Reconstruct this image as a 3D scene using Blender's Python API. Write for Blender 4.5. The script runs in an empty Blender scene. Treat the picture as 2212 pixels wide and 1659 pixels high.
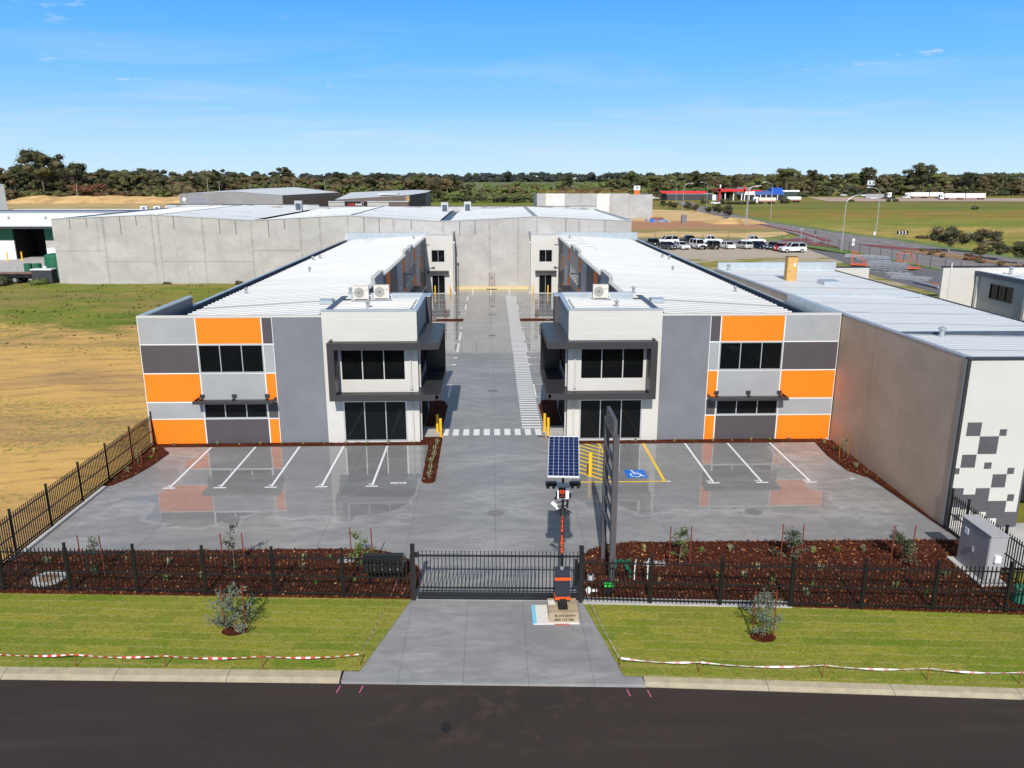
import bpy, math, random
from math import radians, sin, cos, pi
random.seed(7)
S = bpy.context.scene
# ---------------------------------------------------------------- camera
cam_d = bpy.data.cameras.new('camera'); cam = bpy.data.objects.new('camera', cam_d)
S.collection.objects.link(cam); S.camera = cam
cam.location = (0.846, -44.58, 15.26)
cam.rotation_euler = (radians(90 - 14.715), 0, radians(-1.474))
cam_d.sensor_width = 36; cam_d.lens = 36 * 1703.45 / 2212
cam_d.clip_start = 0.3; cam_d.clip_end = 9000
# ---------------------------------------------------------------- light
SUN_EL = 37.2; SUN_AZ = 4.3      # light travels towards +y, a touch to +x
sun_d = bpy.data.lights.new('sun', 'SUN'); sun_d.energy = 4.0; sun_d.angle = radians(0.53); sun_d.color = (1.0, 0.945, 0.87)
sun = bpy.data.objects.new('sun', sun_d); S.collection.objects.link(sun)
sun.rotation_euler = (radians(90 - SUN_EL), 0, radians(-SUN_AZ)); sun.location = (-20, -80, 60)
W = bpy.data.worlds.new('World'); S.world = W; W.use_nodes = True
S.view_settings.view_transform = 'Standard'; S.view_settings.look = 'None'
S.view_settings.gamma = 1; S.view_settings.exposure = 0.2
try: S.view_settings.use_curve_mapping = False
except Exception: pass


class G:
    """small node-graph helper"""
    def __init__(s, nt): s.nt = nt
    def n(s, t, **kw):
        d = s.nt.nodes.new(t)
        for k, v in kw.items(): setattr(d, k, v)
        return d
    def set(s, sock, v):
        if v is None: return
        if isinstance(v, bpy.types.NodeSocket): s.nt.links.new(v, sock)
        else:
            if isinstance(v, (tuple, list)) and len(v) == 3 and sock.type == 'RGBA': v = (*v, 1)
            sock.default_value = v
    def math(s, op, a, b=None, clamp=False):
        d = s.n('ShaderNodeMath', operation=op, use_clamp=clamp); s.set(d.inputs[0], a); s.set(d.inputs[1], b); return d.outputs[0]
    def sep(s, v):
        d = s.n('ShaderNodeSeparateXYZ'); s.set(d.inputs[0], v); return d.outputs
    def comb(s, x, y, z):
        d = s.n('ShaderNodeCombineXYZ'); s.set(d.inputs[0], x); s.set(d.inputs[1], y); s.set(d.inputs[2], z); return d.outputs[0]
    def pos(s): return s.n('ShaderNodeNewGeometry').outputs['Position']
    def scl(s, v, k):
        d = s.n('ShaderNodeVectorMath', operation='MULTIPLY'); s.set(d.inputs[0], v); s.set(d.inputs[1], k); return d.outputs[0]
    def noise(s, v, scale, detail=3, rough=0.55, dist=0):
        d = s.n('ShaderNodeTexNoise'); s.set(d.inputs['Vector'], v); s.set(d.inputs['Scale'], scale)
        s.set(d.inputs['Detail'], detail); s.set(d.inputs['Roughness'], rough); s.set(d.inputs['Distortion'], dist); return d.outputs[0]
    def ramp(s, f, stops, interp='LINEAR'):
        d = s.n('ShaderNodeValToRGB'); cr = d.color_ramp; cr.interpolation = interp
        while len(cr.elements) < len(stops): cr.elements.new(0.5)
        for e, (p, c) in zip(cr.elements, stops):
            e.position = p; e.color = (c, c, c, 1) if isinstance(c, (int, float)) else (*c, 1)
        s.set(d.inputs[0], f); return d.outputs[0]
    def mix(s, f, a, b, mode='MIX'):
        d = s.n('ShaderNodeMix', data_type='RGBA', blend_type=mode); s.set(d.inputs[0], f); s.set(d.inputs[6], a); s.set(d.inputs[7], b); return d.outputs[2]
    def sstep(s, v, lo, hi):
        d = s.n('ShaderNodeMapRange', interpolation_type='SMOOTHSTEP'); s.set(d.inputs[0], v); s.set(d.inputs[1], lo); s.set(d.inputs[2], hi); return d.outputs[0]
    def bump(s, h, dist, strength=1.0):
        d = s.n('ShaderNodeBump'); s.set(d.inputs['Height'], h); s.set(d.inputs['Distance'], dist); s.set(d.inputs['Strength'], strength); return d.outputs[0]


MATS = {}
def base_mat(name):
    m = bpy.data.materials.new(name); m.use_nodes = True
    b = m.node_tree.nodes['Principled BSDF']; MATS[name] = m
    return m, G(m.node_tree), b
def mat(name, col, rough=0.6, metal=0.0, var=0.12, scale=1.5, bump=0.0, bscale=30, emit=None, spec=None, streak=0.0, coat=0.0):
    if name in MATS: return MATS[name]
    m, g, b = base_mat(name)
    if var > 0:
        p = g.pos(); f = g.noise(p, scale, 4, 0.6)
        lo = tuple(max(0, c * (1 - var)) for c in col); hi = tuple(min(1, c * (1 + var)) for c in col)
        c = g.mix(g.ramp(f, [(0.3, 0.0), (0.7, 1.0)]), lo, hi)
        if streak > 0:
            st = g.noise(g.scl(p, (3.0, 3.0, 0.25)), 1.6, 4, 0.6)
            c = g.mix(g.ramp(st, [(0.55, 0.0), (0.75, streak)]), c, tuple(k * 0.55 for k in col))
        g.set(b.inputs['Base Color'], c)
        g.set(b.inputs['Roughness'], g.math('MULTIPLY_ADD', f, 0.2) if False else rough)
    else: g.set(b.inputs['Base Color'], col)
    b.inputs['Roughness'].default_value = rough; b.inputs['Metallic'].default_value = metal
    if spec is not None: b.inputs['Specular IOR Level'].default_value = spec
    if coat: b.inputs['Coat Weight'].default_value = coat; b.inputs['Coat Roughness'].default_value = 0.06
    if bump > 0: g.set(b.inputs['Normal'], g.bump(g.noise(g.pos(), bscale, 3), bump))
    if emit: g.set(b.inputs['Emission Color'], emit[0]); b.inputs['Emission Strength'].default_value = emit[1]
    return m

# ---------------------------------------------------------------- sky
g = G(W.node_tree); bg = W.node_tree.nodes['Background']
sky = g.n('ShaderNodeTexSky', sky_type='NISHITA', sun_disc=False)
sky.sun_elevation = radians(SUN_EL); sky.sun_rotation = radians(180 + SUN_AZ)
sky.altitude = 0; sky.air_density = 1.0; sky.dust_density = 0.25; sky.ozone_density = 2.2
tc = g.n('ShaderNodeTexCoord').outputs['Generated']
hs = g.n('ShaderNodeHueSaturation'); g.set(hs.inputs['Saturation'], 0.72); g.set(hs.inputs['Value'], 1.15); g.set(hs.inputs['Hue'], 0.494)
g.set(hs.inputs['Color'], sky.outputs[0])
x, y, z = g.sep(tc)
el = g.math('MAXIMUM', z, 0.02)
# thin high cloud projected on a layer overhead
cp = g.comb(g.math('DIVIDE', x, g.math('ADD', el, 0.10)), g.math('DIVIDE', y, g.math('ADD', el, 0.10)), 0.0)
cir = g.noise(g.scl(cp, (0.5, 1.15, 1)), 0.9, 7, 0.62, 0.5)
cirm = g.ramp(cir, [(0.49, 0.0), (0.78, 0.45)])
puff = g.noise(g.scl(cp, (1, 1, 1)), 5.0, 6, 0.6)
big = g.noise(cp, 0.8, 2, 0.5)
pm = g.math('MULTIPLY', g.ramp(puff, [(0.60, 0.0), (0.72, 0.5)]), g.ramp(big, [(0.54, 0.0), (0.66, 1.0)]))
band = g.ramp(z, [(0.0, (0.58, 0.80, 0.97)), (0.035, (0.46, 0.73, 0.98)), (0.08, (0.27, 0.60, 1.0)), (0.13, (0.145, 0.50, 1.0)), (0.20, (0.07, 0.39, 1.0)), (0.6, (0.05, 0.2, 0.6))])
band = g.scl(band, (10.2, 10.2, 10.2))
c1 = g.mix(g.ramp(z, [(0.0, 0.97), (0.20, 0.94), (0.36, 0.0)]), hs.outputs[0], band)
cirm = g.math('MULTIPLY', cirm, g.math('MULTIPLY_ADD', g.sstep(z, 0.19, 0.07), 0.85) if False else g.sstep(z, 0.20, 0.09))
c2 = g.mix(cirm, c1, (7.2, 7.8, 8.6))
c3 = g.mix(pm, c2, (8.6, 8.8, 9.2))
g.set(bg.inputs[0], c3); bg.inputs[1].default_value = 0.09

# ---------------------------------------------------------------- mesh helpers
ORG = {}
def setp(o, label=None, cat=None, group=None, kind=None):
    if label: o['label'] = label
    if cat: o['category'] = cat
    if group: o['group'] = group
    if kind: o['kind'] = kind
    return o
def thing(name, label, cat, loc=(0, 0, 0), group=None, rz=0.0):
    o = bpy.data.objects.new(name, None); S.collection.objects.link(o)
    o.location = loc; o.rotation_euler = (0, 0, rz); o.empty_display_size = 0.3
    ORG[o.name] = tuple(loc) if rz == 0 else (0, 0, 0)
    return setp(o, label, cat, group)
class MB:
    def __init__(s): s.v = []; s.f = []; s.m = []
    def add(s, vs, fs, m=0):
        n = len(s.v); s.v += [tuple(p) for p in vs]; s.f += [tuple(n + i for i in f) for f in fs]; s.m += [m] * len(fs); return s
    def quad(s, a, b, c, d, m=0): return s.add([a, b, c, d], [(0, 1, 2, 3)], m)
    def box(s, x0, x1, y0, y1, z0, z1, m=0):
        x0, x1 = min(x0, x1), max(x0, x1); y0, y1 = min(y0, y1), max(y0, y1); z0, z1 = min(z0, z1), max(z0, z1)
        return s.add([(x0, y0, z0), (x1, y0, z0), (x1, y1, z0), (x0, y1, z0), (x0, y0, z1), (x1, y0, z1), (x1, y1, z1), (x0, y1, z1)],
                     [(0, 3, 2, 1), (4, 5, 6, 7), (0, 1, 5, 4), (1, 2, 6, 5), (2, 3, 7, 6), (3, 0, 4, 7)], m)
    def obox(s, p, q, w, h, m=0, up=(0, 0, 1)):
        """bar from p to q of width w, height h"""
        d = [q[i] - p[i] for i in range(3)]; L = math.sqrt(sum(k * k for k in d)) or 1e-6; d = [k / L for k in d]
        if abs(sum(d[i] * up[i] for i in range(3))) > 0.98: up = (0, 1, 0)
        a = (d[1] * up[2] - d[2] * up[1], d[2] * up[0] - d[0] * up[2], d[0] * up[1] - d[1] * up[0])
        l = math.sqrt(sum(k * k for k in a)); a = [k / l * w / 2 for k in a]
        b = (a[1] * d[2] - a[2] * d[1], a[2] * d[0] - a[0] * d[2], a[0] * d[1] - a[1] * d[0])
        l = math.sqrt(sum(k * k for k in b)); b = [k / l * h / 2 for k in b]
        vs = []
        for c in (p, q):
            for u, v in ((-1, -1), (1, -1), (1, 1), (-1, 1)): vs.append(tuple(c[i] + u * a[i] + v * b[i] for i in range(3)))
        return s.add(vs, [(3, 2, 1, 0), (4, 5, 6, 7), (0, 1, 5, 4), (1, 2, 6, 5), (2, 3, 7, 6), (3, 0, 4, 7)], m)
    def cyl(s, p, q, r0, r1=None, n=8, m=0, cap=True):
        if r1 is None: r1 = r0
        d = [q[i] - p[i] for i in range(3)]; L = math.sqrt(sum(k * k for k in d)) or 1e-6; d = [k / L for k in d]
        up = (0, 0, 1) if abs(d[2]) < 0.9 else (1, 0, 0)
        a = [d[1] * up[2] - d[2] * up[1], d[2] * up[0] - d[0] * up[2], d[0] * up[1] - d[1] * up[0]]
        l = math.sqrt(sum(k * k for k in a)); a = [k / l for k in a]
        b = [d[1] * a[2] - d[2] * a[1], d[2] * a[0] - d[0] * a[2], d[0] * a[1] - d[1] * a[0]]
        vs = []
        for c, r in ((p, r0), (q, r1)):
            for i in range(n):
                t = 2 * pi * i / n; vs.append(tuple(c[k] + r * (cos(t) * a[k] + sin(t) * b[k]) for k in range(3)))
        fs = [(i, (i + 1) % n, n + (i + 1) % n, n + i) for i in range(n)]
        if cap: fs += [tuple(range(n))[::-1], tuple(range(n, 2 * n))]
        return s.add(vs, fs, m)
    def tube(s, pts, r, n=6, m=0, r1=None):
        k = len(pts) - 1
        for i in range(k):
            a = r if r1 is None else r + (r1 - r) * i / k; b = r if r1 is None else r + (r1 - r) * (i + 1) / k
            s.cyl(pts[i], pts[i + 1], a, b, n, m)
        return s
    def prism(s, poly, z0, z1, m=0, mt=None):
        n = len(poly); vs = [(x, y, z0) for x, y in poly] + [(x, y, z1) for x, y in poly]
        s.add(vs, [(i, (i + 1) % n, n + (i + 1) % n, n + i) for i in range(n)] + [tuple(range(n))[::-1]], m)
        return s.add([(x, y, z1) for x, y in poly], [tuple(range(n))], m if mt is None else mt)
    def side(s, prof, x0, x1, m=0, axis='y'):
        """extrude a side profile [(a,z)] between x0..x1 (axis y: profile in y/z plane; axis x: profile in x/z plane)"""
        n = len(prof)
        if axis == 'y': vs = [(x0, a, z) for a, z in prof] + [(x1, a, z) for a, z in prof]
        else: vs = [(a, x0, z) for a, z in prof] + [(a, x1, z) for a, z in prof]
        return s.add(vs, [(i, (i + 1) % n, n + (i + 1) % n, n + i) for i in range(n)] + [tuple(range(n))[::-1], tuple(range(n, 2 * n))], m)
    def ball(s, c, r, m=0, n=8, k=5, sz=1.0):
        vs = [(c[0], c[1], c[2] - r * sz)]
        for j in range(1, k):
            t = -pi / 2 + pi * j / k
            for i in range(n):
                a = 2 * pi * i / n; vs.append((c[0] + r * cos(t) * cos(a), c[1] + r * cos(t) * sin(a), c[2] + r * sz * sin(t)))
        vs.append((c[0], c[1], c[2] + r * sz)); fs = []
        for i in range(n): fs.append((0, 1 + (i + 1) % n, 1 + i))
        for j in range(k - 2):
            o = 1 + j * n
            for i in range(n): fs.append((o + i, o + (i + 1) % n, o + n + (i + 1) % n, o + n + i))
        o = 1 + (k - 2) * n; t = len(vs) - 1
        for i in range(n): fs.append((o + i, o + (i + 1) % n, t))
        return s.add(vs, fs, m)
    def mesh(s, name, mats, org=(0, 0, 0), smooth=False):
        me = bpy.data.meshes.new(name)
        me.from_pydata([(a - org[0], b - org[1], c - org[2]) for a, b, c in s.v], [], s.f)
        for mm in (mats if isinstance(mats, (list, tuple)) else [mats]): me.materials.append(mm)
        me.polygons.foreach_set('material_index', s.m)
        if smooth: me.polygons.foreach_set('use_smooth', [True] * len(s.f))
        me.update(); return me
    def build(s, name, mats, parent=None, label=None, org=None, smooth=False, bevel=0.0):
        if parent is not None: o0 = ORG[parent.name]
        else: o0 = org or (0, 0, 0)
        o = bpy.data.objects.new(name, s.mesh(name, mats, o0, smooth)); S.collection.objects.link(o)
        if parent is not None: o.parent = parent; ORG[o.name] = o0
        else: o.location = o0; ORG[o.name] = o0
        if label: o['label'] = label
        if bevel > 0:
            bm = o.modifiers.new('bevel', 'BEVEL'); bm.width = bevel; bm.segments = 2; bm.limit_method = 'ANGLE'
        return o
def copy_tree(o, loc=None, rz=None, label=None, group=None):
    c = o.copy(); S.collection.objects.link(c)
    for ch in o.children: cc = copy_tree(ch); cc.parent = c
    if loc is not None: c.location = loc
    if rz is not None: c.rotation_euler = (0, 0, rz)
    if label: c['label'] = label
    if group: c['group'] = group
    return c
def text_faces(txt, size, xform, bold=0.0, space=1.0):
    """verts/faces of a word laid out in a plane; xform maps (u,v) to 3D"""
    cu = bpy.data.curves.new('t', 'FONT'); cu.body = txt; cu.size = size; cu.align_x = 'CENTER'; cu.align_y = 'CENTER'
    cu.offset = bold; cu.resolution_u = 2; cu.space_character = space
    o = bpy.data.objects.new('t', cu); S.collection.objects.link(o)
    bpy.context.view_layer.update()
    me = bpy.data.meshes.new_from_object(o)
    vs = [xform(v.co.x, v.co.y) for v in me.vertices]; fs = [tuple(p.vertices) for p in me.polygons]
    bpy.data.objects.remove(o); bpy.data.curves.remove(cu); bpy.data.meshes.remove(me)
    return vs, fs
# ================================================================ ground materials
def ground_mat(name, fn, rough=0.9):
    m, g, b = base_mat(name); p = g.pos(); X, Y, Z = g.sep(p)
    c, h = fn(g, p, X, Y)
    g.set(b.inputs['Base Color'], c); b.inputs['Roughness'].default_value = rough; b.inputs['Specular IOR Level'].default_value = 0.12
    if h is not None: g.set(b.inputs['Normal'], g.bump(h[0], h[1]))
    return m
def f_far(g, p, X, Y):
    n1 = g.noise(g.scl(p, (0.4, 1.0, 1)), 0.012, 5, 0.6, 1.0); n2 = g.noise(g.scl(p, (0.3, 1.0, 1)), 0.05, 5, 0.65); n3 = g.noise(p, 0.8, 3)
    c = g.mix(g.ramp(n1, [(0.42, 0.0), (0.58, 1.0)]), (0.20, 0.225, 0.035), (0.33, 0.23, 0.065))
    c = g.mix(g.ramp(n2, [(0.40, 0.8), (0.52, 0.0)]), c, (0.100, 0.150, 0.020))
    c = g.mix(g.ramp(n3, [(0.3, 0.35), (0.6, 0.0)]), c, (0.09, 0.08, 0.03))
    return c, None
def f_field(g, p, X, Y):
    w = g.noise(g.scl(p, (0.35, 1.0, 1)), 0.03, 4, 0.6)
    yy = g.math('ADD', Y, g.math('MULTIPLY', g.math('SUBTRACT', w, 0.5), 60))
    t = g.sstep(yy, 120, 480)
    c = g.ramp(t, [(0.0, (0.27, 0.245, 0.05)), (0.10, (0.44, 0.31, 0.10)), (0.16, (0.19, 0.225, 0.032)), (0.28, (0.24, 0.235, 0.035)), (0.38, (0.27, 0.175, 0.04)), (0.60, (0.26, 0.175, 0.04)),
                   (0.66, (0.185, 0.20, 0.035)), (0.76, (0.12, 0.125, 0.03)), (0.84, (0.18, 0.175, 0.045)), (1.0, (0.15, 0.15, 0.035))])
    n2 = g.noise(g.scl(p, (0.25, 1.0, 1)), 0.09, 5, 0.65)
    c = g.scl(c, (1.35, 1.3, 1.15)); c = g.mix(g.ramp(n2, [(0.42, 0.45), (0.56, 0.0)]), c, (0.15, 0.19, 0.025))
    c = g.mix(g.ramp(n2, [(0.52, 0.0), (0.66, 0.6)]), c, (0.42, 0.30, 0.10))
    c = g.mix(g.ramp(g.noise(g.scl(p, (0.3, 1, 1)), 0.28, 5, 0.7), [(0.40, 0.55), (0.50, 0.0)]), c, (0.13, 0.16, 0.025))
    c = g.mix(g.ramp(g.noise(p, 0.9, 4, 0.7), [(0.40, 0.5), (0.55, 0.0)]), c, (0.08, 0.09, 0.02))
    return c, None
def f_sand(g, p, X, Y):
    n1 = g.noise(g.scl(p, (0.25, 1.0, 1)), 0.22, 6, 0.65, 0.6); n2 = g.noise(g.scl(p, (0.5, 1, 1)), 0.7, 5, 0.7); n3 = g.noise(p, 3.0, 4, 0.7)
    c = g.mix(g.ramp(n1, [(0.35, 0.0), (0.65, 1.0)]), (0.65, 0.405, 0.128), (0.55, 0.335, 0.110))
    c = g.mix(g.ramp(n1, [(0.48, 0.0), (0.62, 0.75)]), c, (0.40, 0.245, 0.120)); c = g.mix(g.math('MULTIPLY', g.ramp(g.noise(g.scl(p, (0.35, 1, 1)), 0.10, 4, 0.6, 0.5), [(0.50, 0.0), (0.58, 1.0)]), g.ramp(n3, [(0.50, 0.0), (0.58, 0.8)])), c, (0.21, 0.22, 0.04))
    wv = g.n('ShaderNodeTexWave', wave_type='BANDS', bands_direction='Y'); g.set(wv.inputs['Vector'], g.comb(g.math('MULTIPLY', X, 0.25), g.math('ADD', Y, g.math('MULTIPLY', X, -0.22)), 0.0)); wv.inputs['Scale'].default_value = 0.16; wv.inputs['Distortion'].default_value = 7; wv.inputs['Detail'].default_value = 4
    c = g.mix(g.math('MULTIPLY', g.ramp(wv.outputs[1], [(0.78, 0.0), (0.92, 0.5)]), g.ramp(n2, [(0.42, 0.0), (0.56, 1.0)])), c, (0.27, 0.175, 0.085))
    c = g.mix(g.math('MULTIPLY', g.ramp(n3, [(0.62, 0.0), (0.66, 1.0)]), g.ramp(n2, [(0.5, 0.0), (0.6, 1.0)])), c, (0.13, 0.12, 0.03))
    # grass takes over towards the back
    e = g.math('ADD', g.math('ADD', Y, g.math('MULTIPLY', X, 0.16)), g.math('MULTIPLY', g.math('SUBTRACT', g.noise(g.scl(p, (0.45, 1, 1)), 0.16, 6, 0.7, 0.5), 0.5), 56))
    gm = g.sstep(e, 24.0, 30.0)
    gn = g.noise(g.scl(p, (0.35, 1, 1)), 0.35, 6, 0.7)
    gc = g.ramp(gn, [(0.30, (0.085, 0.125, 0.018)), (0.45, (0.165, 0.21, 0.028)), (0.55, (0.24, 0.225, 0.045)), (0.68, (0.37, 0.28, 0.09)), (0.78, (0.21, 0.15, 0.07))])
    gc = g.mix(g.ramp(n3, [(0.35, 0.35), (0.55, 0.0)]), gc, (0.09, 0.10, 0.02))
    gc = g.mix(g.ramp(g.noise(g.scl(p, (0.3, 1, 1)), 0.12, 4), [(0.46, 0.0), (0.58, 0.65)]), gc, (0.27, 0.20, 0.075))
    return g.mix(gm, c, gc), (g.math('ADD', n2, g.math('MULTIPLY', n3, 0.4)), 0.10)
def f_lot(g, p, X, Y):
    n1 = g.noise(g.scl(p, (0.5, 1, 1)), 0.10, 5, 0.65, 0.8); n2 = g.noise(p, 0.5, 5, 0.7)
    c = g.mix(g.ramp(n1, [(0.40, 0.0), (0.60, 1.0)]), (0.66, 0.48, 0.25), (0.58, 0.38, 0.16))
    e = g.math('ADD', Y, g.math('MULTIPLY', g.math('SUBTRACT', n1, 0.5), 40))
    br = g.math('MULTIPLY', g.sstep(e, 196, 204), g.sstep(e, 250, 236))
    c = g.mix(g.math('MULTIPLY', g.math('MULTIPLY', g.sstep(e, 180, 186), g.sstep(e, 204, 198)), 0.8), c, (0.22, 0.19, 0.06))
    c = g.mix(br, c, (0.42, 0.22, 0.12))
    c = g.mix(g.math('MULTIPLY', g.sstep(e, 158, 152), 0.8), c, (0.19, 0.19, 0.05))
    c = g.mix(g.ramp(n2, [(0.56, 0.0), (0.66, 0.45)]), c, (0.25, 0.16, 0.08))
    return c, None
def f_gravel(g, p, X, Y):
    n1 = g.noise(g.scl(p, (0.5, 1, 1)), 0.14, 5, 0.65, 0.5); n2 = g.noise(p, 2.5, 4, 0.7)
    e = g.math('ADD', Y, g.math('MULTIPLY', g.math('SUBTRACT', n1, 0.5), 34))
    c = g.mix(g.ramp(n2, [(0.35, 0.0), (0.65, 1.0)]), (0.38, 0.32, 0.255), (0.50, 0.425, 0.34))
    gc = g.mix(g.ramp(g.noise(g.scl(p, (0.5, 1, 1)), 0.5, 5, 0.7), [(0.4, 0.0), (0.6, 1.0)]), (0.15, 0.19, 0.025), (0.37, 0.27, 0.08))
    gm = g.math('MULTIPLY', g.sstep(e, 111, 107), g.ramp(g.noise(g.scl(p, (0.6, 1, 1)), 0.13, 4, 0.6), [(0.44, 0.15), (0.52, 1.0)]))
    return g.mix(gm, c, gc), None
def f_lawn(g, p, X, Y):
    yy = g.math('DIVIDE', g.math('ADD', g.math('ADD', Y, g.math('MULTIPLY', X, 0.062)), g.math('MULTIPLY', g.math('SUBTRACT', g.noise(p, 0.6, 2), 0.5), 0.16)), 0.47)
    row = g.math('FLOOR', yy); rf = g.math('FRACT', yy)
    xx = g.math('DIVIDE', g.math('ADD', X, g.math('MULTIPLY', row, 0.83)), 2.1); col_ = g.math('FLOOR', xx); xf = g.math('FRACT', xx)
    wn = g.n('ShaderNodeTexWhiteNoise', noise_dimensions='2D'); g.set(wn.inputs['Vector'], g.comb(row, col_, 0.0)); tile = wn.outputs['Value']
    wr = g.n('ShaderNodeTexWhiteNoise', noise_dimensions='1D'); g.set(wr.inputs['W'], row); rowv = wr.outputs['Value']
    e1 = g.sstep(g.math('ABSOLUTE', g.math('SUBTRACT', rf, 0.5)), 0.30, 0.5); e2 = g.math('MULTIPLY', g.sstep(g.math('ABSOLUTE', g.math('SUBTRACT', xf, 0.5)), 0.47, 0.5), 0.5)
    seam = g.math('MAXIMUM', e1, e2); tl = g.math('ADD', g.math('MULTIPLY', tile, 0.6), g.math('MULTIPLY', rowv, 0.4))
    n1 = g.noise(p, 0.45, 5, 0.65); n2 = g.noise(p, 14, 4, 0.75); n3 = g.noise(g.scl(p, (1, 2.2, 1)), 2.2, 4, 0.65)
    c = g.mix(tl, (0.135, 0.225, 0.014), (0.38, 0.345, 0.050))
    c = g.mix(g.ramp(n1, [(0.42, 0.0), (0.70, 0.5)]), c, (0.33, 0.285, 0.070))
    c = g.mix(g.ramp(n3, [(0.34, 0.45), (0.48, 0.0)]), c, (0.13, 0.20, 0.020))
    c = g.mix(g.ramp(n3, [(0.60, 0.0), (0.74, 0.45)]), c, (0.40, 0.34, 0.12))
    c = g.mix(g.math('MULTIPLY', seam, g.ramp(n3, [(0.36, 0.05), (0.60, 0.75)])), c, (0.42, 0.36, 0.12))
    c = g.mix(g.ramp(n2, [(0.30, 0.65), (0.55, 0.0)]), c, (0.07, 0.10, 0.015))
    return c, (n2, 0.05)
def f_asphalt(g, p, X, Y):
    n1 = g.noise(g.scl(p, (0.35, 1, 1)), 0.5, 5, 0.6, 0.6); n2 = g.noise(p, 40, 3, 0.8); n3 = g.noise(g.scl(p, (1, 1, 1)), 1.1, 6, 0.7, 0.4)
    c = g.mix(g.ramp(n1, [(0.3, 0.0), (0.7, 1.0)]), (0.047, 0.036, 0.033), (0.060, 0.045, 0.041))
    c = g.mix(g.ramp(n2, [(0.35, 0.5), (0.65, 0.0)]), c, (0.028, 0.022, 0.020))
    c = g.mix(g.ramp(g.noise(p, 17, 2, 0.5), [(0.70, 0.0), (0.76, 0.5)]), c, (0.11, 0.10, 0.095))
    c = g.mix(g.ramp(g.noise(g.scl(p, (0.12, 1.3, 1)), 0.8, 4, 0.6), [(0.52, 0.0), (0.70, 0.30)]), c, (0.078, 0.062, 0.056))
    # dusty patches by the driveway mouth
    dx = g.math('DIVIDE', g.math('SUBTRACT', X, 1.0), 5.0); dy = g.math('DIVIDE', g.math('ADD', Y, 24.5), 1.9)
    d = g.math('SQRT', g.math('ADD', g.math('MULTIPLY', dx, dx), g.math('MULTIPLY', dy, dy)))
    m = g.math('MULTIPLY', g.sstep(d, 1.25, 0.3), g.ramp(n3, [(0.50, 0.0), (0.75, 0.35)]))
    c = g.mix(m, c, (0.15, 0.12, 0.10))
    c = g.mix(g.ramp(g.noise(p, 0.33, 2), [(0.26, 0.25), (0.30, 0.0)]), c, (0.02, 0.02, 0.02))
    return c, (n2, 0.012)
def f_farroad(g, p, X, Y):
    n1 = g.noise(p, 0.08, 5, 0.6)
    return g.mix(n1, (0.19, 0.170, 0.168), (0.27, 0.245, 0.240)), None
def f_yardasph(g, p, X, Y):
    n1 = g.noise(p, 0.15, 5, 0.6)
    return g.mix(n1, (0.12, 0.115, 0.13), (0.19, 0.18, 0.19)), None
def f_mulch(g, p, X, Y):
    n1 = g.noise(p, 9, 4, 0.8); n2 = g.noise(p, 26, 3, 0.8); n3 = g.noise(p, 0.8, 3)
    c = g.ramp(n1, [(0.30, (0.014, 0.004, 0.002)), (0.48, (0.095, 0.021, 0.008)), (0.66, (0.19, 0.048, 0.016))])
    c = g.mix(g.ramp(n2, [(0.60, 0.0), (0.70, 0.8)]), c, (0.26, 0.085, 0.035))
    c = g.mix(g.ramp(n3, [(0.35, 0.35), (0.6, 0.0)]), c, (0.02, 0.007, 0.005))
    return c, (g.math('ADD', n1, n2), 0.07)
M_ground = ground_mat('dry_grassland', f_far); M_field = ground_mat('striped_field', f_field); M_sand = ground_mat('sandy_lot', f_sand)
M_lot = ground_mat('cleared_lot', f_lot); M_gravel = ground_mat('gravel', f_gravel); M_lawn = ground_mat('turf', f_lawn)
M_asph = ground_mat('asphalt', f_asphalt, 0.8); M_froad = ground_mat('worn_road', f_farroad); M_yasph = ground_mat('yard_asphalt', f_yardasph); M_mulch = ground_mat('red_mulch', f_mulch, 0.85)

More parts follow.
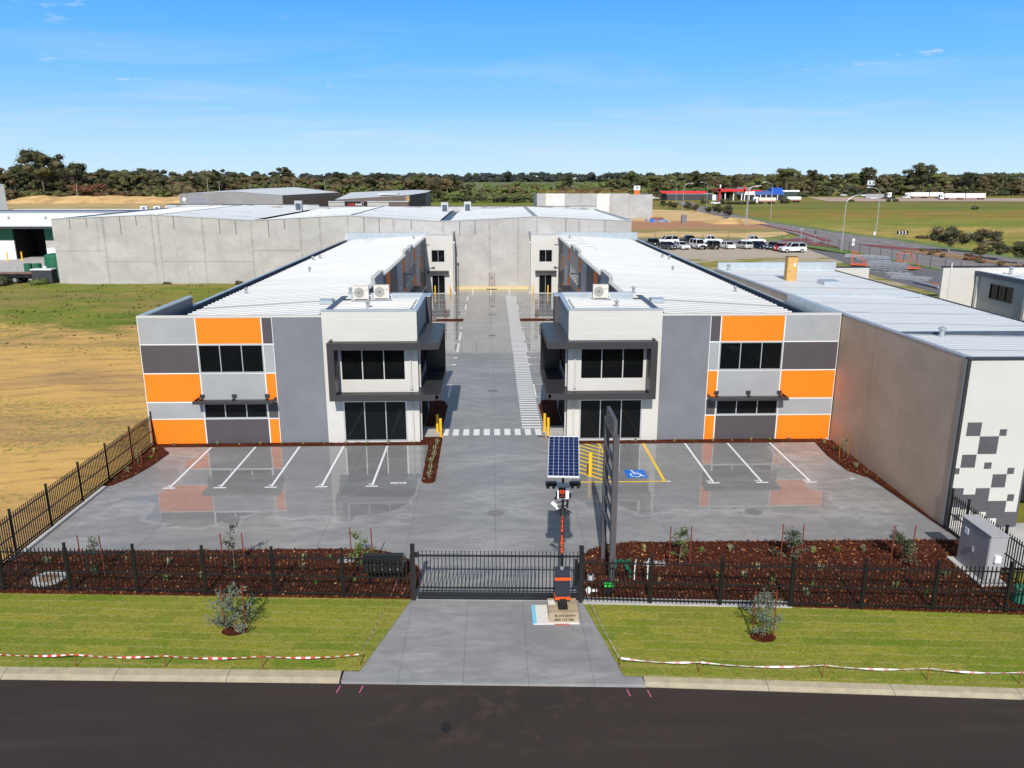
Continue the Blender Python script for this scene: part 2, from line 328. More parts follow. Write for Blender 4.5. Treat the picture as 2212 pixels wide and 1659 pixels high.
def concrete_slab():
    m, g, b = base_mat('wet_concrete'); p = g.pos(); X, Y, Z = g.sep(p)
    n1 = g.noise(g.scl(p, (0.6, 1, 1)), 0.25, 6, 0.62, 0.6); n2 = g.noise(g.scl(p, (0.7, 1.6, 1)), 1.4, 6, 0.7, 0.3); n3 = g.noise(p, 30, 3, 0.7)
    c = g.mix(g.ramp(n1, [(0.34, 0.0), (0.66, 1.0)]), (0.250, 0.249, 0.247), (0.375, 0.370, 0.360))
    c = g.mix(g.ramp(g.noise(g.scl(p, (0.35, 1, 1)), 0.5, 4, 0.6, 1.0), [(0.50, 0.0), (0.56, 0.4)]), c, (0.20, 0.202, 0.205)); c = g.mix(g.ramp(n2, [(0.36, 0.6), (0.56, 0.0)]), c, (0.205, 0.206, 0.208))
    c = g.mix(g.ramp(n2, [(0.60, 0.0), (0.76, 0.4)]), c, (0.40, 0.40, 0.395))
    c = g.mix(g.ramp(n3, [(0.35, 0.25), (0.6, 0.0)]), c, (0.17, 0.17, 0.17))
    # wet film: bays in front of the buildings and the rear of the court
    ax = g.math('ABSOLUTE', g.math('SUBTRACT', X, 0.9))
    side = g.math('MULTIPLY', g.sstep(ax, 2.6, 4.6), g.sstep(ax, 19.5, 14.0))
    front = g.math('MULTIPLY', side, g.math('MULTIPLY', g.sstep(Y, -15.5, -6.5), g.sstep(Y, 1.5, 0.0)))
    rear = g.sstep(g.math('ADD', Y, g.math('MULTIPLY', n2, 2.2)), 25.2, 26.2)
    mid = g.math('MULTIPLY', g.math('MULTIPLY', g.sstep(Y, -16.5, -9.0), g.sstep(Y, 1.0, -6.0)), 0.26)
    bias = g.math('MAXIMUM', g.math('MAXIMUM', g.math('MULTIPLY', front, 0.65), g.math('MULTIPLY', rear, 0.80)), mid)
    pn = g.noise(g.scl(p, (0.75, 1.0, 1)), 0.30, 3, 0.45, 0.9)
    wet = g.ramp(g.math('ADD', g.math('ADD', g.math('MULTIPLY', pn, 0.9), g.math('MULTIPLY', n2, 0.22)), bias), [(0.925, 0.0), (0.965, 0.8), (1.0, 1.0)])
    c = g.mix(g.math('MULTIPLY', wet, 0.30), c, (0.13, 0.14, 0.14))
    halo = g.ramp(g.math('ADD', g.math('ADD', g.math('MULTIPLY', pn, 0.9), g.math('MULTIPLY', n2, 0.22)), bias), [(0.86, 0.0), (0.93, 0.35), (0.96, 0.0)])
    c = g.mix(halo, c, (0.42, 0.42, 0.42))
    # saw-cut joints
    def joint(co, pitch, off, w):
        t = g.math('ABSOLUTE', g.math('SUBTRACT', g.math('FRACT', g.math('DIVIDE', g.math('SUBTRACT', co, off - pitch / 2), pitch)), 0.5))
        return g.math('LESS_THAN', t, w / pitch)
    jf = g.math('MULTIPLY', joint(X, 3.81, 0.95, 0.009), g.math('GREATER_THAN', Y, -18.3))
    jd = g.math('MULTIPLY', joint(X, 2.045, -0.13, 0.007), g.math('LESS_THAN', Y, -18.3))
    jc = g.math('MULTIPLY', joint(Y, 3.3, -21.45, 0.006), g.math('LESS_THAN', Y, -18.3))
    jy = g.math('MULTIPLY', joint(Y, 9.0, -8.6, 0.010), g.math('GREATER_THAN', Y, -18.3))
    j = g.math('MAXIMUM', g.math('MAXIMUM', jf, jd), g.math('MAXIMUM', g.math('MULTIPLY', jc, 0.5), g.math('MULTIPLY', jy, 0.3)))
    c = g.mix(g.math('MULTIPLY', j, 0.65), c, (0.07, 0.07, 0.07))
    g.set(b.inputs['Base Color'], c); g.set(b.inputs['Roughness'], g.math('MULTIPLY_ADD', wet, -0.35) if False else 0.62)
    g.set(b.inputs['Coat Weight'], g.math('ADD', g.math('MULTIPLY', wet, 0.72), 0.28)); g.set(b.inputs['Coat Roughness'], g.math('ADD', g.math('MULTIPLY', wet, -0.225), 0.24)); b.inputs['Coat IOR'].default_value = 1.48
    b.inputs['Specular IOR Level'].default_value = 0.3
    return m
M_slab = concrete_slab()
M_kerb = mat('kerb_concrete', (0.40, 0.345, 0.235), 0.8, var=0.15, scale=2.5, bump=0.004)
M_kerbd = mat('kerb_joint', (0.12, 0.11, 0.10), 0.9, var=0)
M_lightconc = mat('pale_concrete', (0.47, 0.46, 0.44), 0.8, var=0.12, scale=2)
M_white = mat('white_line_paint', (0.78, 0.79, 0.80), 0.55, var=0.05, scale=3)
M_yellow = mat('yellow_line_paint', (0.85, 0.55, 0.03), 0.55, var=0.06, scale=3)
M_blue = mat('blue_line_paint', (0.015, 0.17, 0.62), 0.5, var=0.06, scale=3)

# ================================================================ terrain and pavements
def sheet(name, poly, z, m, kind='structure'):
    b = MB(); b.add([(x, y, z) for x, y in poly], [tuple(range(len(poly)))]); return setp(b.build(name, m), kind=kind)
def grid(name, x0, x1, y0, y1, nx, ny, zf, m):
    b = MB(); vs = [(x0 + (x1 - x0) * i / nx, y0 + (y1 - y0) * j / ny) for j in range(ny + 1) for i in range(nx + 1)]
    b.add([(x, y, zf(x, y)) for x, y in vs], [(j * (nx + 1) + i, j * (nx + 1) + i + 1, (j + 1) * (nx + 1) + i + 1, (j + 1) * (nx + 1) + i) for j in range(ny) for i in range(nx)])
    return setp(b.build(name, m, smooth=True), kind='structure')
from mathutils import noise as mnoise, Vector
def nz(x, y, s, a): return mnoise.noise(Vector((x * s, y * s, 3.7))) * a
sheet('ground', [(-5000, -5000), (5000, -5000), (5000, 7000), (-5000, 7000)], -0.30, M_ground)
def sandz(x, y):
    t = max(0, min(1, (y - 8) / 50)); t = t * t * (3 - 2 * t)
    e = max(0, min(1, (-19.3 - x) / 1.5)); f = max(0, min(1, (y + 15) / 6)); q = max(0, min(1, (69 - y) / 4))
    return -0.02 + 0.9 * t + e * (0.03 + (nz(x, y, 0.25, 0.16) + nz(x, y, 0.9, 0.06)) * (0.3 + 0.7 * q) * f)
grid('sand_lot', -160, -19.2, -17.0, 69, 180, 120, sandz, M_sand)
sheet('workshop_yard', [(-170, 68.6), (-58.9, 68.6), (-58.9, 130), (-170, 130)], 0.90, M_lightconc)
road = [(-60, -20.2), (-40, -21.2), (-14.74, -22.45), (-3.76, -22.94), (4.95, -23.31), (16.91, -24.26), (40, -26.2), (60, -28)]
sheet('road', road + [(60, -60), (-60, -60)], -0.10, M_asph)
def kerb_z(t): return [(0, -0.10), (0.05, -0.02), (0.30, 0.02), (0.50, 0.03), (0.50, -0.15), (0, -0.15)]
def kerb(pts, w):
    b = MB()
    for (xa, ya), (xb, yb) in zip(pts[:-1], pts[1:]):
        n = max(1, int(round(abs(xb - xa) / 3.6)))
        for i in range(n):
            a0, a1 = i / n, (i + 1) / n; xs, ys = xa + (xb - xa) * a0, ya + (yb - ya) * a0; xe, ye = xa + (xb - xa) * a1, ya + (yb - ya) * a1
            for (s0, s1, mi) in ((0.0, 0.994, 0), (0.994, 1.0, 1)):
                p0 = (xs + (xe - xs) * s0, ys + (ye - ys) * s0); p1 = (xs + (xe - xs) * s1, ys + (ye - ys) * s1)
                prof = [(0, -0.16), (0, -0.07), (w * 0.35, 0.0), (w, 0.025), (w, -0.16)]
                vs = [(p0[0], p0[1] + a, z) for a, z in prof] + [(p1[0], p1[1] + a, z) for a, z in prof]
                b.add(vs, [(k, k + 1, k + 6, k + 5) for k in range(4)], mi)
    return setp(b.build('kerb', [M_kerb, M_kerbd]), kind='structure')
kerb([(-60, -20.2), (-40, -21.2), (-14.74, -22.45), (-4.0, -22.93)], 0.50)
kerb([(5.55, -23.35), (16.91, -24.26), (40, -26.2), (60, -28)], 0.40)
# the slab: forecourt, court and driveway mouth in one sheet
sheet('pavement', [(-3.95, -22.94), (-3.76, -22.945), (5.55, -23.36), (5.5, -22.95), (4.95, -22.92), (4.15, -18.5), (21.1, -14.5), (21.1, 0.0), (9.9, 0.3), (9.9, 66.3), (-8.1, 66.3), (-8.1, 0.3),
                   (-19.1, 0.0), (-19.1, -14.5), (-2.25, -18.1), (-3.45, -22.45), (-3.95, -22.43)], 0.0, M_slab)
lipb = MB(); lipb.quad((-3.95, -22.94, -0.10), (5.55, -23.37, -0.10), (5.55, -23.36, 0.0), (-3.95, -22.94, 0.0)); setp(lipb.build('pavement_lip', M_slab), kind='structure')
sheet('lawn', [(-60, -19.7), (-40, -20.7), (-14.74, -21.95), (-4.0, -22.43), (-3.45, -22.45), (-2.22, -18.08), (-17.82, -17.24), (-60, -15.2)], 0.022, M_lawn)
sheet('lawn', [(4.14, -18.5), (4.95, -22.95), (16.91, -23.86), (40, -25.8), (60, -27.6), (60, -22.6), (19.91, -19.75), (11.7, -19.0)], 0.022, M_lawn)
def bed(poly, top, h=0.05, n=26, seed=1):
    """a mulch bed: a slightly bumpy sheet clipped to the polygon"""
    r = random.Random(seed); b = MB(); cx = sum(p[0] for p in poly) / len(poly); cy = sum(p[1] for p in poly) / len(poly)
    rings = 4; k = len(poly); sub = []
    for i in range(k):
        a, c = poly[i], poly[(i + 1) % k]; L = math.hypot(c[0] - a[0], c[1] - a[1]); m_ = max(1, int(L / 0.35))
        for j in range(m_): sub.append((a[0] + (c[0] - a[0]) * j / m_, a[1] + (c[1] - a[1]) * j / m_))
    k = len(sub); vs = []
    for q, (sc, zz) in enumerate(((1.0, 0.004), (0.985, h * 0.8), (0.8, h), (0.5, h), (0.0, h))):
        for (x, y) in sub: vs.append((cx + (x - cx) * sc + r.uniform(-.02, .02) * (q > 0), cy + (y - cy) * sc + r.uniform(-.02, .02) * (q > 0), top + zz + (r.uniform(-.02, .02) if q > 1 else 0)))
    fs = [(q * k + i, q * k + (i + 1) % k, (q + 1) * k + (i + 1) % k, (q + 1) * k + i) for q in range(4) for i in range(k)]
    b.add(vs, fs); return setp(b.build('garden_bed', M_mulch), kind='structure')
def arc(cx, cy, r, a0, a1, n=8): return [(cx + r * cos(radians(a0 + (a1 - a0) * i / n)), cy + r * sin(radians(a0 + (a1 - a0) * i / n))) for i in range(n + 1)]
BED_L = [(-19.1, -17.15), (-2.22, -18.06), (-2.05, -17.0), (-2.02, -16.2), (-2.2, -15.5), (-2.7, -14.8), (-3.5, -14.2), (-4.5, -13.92), (-7, -13.85), (-18.9, -13.8)]
BED_R = [(4.12, -18.1), (11.75, -18.62), (11.75, -18.98), (21.2, -19.8), (21.05, -13.65), (6.6, -13.55), (5.6, -13.75), (4.9, -14.2), (4.4, -15.0), (4.15, -16.2)]
bed(BED_L, 0.0, seed=1); bed(BED_R, 0.0, seed=2)
bed([(-19.1, -0.55), (-2.9, -0.52), (-2.2, 0.9), (-3.42, 0.9), (-3.42, 0.05), (-19.1, 0.05)], 0.004, 0.04, seed=3)
bed([(4.7, -0.52), (20.9, -0.58), (20.9, 0.05), (5.22, 0.05), (5.22, 0.9), (4.1, 0.9)], 0.004, 0.04, seed=4)
bed([(-2.95, 0.75), (-2.18, 0.75), (-2.14, -5.9)] + [(-2.5 + 0.36 * cos(radians(a)), -6.2 + 0.36 * sin(radians(a))) for a in (-20, -55, -90, -125, -160)] + [(-2.86, -5.9)], 0.010, 0.05, seed=5)
bed([(-18.45, -0.5), (-17.6, -1.6), (-17.75, -3.6), (-18.1, -5.3), (-18.6, -6.4), (-19.08, -6.7), (-19.08, -0.3)], 0.010, 0.05, seed=6)
bed([(20.0, -0.4), (19.75, -3.0), (19.85, -5.3), (20.4, -6.25), (21.0, -6.5), (21.08, -13.6), (21.09, -0.3)], 0.010, 0.05, seed=7)
bed([(-3.42, 3.05), (-2.3, 3.0), (-2.22, 7.6), (-2.5, 8.8), (-3.3, 9.15), (-7.9, 9.2), (-7.9, 8.1), (-3.42, 8.1)], 0.010, 0.05, seed=8)
bed([(5.22, 3.05), (4.1, 3.0), (4.02, 7.6), (4.3, 8.8), (5.1, 9.15), (9.7, 9.2), (9.7, 8.1), (5.22, 8.1)], 0.010, 0.05, seed=9)
bed([(-6.6, 41.15), (-6.1, 40.75), (-2.3, 40.6), (-2.3, 41.95), (-6.1, 41.9)], 0.010, 0.05, seed=10)
bed([(8.4, 41.15), (7.9, 40.75), (3.95, 40.6), (3.95, 41.95), (7.9, 41.9)], 0.010, 0.05, seed=11)
bed([(0.85 + 0.9 * cos(radians(a)), 66.25 + 0.55 * sin(radians(a))) for a in range(180, 361, 20)], 0.010, 0.05, seed=12)
sheet('neighbour_pavement', [(21.3, -16.2), (60, -18.5), (60, -9.4), (21.3, -12.3)], 0.012, M_lightconc)
sheet('doorstep', [(-3.44, 1.0), (-2.25, 1.0), (-2.3, 2.98), (-3.44, 3.0)], 0.016, M_lightconc)
sheet('doorstep', [(5.24, 1.0), (4.05, 1.0), (4.1, 2.98), (5.24, 3.0)], 0.016, M_lightconc)
fs = MB(); fs.prism([(4.14, -18.58), (11.75, -19.05), (11.75, -18.62), (4.14, -18.14)], -0.05, 0.05); setp(fs.build('fence_footing', M_lightconc), kind='structure')
fs = MB(); fs.box(-18.92, -18.74, -13.9, -6.75, -0.1, 0.12); setp(fs.build('fence_footing', M_lightconc), kind='structure')
fs = MB(); fs.box(-4.25, 6.05, 65.95, 66.28, 0, 0.38); setp(fs.build('wall_footing', mat('cream_kerb', (0.62, 0.50, 0.27), 0.75, var=0.1)), kind='structure')

# ---------------------------------------------------------------- painted markings (flat paint on the slab)
mk = MB(); ZM = 0.005
def pl(b, x0, y0, x1, y1, w, m=0, z=ZM):
    d = math.hypot(x1 - x0, y1 - y0); nx, ny = -(y1 - y0) / d * w / 2, (x1 - x0) / d * w / 2
    b.quad((x0 + nx, y0 + ny, z), (x1 + nx, y1 + ny, z), (x1 - nx, y1 - ny, z), (x0 - nx, y0 - ny, z), m)
BL = [-15.57, -13.01, -10.45, -7.89, -5.33]; BR = [12.22, 14.75, 17.28]
for i, x in enumerate(BL + BR):
    pl(mk, x, -0.6, x, -6.72, 0.12); pl(mk, x - 0.31, -6.84, x + 0.31, -6.84, 0.13, z=ZM + 0.001)
pl(mk, 9.82, -6.56, 10.05, -6.56, 0.13); pl(mk, 5.0, -0.42, 8.4, -0.42, 0.12)
for i in range(102): pl(mk, 2.70, 2.75 + 0.562 * i, 3.92, 2.75 + 0.562 * i, 0.30)
for i in range(10): mk.quad(*[(x, y, ZM) for x, y in ((-2.24 + 0.635 * i, 1.2), (-1.87 + 0.635 * i, 1.2), (-1.87 + 0.635 * i, 2.45), (-2.24 + 0.635 * i, 2.45))])
for x in (-1.77, 0.74, 3.25): pl(mk, x, 65.9, x, 60.7, 0.12); pl(mk, x - 0.3, 60.55, x + 0.3, 60.55, 0.2)
for s in (-1, 1):
    X = lambda x: x if s < 0 else 1.65 - x
    for (ya, yb) in ((13.4, 9.8), (34.3, 30.0), (28.8, 24.9), (59.0, 55.5), (52.2, 48.1)):
        pl(mk, X(-2.3), ya, X(-2.3), yb, 0.16); pl(mk, X(-2.3), ya, X(-7.8), ya, 0.09); pl(mk, X(-2.3), yb, X(-7.8), yb, 0.09)
        for k in range(3):
            yy = yb + (ya - yb) * (k + 0.4) / 3.0; pl(mk, X(-3.4), yy + 0.6, X(-7.8), yy - 1.1 if yy - 1.1 > yb else yb, 0.07)
        for k in range(5): pl(mk, X(-2.75 - 0.13 * (k % 2)), yb + 1.0 + 0.42 * k, X(-3.15), yb + 1.05 + 0.42 * k, 0.09)
    for yy in (45.5, 36.6, 22.6, 20.0): pl(mk, X(-2.5), yy, X(-7.8), yy, 0.09); mk.quad(*[(X(-2.2 - a), yy + b_, ZM + .001) for a, b_ in ((0, -.2), (.3, -.2), (.3, .2), (0, .2))])
def ground_text(b, txt, cx, cy, size, sy, m=0, z=ZM + 0.001): vs, fs_ = text_faces(txt, size, lambda u, v: (cx + u, cy + v * sy, z), bold=0.012 * size / 0.3); b.add(vs, fs_, m)
for x in BL: ground_text(mk, '7', x - 0.14, -6.58, 0.26, 1.0)
for x in BR: ground_text(mk, '10', x - 0.22, -6.60, 0.26, 1.0)
ground_text(mk, '10', 19.6, -6.46, 0.26, 1.0); ground_text(mk, 'VISITOR', -4.03, -6.44, 0.235, 1.5)
setp(mk.build('pavement_markings', M_white), kind='structure')
yb_ = MB()
pl(yb_, 4.62, -6.56, 9.80, -6.56, 0.13); pl(yb_, 9.74, -0.5, 9.74, -6.50, 0.15)
pl(yb_, 7.16, -0.45, 7.16, -6.50, 0.09)
for k in range(15):   # hatching clipped to the aisle beside the bay
    c = 5.2 - 0.68 * k; xs = [4.62, 7.12]; pts = []
    for xx in (4.62, 7.12):
        yy = c - (xx - 4.62) * 0.98; pts.append((xx, yy))
    (xa, ya), (xb, yb2) = pts
    def clip(xa, ya, xb, yb2):
        if ya > -0.5: t = (ya + 0.5) / (ya - yb2); xa += (xb - xa) * t; ya = -0.5
        if yb2 < -6.5: t = (yb2 + 6.5) / (yb2 - ya); xb += (xa - xb) * t; yb2 = -6.5
        return xa, ya, xb, yb2
    if yb2 > -0.55 or ya < -6.45: continue
    xa, ya, xb, yb2 = clip(xa, ya, xb, yb2)
    if xb - xa > 0.1: pl(yb_, xa, ya, xb, yb2, 0.15, z=ZM + 0.001)
setp(yb_.build('accessible_bay_markings', M_yellow), kind='structure')
wb = MB(); wb.quad((7.88, -6.02, ZM), (8.98, -6.02, ZM), (8.98, -4.86, ZM), (7.88, -4.86, ZM), 0)
WZ = ZM + 0.004
cx, cy, rr = 8.40, -5.58, 0.27
aa = [radians(140 + (395 - 140) * i / 18) for i in range(19)]
for a0, a1 in zip(aa[:-1], aa[1:]): pl(wb, cx + rr * cos(a0), cy + rr * 1.15 * sin(a0), cx + rr * cos(a1), cy + rr * 1.15 * sin(a1), 0.075, 1, WZ)
pl(wb, 8.30, -5.08, 8.36, -5.50, 0.09, 1, WZ + .001); pl(wb, 8.33, -5.24, 8.60, -5.24, 0.07, 1, WZ + .001); pl(wb, 8.34, -5.47, 8.64, -5.47, 0.08, 1, WZ + .002)
pl(wb, 8.62, -5.45, 8.74, -5.80, 0.08, 1, WZ + .001); pl(wb, 8.72, -5.80, 8.86, -5.74, 0.07, 1, WZ + .002)
wb.add([(8.29 + 0.075 * cos(2 * pi * i / 12), -4.98 + 0.075 * sin(2 * pi * i / 12), WZ) for i in range(12)], [tuple(range(12))], 1)
setp(wb.build('wheelchair_symbol_marking', [M_blue, M_white]), kind='structure')
pk = MB()
for x, y, d in ((-3.95, -23.05, -0.07), (-3.25, -23.06, -0.06), (4.95, -23.45, 0.05), (5.58, -23.5, 0.05)): pl(pk, x, y, x + d, y - 0.34, 0.04, z=-0.094)
setp(pk.build('survey_paint_marks', mat('pink_paint', (0.50, 0.12, 0.22), 0.6, var=0.1, scale=8)), kind='structure')
st = MB(); st.add([(-0.55 + 0.15 * cos(t * pi / 15) * (1 + .16 * sin(5.3 * t)), -25.05 + 0.24 * sin(t * pi / 15) * (1 + .12 * cos(7.1 * t)), -0.094) for t in range(30)], [tuple(range(30))])
setp(st.build('oil_stain', mat('oil', (0.016, 0.014, 0.014), 0.6, var=0.2)), kind='structure')

# ---------------------------------------------------------------- land beyond
sheet('car_park', [(21.5, 60), (66, 60), (66, 100), (70.5, 128), (70.0, 146), (34, 149), (21.5, 149)], -0.08, M_gravel)
sheet('yard_pavement', [(61.0, 56), (78, 56), (76.5, 96), (72.5, 122), (69.5, 133), (70, 128), (66, 100), (62.5, 84)], -0.07, M_yasph)
sheet('cleared_lot', [(20.5, 149.2), (66, 149.2), (74, 160), (84.5, 178), (95, 245), (100, 300), (98, 330), (20, 400)], -0.10, M_lot)
sheet('access_road', [(20.5, 149.0), (66, 147.5), (71, 143), (78, 139), (81.2, 150), (86, 172), (80, 163), (72, 160), (62, 157), (52, 157.5), (38, 160), (20.5, 163)], -0.06, M_froad)
sheet('main_road', [(78.5, 40), (103, 40), (102.8, 105), (101.2, 128), (102.4, 155), (100, 168), (97.9, 233), (103.5, 300), (116, 400), (128, 470), (119, 470), (107, 400), (95.5, 320), (92, 262), (88.2, 205), (85.4, 178), (81.2, 150), (78, 130)], -0.07, M_froad)
M_redp = mat('red_paving', (0.215, 0.060, 0.055), 0.85, var=0.18, scale=0.4)
rp = MB()
def poly(b, pts, z, m=0): b.add([(x, y, z) for x, y in pts], [tuple(range(len(pts)))], m)
poly(rp, [(82.6, 150), (84.8, 150), (90.4, 182), (93.0, 240), (91.5, 256), (90.2, 240), (87.8, 182)], -0.02)
poly(rp, [(72.5, 150), (80, 150), (82.3, 160), (74.5, 156.5)], -0.02); poly(rp, [(75.0, 138), (79.2, 133), (79.5, 146), (76.5, 148.5)], -0.02)
poly(rp, [(86.0, 140.5), (90.8, 139), (95.5, 127), (96, 118), (90, 126)], -0.02)
setp(rp.build('median_island', M_redp), kind='structure')
gs = MB(); poly(gs, [(90.5, 126), (95.5, 120), (96.3, 60), (91.0, 60), (92.4, 100), (88.0, 124)], 0.0); setp(gs.build('median_garden', mat('median_mulch', (0.30, 0.18, 0.09), 0.9, var=0.4, scale=0.5)), kind='structure')
gv = MB(); poly(gv, [(66, 149.3), (71.5, 152), (77, 157.5), (80.5, 163), (82.6, 171), (80, 172), (74, 164), (66, 158), (52, 157.8), (38, 161), (38, 164), (52, 161.5), (66, 163)], -0.055)
setp(gv.build('grass_verge', mat('verge_grass', (0.21, 0.23, 0.045), 0.9, var=0.35, scale=0.25)), kind='structure')
gv = MB(); poly(gv, [(71.0, 142.5), (77.2, 138), (78.2, 120), (78.2, 60), (76.6, 60), (76.6, 96), (73.5, 122)], -0.052)
poly(gv, [(103, 40), (102.8, 105), (101.2, 128), (102.4, 155), (100, 168), (97.9, 233), (103.5, 300), (107, 300), (101.5, 233), (103.5, 168), (106, 155), (105, 128), (106.5, 105), (106.5, 40)], -0.052)
setp(gv.build('grass_verge', mat('lush_verge', (0.13, 0.19, 0.035), 0.9, var=0.35, scale=0.3)), kind='structure')
sheet('field', [(103.3, 40), (106.5, 105), (105, 128), (106, 155), (103.5, 168), (101.5, 233), (107, 300), (118, 395), (132, 475), (520, 470), (900, 430), (900, 40)], -0.20, M_field)
sheet('truck_park', [(220, 478), (320, 476), (560, 430), (640, 470), (430, 545), (250, 590)], -0.15, mat('pink_gravel', (0.46, 0.32, 0.26), 0.9, var=0.2, scale=0.05))
ml = MB()
for k in range(26):
    t = k / 25; y = 118 + 170 * t; xc = 96.8 + (96.6 - 96.8) * t + (3.0 if y > 240 else 0) * (y - 240) / 50; pl(ml, xc, y, xc + 0.1, y + 2.6, 0.22, z=-0.045)
pl(ml, 90.8, 108, 91.0, 152, 0.18, z=-0.045); pl(ml, 84.9, 151, 90.6, 182, 0.16, z=-0.045); pl(ml, 90.6, 182, 93.2, 240, 0.16, z=-0.045)
pl(ml, 82.2, 151, 87.5, 182, 0.16, z=-0.045); pl(ml, 87.5, 182, 90.0, 240, 0.16, z=-0.045); pl(ml, 88.0, 60, 87.0, 110, 0.15, z=-0.045); pl(ml, 87, 110, 84, 136, 0.15, z=-0.045)
setp(ml.build('road_markings', M_white), kind='structure')
# ================================================================ building materials
M_orange = mat('orange_paint', (0.92, 0.20, 0.001), 0.75, var=0.03, scale=0.8, bump=0.002, bscale=12)
M_lgrey = mat('light_grey_paint', (0.32, 0.33, 0.34), 0.6, var=0.07, scale=0.7, bump=0.002, bscale=12, streak=0.10)
M_mgrey = mat('mid_grey_paint', (0.165, 0.175, 0.195), 0.6, var=0.10, scale=0.6, bump=0.003, bscale=12, streak=0.12)
M_dgrey = mat('charcoal_paint', (0.068, 0.060, 0.066), 0.6, var=0.08, scale=0.9, bump=0.002, bscale=12)
M_wpaint = mat('white_paint', (0.56, 0.545, 0.51), 0.6, var=0.04, scale=0.5, bump=0.002, bscale=10, streak=0.05)
M_joint = mat('white_joint', (0.72, 0.72, 0.72), 0.6, var=0.0)
M_char = mat('charcoal_metal', (0.038, 0.037, 0.040), 0.42, var=0.12, scale=3, spec=0.5)
M_dark = mat('dark_steel', (0.018, 0.018, 0.02), 0.45, var=0.1, scale=4)
M_black = mat('black_powdercoat', (0.010, 0.010, 0.011), 0.38, var=0.1, scale=6)
M_alu = mat('aluminium', (0.62, 0.64, 0.66), 0.35, metal=0.6, var=0.05)
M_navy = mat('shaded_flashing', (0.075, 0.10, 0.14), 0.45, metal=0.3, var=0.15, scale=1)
M_zinc = mat('zinc_flashing', (0.55, 0.60, 0.63), 0.38, metal=0.5, var=0.1, scale=1.5)
M_galv = mat('galvanised_steel', (0.45, 0.47, 0.49), 0.45, metal=0.5, var=0.15, scale=4)
M_yel = mat('yellow_enamel', (0.85, 0.47, 0.02), 0.4, var=0.06, scale=6)
M_beige = mat('beige_plastic', (0.66, 0.62, 0.55), 0.5, var=0.04)
M_red = mat('red_paint', (0.62, 0.02, 0.02), 0.45, var=0.06)
M_white2 = mat('white_enamel', (0.80, 0.81, 0.82), 0.35, var=0.03)
def glass_mat():
    m, g, b = base_mat('dark_glass'); p = g.pos()
    g.set(b.inputs['Base Color'], g.mix(g.noise(p, 0.6, 3), (0.002, 0.003, 0.004), (0.008, 0.009, 0.010)))
    b.inputs['Roughness'].default_value = 0.02; b.inputs['Specular IOR Level'].default_value = 0.16
    return m
M_glass = glass_mat()
def roof_mat(name, col, rough, stripe=0.25):
    m, g, b = base_mat(name); p = g.pos()
    n = g.noise(g.scl(p, (0.10, 1.6, 1)), 1.0, 4, 0.6); n2 = g.noise(g.scl(p, (0.3, 0.3, 1)), 0.5, 4, 0.6)
    c = g.mix(g.ramp(n, [(0.3, 0.0), (0.7, 1.0)]), tuple(k * (1 - stripe) for k in col), col)
    c = g.mix(g.ramp(n2, [(0.4, 0.0), (0.7, 0.5)]), c, tuple(k * (0.86, 0.9, 0.95)[i] for i, k in enumerate(col)))
    X_, Y_, Z_ = g.sep(p); lap_shade = g.math('FRACT', g.math('DIVIDE', g.math('ADD', Y_, g.math('MULTIPLY', g.noise(g.scl(p, (0.25, 0.02, 1)), 1.0, 2), 1.2)), 3.8))
    c = g.mix(g.sstep(lap_shade, 0.80, 1.0), c, tuple(k * 0.80 for k in col)); c = g.mix(g.math('GREATER_THAN', lap_shade, 0.965), c, tuple(k * 0.5 for k in col))  # wide soft bands paint in shade of sheet bulges, thin lines mark laps
    g.set(b.inputs['Base Color'], c); b.inputs['Roughness'].default_value = rough; b.inputs['Metallic'].default_value = 0.0
    return m
M_roof = roof_mat('white_roof_sheeting', (0.53, 0.535, 0.53), 0.55, 0.18)
M_roof2 = roof_mat('zinc_roof_sheeting', (0.66, 0.675, 0.675), 0.5, 0.08)
def tilt_mat(name, col, stain=0.5):
    m, g, b = base_mat(name); p = g.pos()
    n1 = g.noise(g.scl(p, (0.6, 0.6, 1)), 0.30, 6, 0.62, 0.8); n2 = g.noise(p, 1.3, 6, 0.7, 0.5); st = g.noise(g.scl(p, (1.5, 1.5, 0.10)), 1.1, 4, 0.6)
    c = g.mix(g.ramp(n1, [(0.35, 0.0), (0.65, 1.0)]), tuple(k * 0.86 for k in col), tuple(k * 1.08 for k in col))
    c = g.mix(g.ramp(n2, [(0.35, 0.45), (0.5, 0.0)]), c, tuple(k * 0.78 for k in col))
    c = g.mix(g.ramp(st, [(0.60, 0.0), (0.74, stain)]), c, tuple(k * 0.55 for k in col))
    g.set(b.inputs['Base Color'], c); b.inputs['Roughness'].default_value = 0.75
    g.set(b.inputs['Normal'], g.bump(n2, 0.01))
    return m
M_tilt = tilt_mat('tilt_up_concrete', (0.42, 0.405, 0.385)); M_tilt2 = tilt_mat('raw_concrete', (0.40, 0.41, 0.42), 0.3)
M_brown = tilt_mat('brown_grey_concrete', (0.60, 0.43, 0.30), 0.25)
M_seam = mat('dark_seam', (0.10, 0.095, 0.09), 0.9, var=0.2)

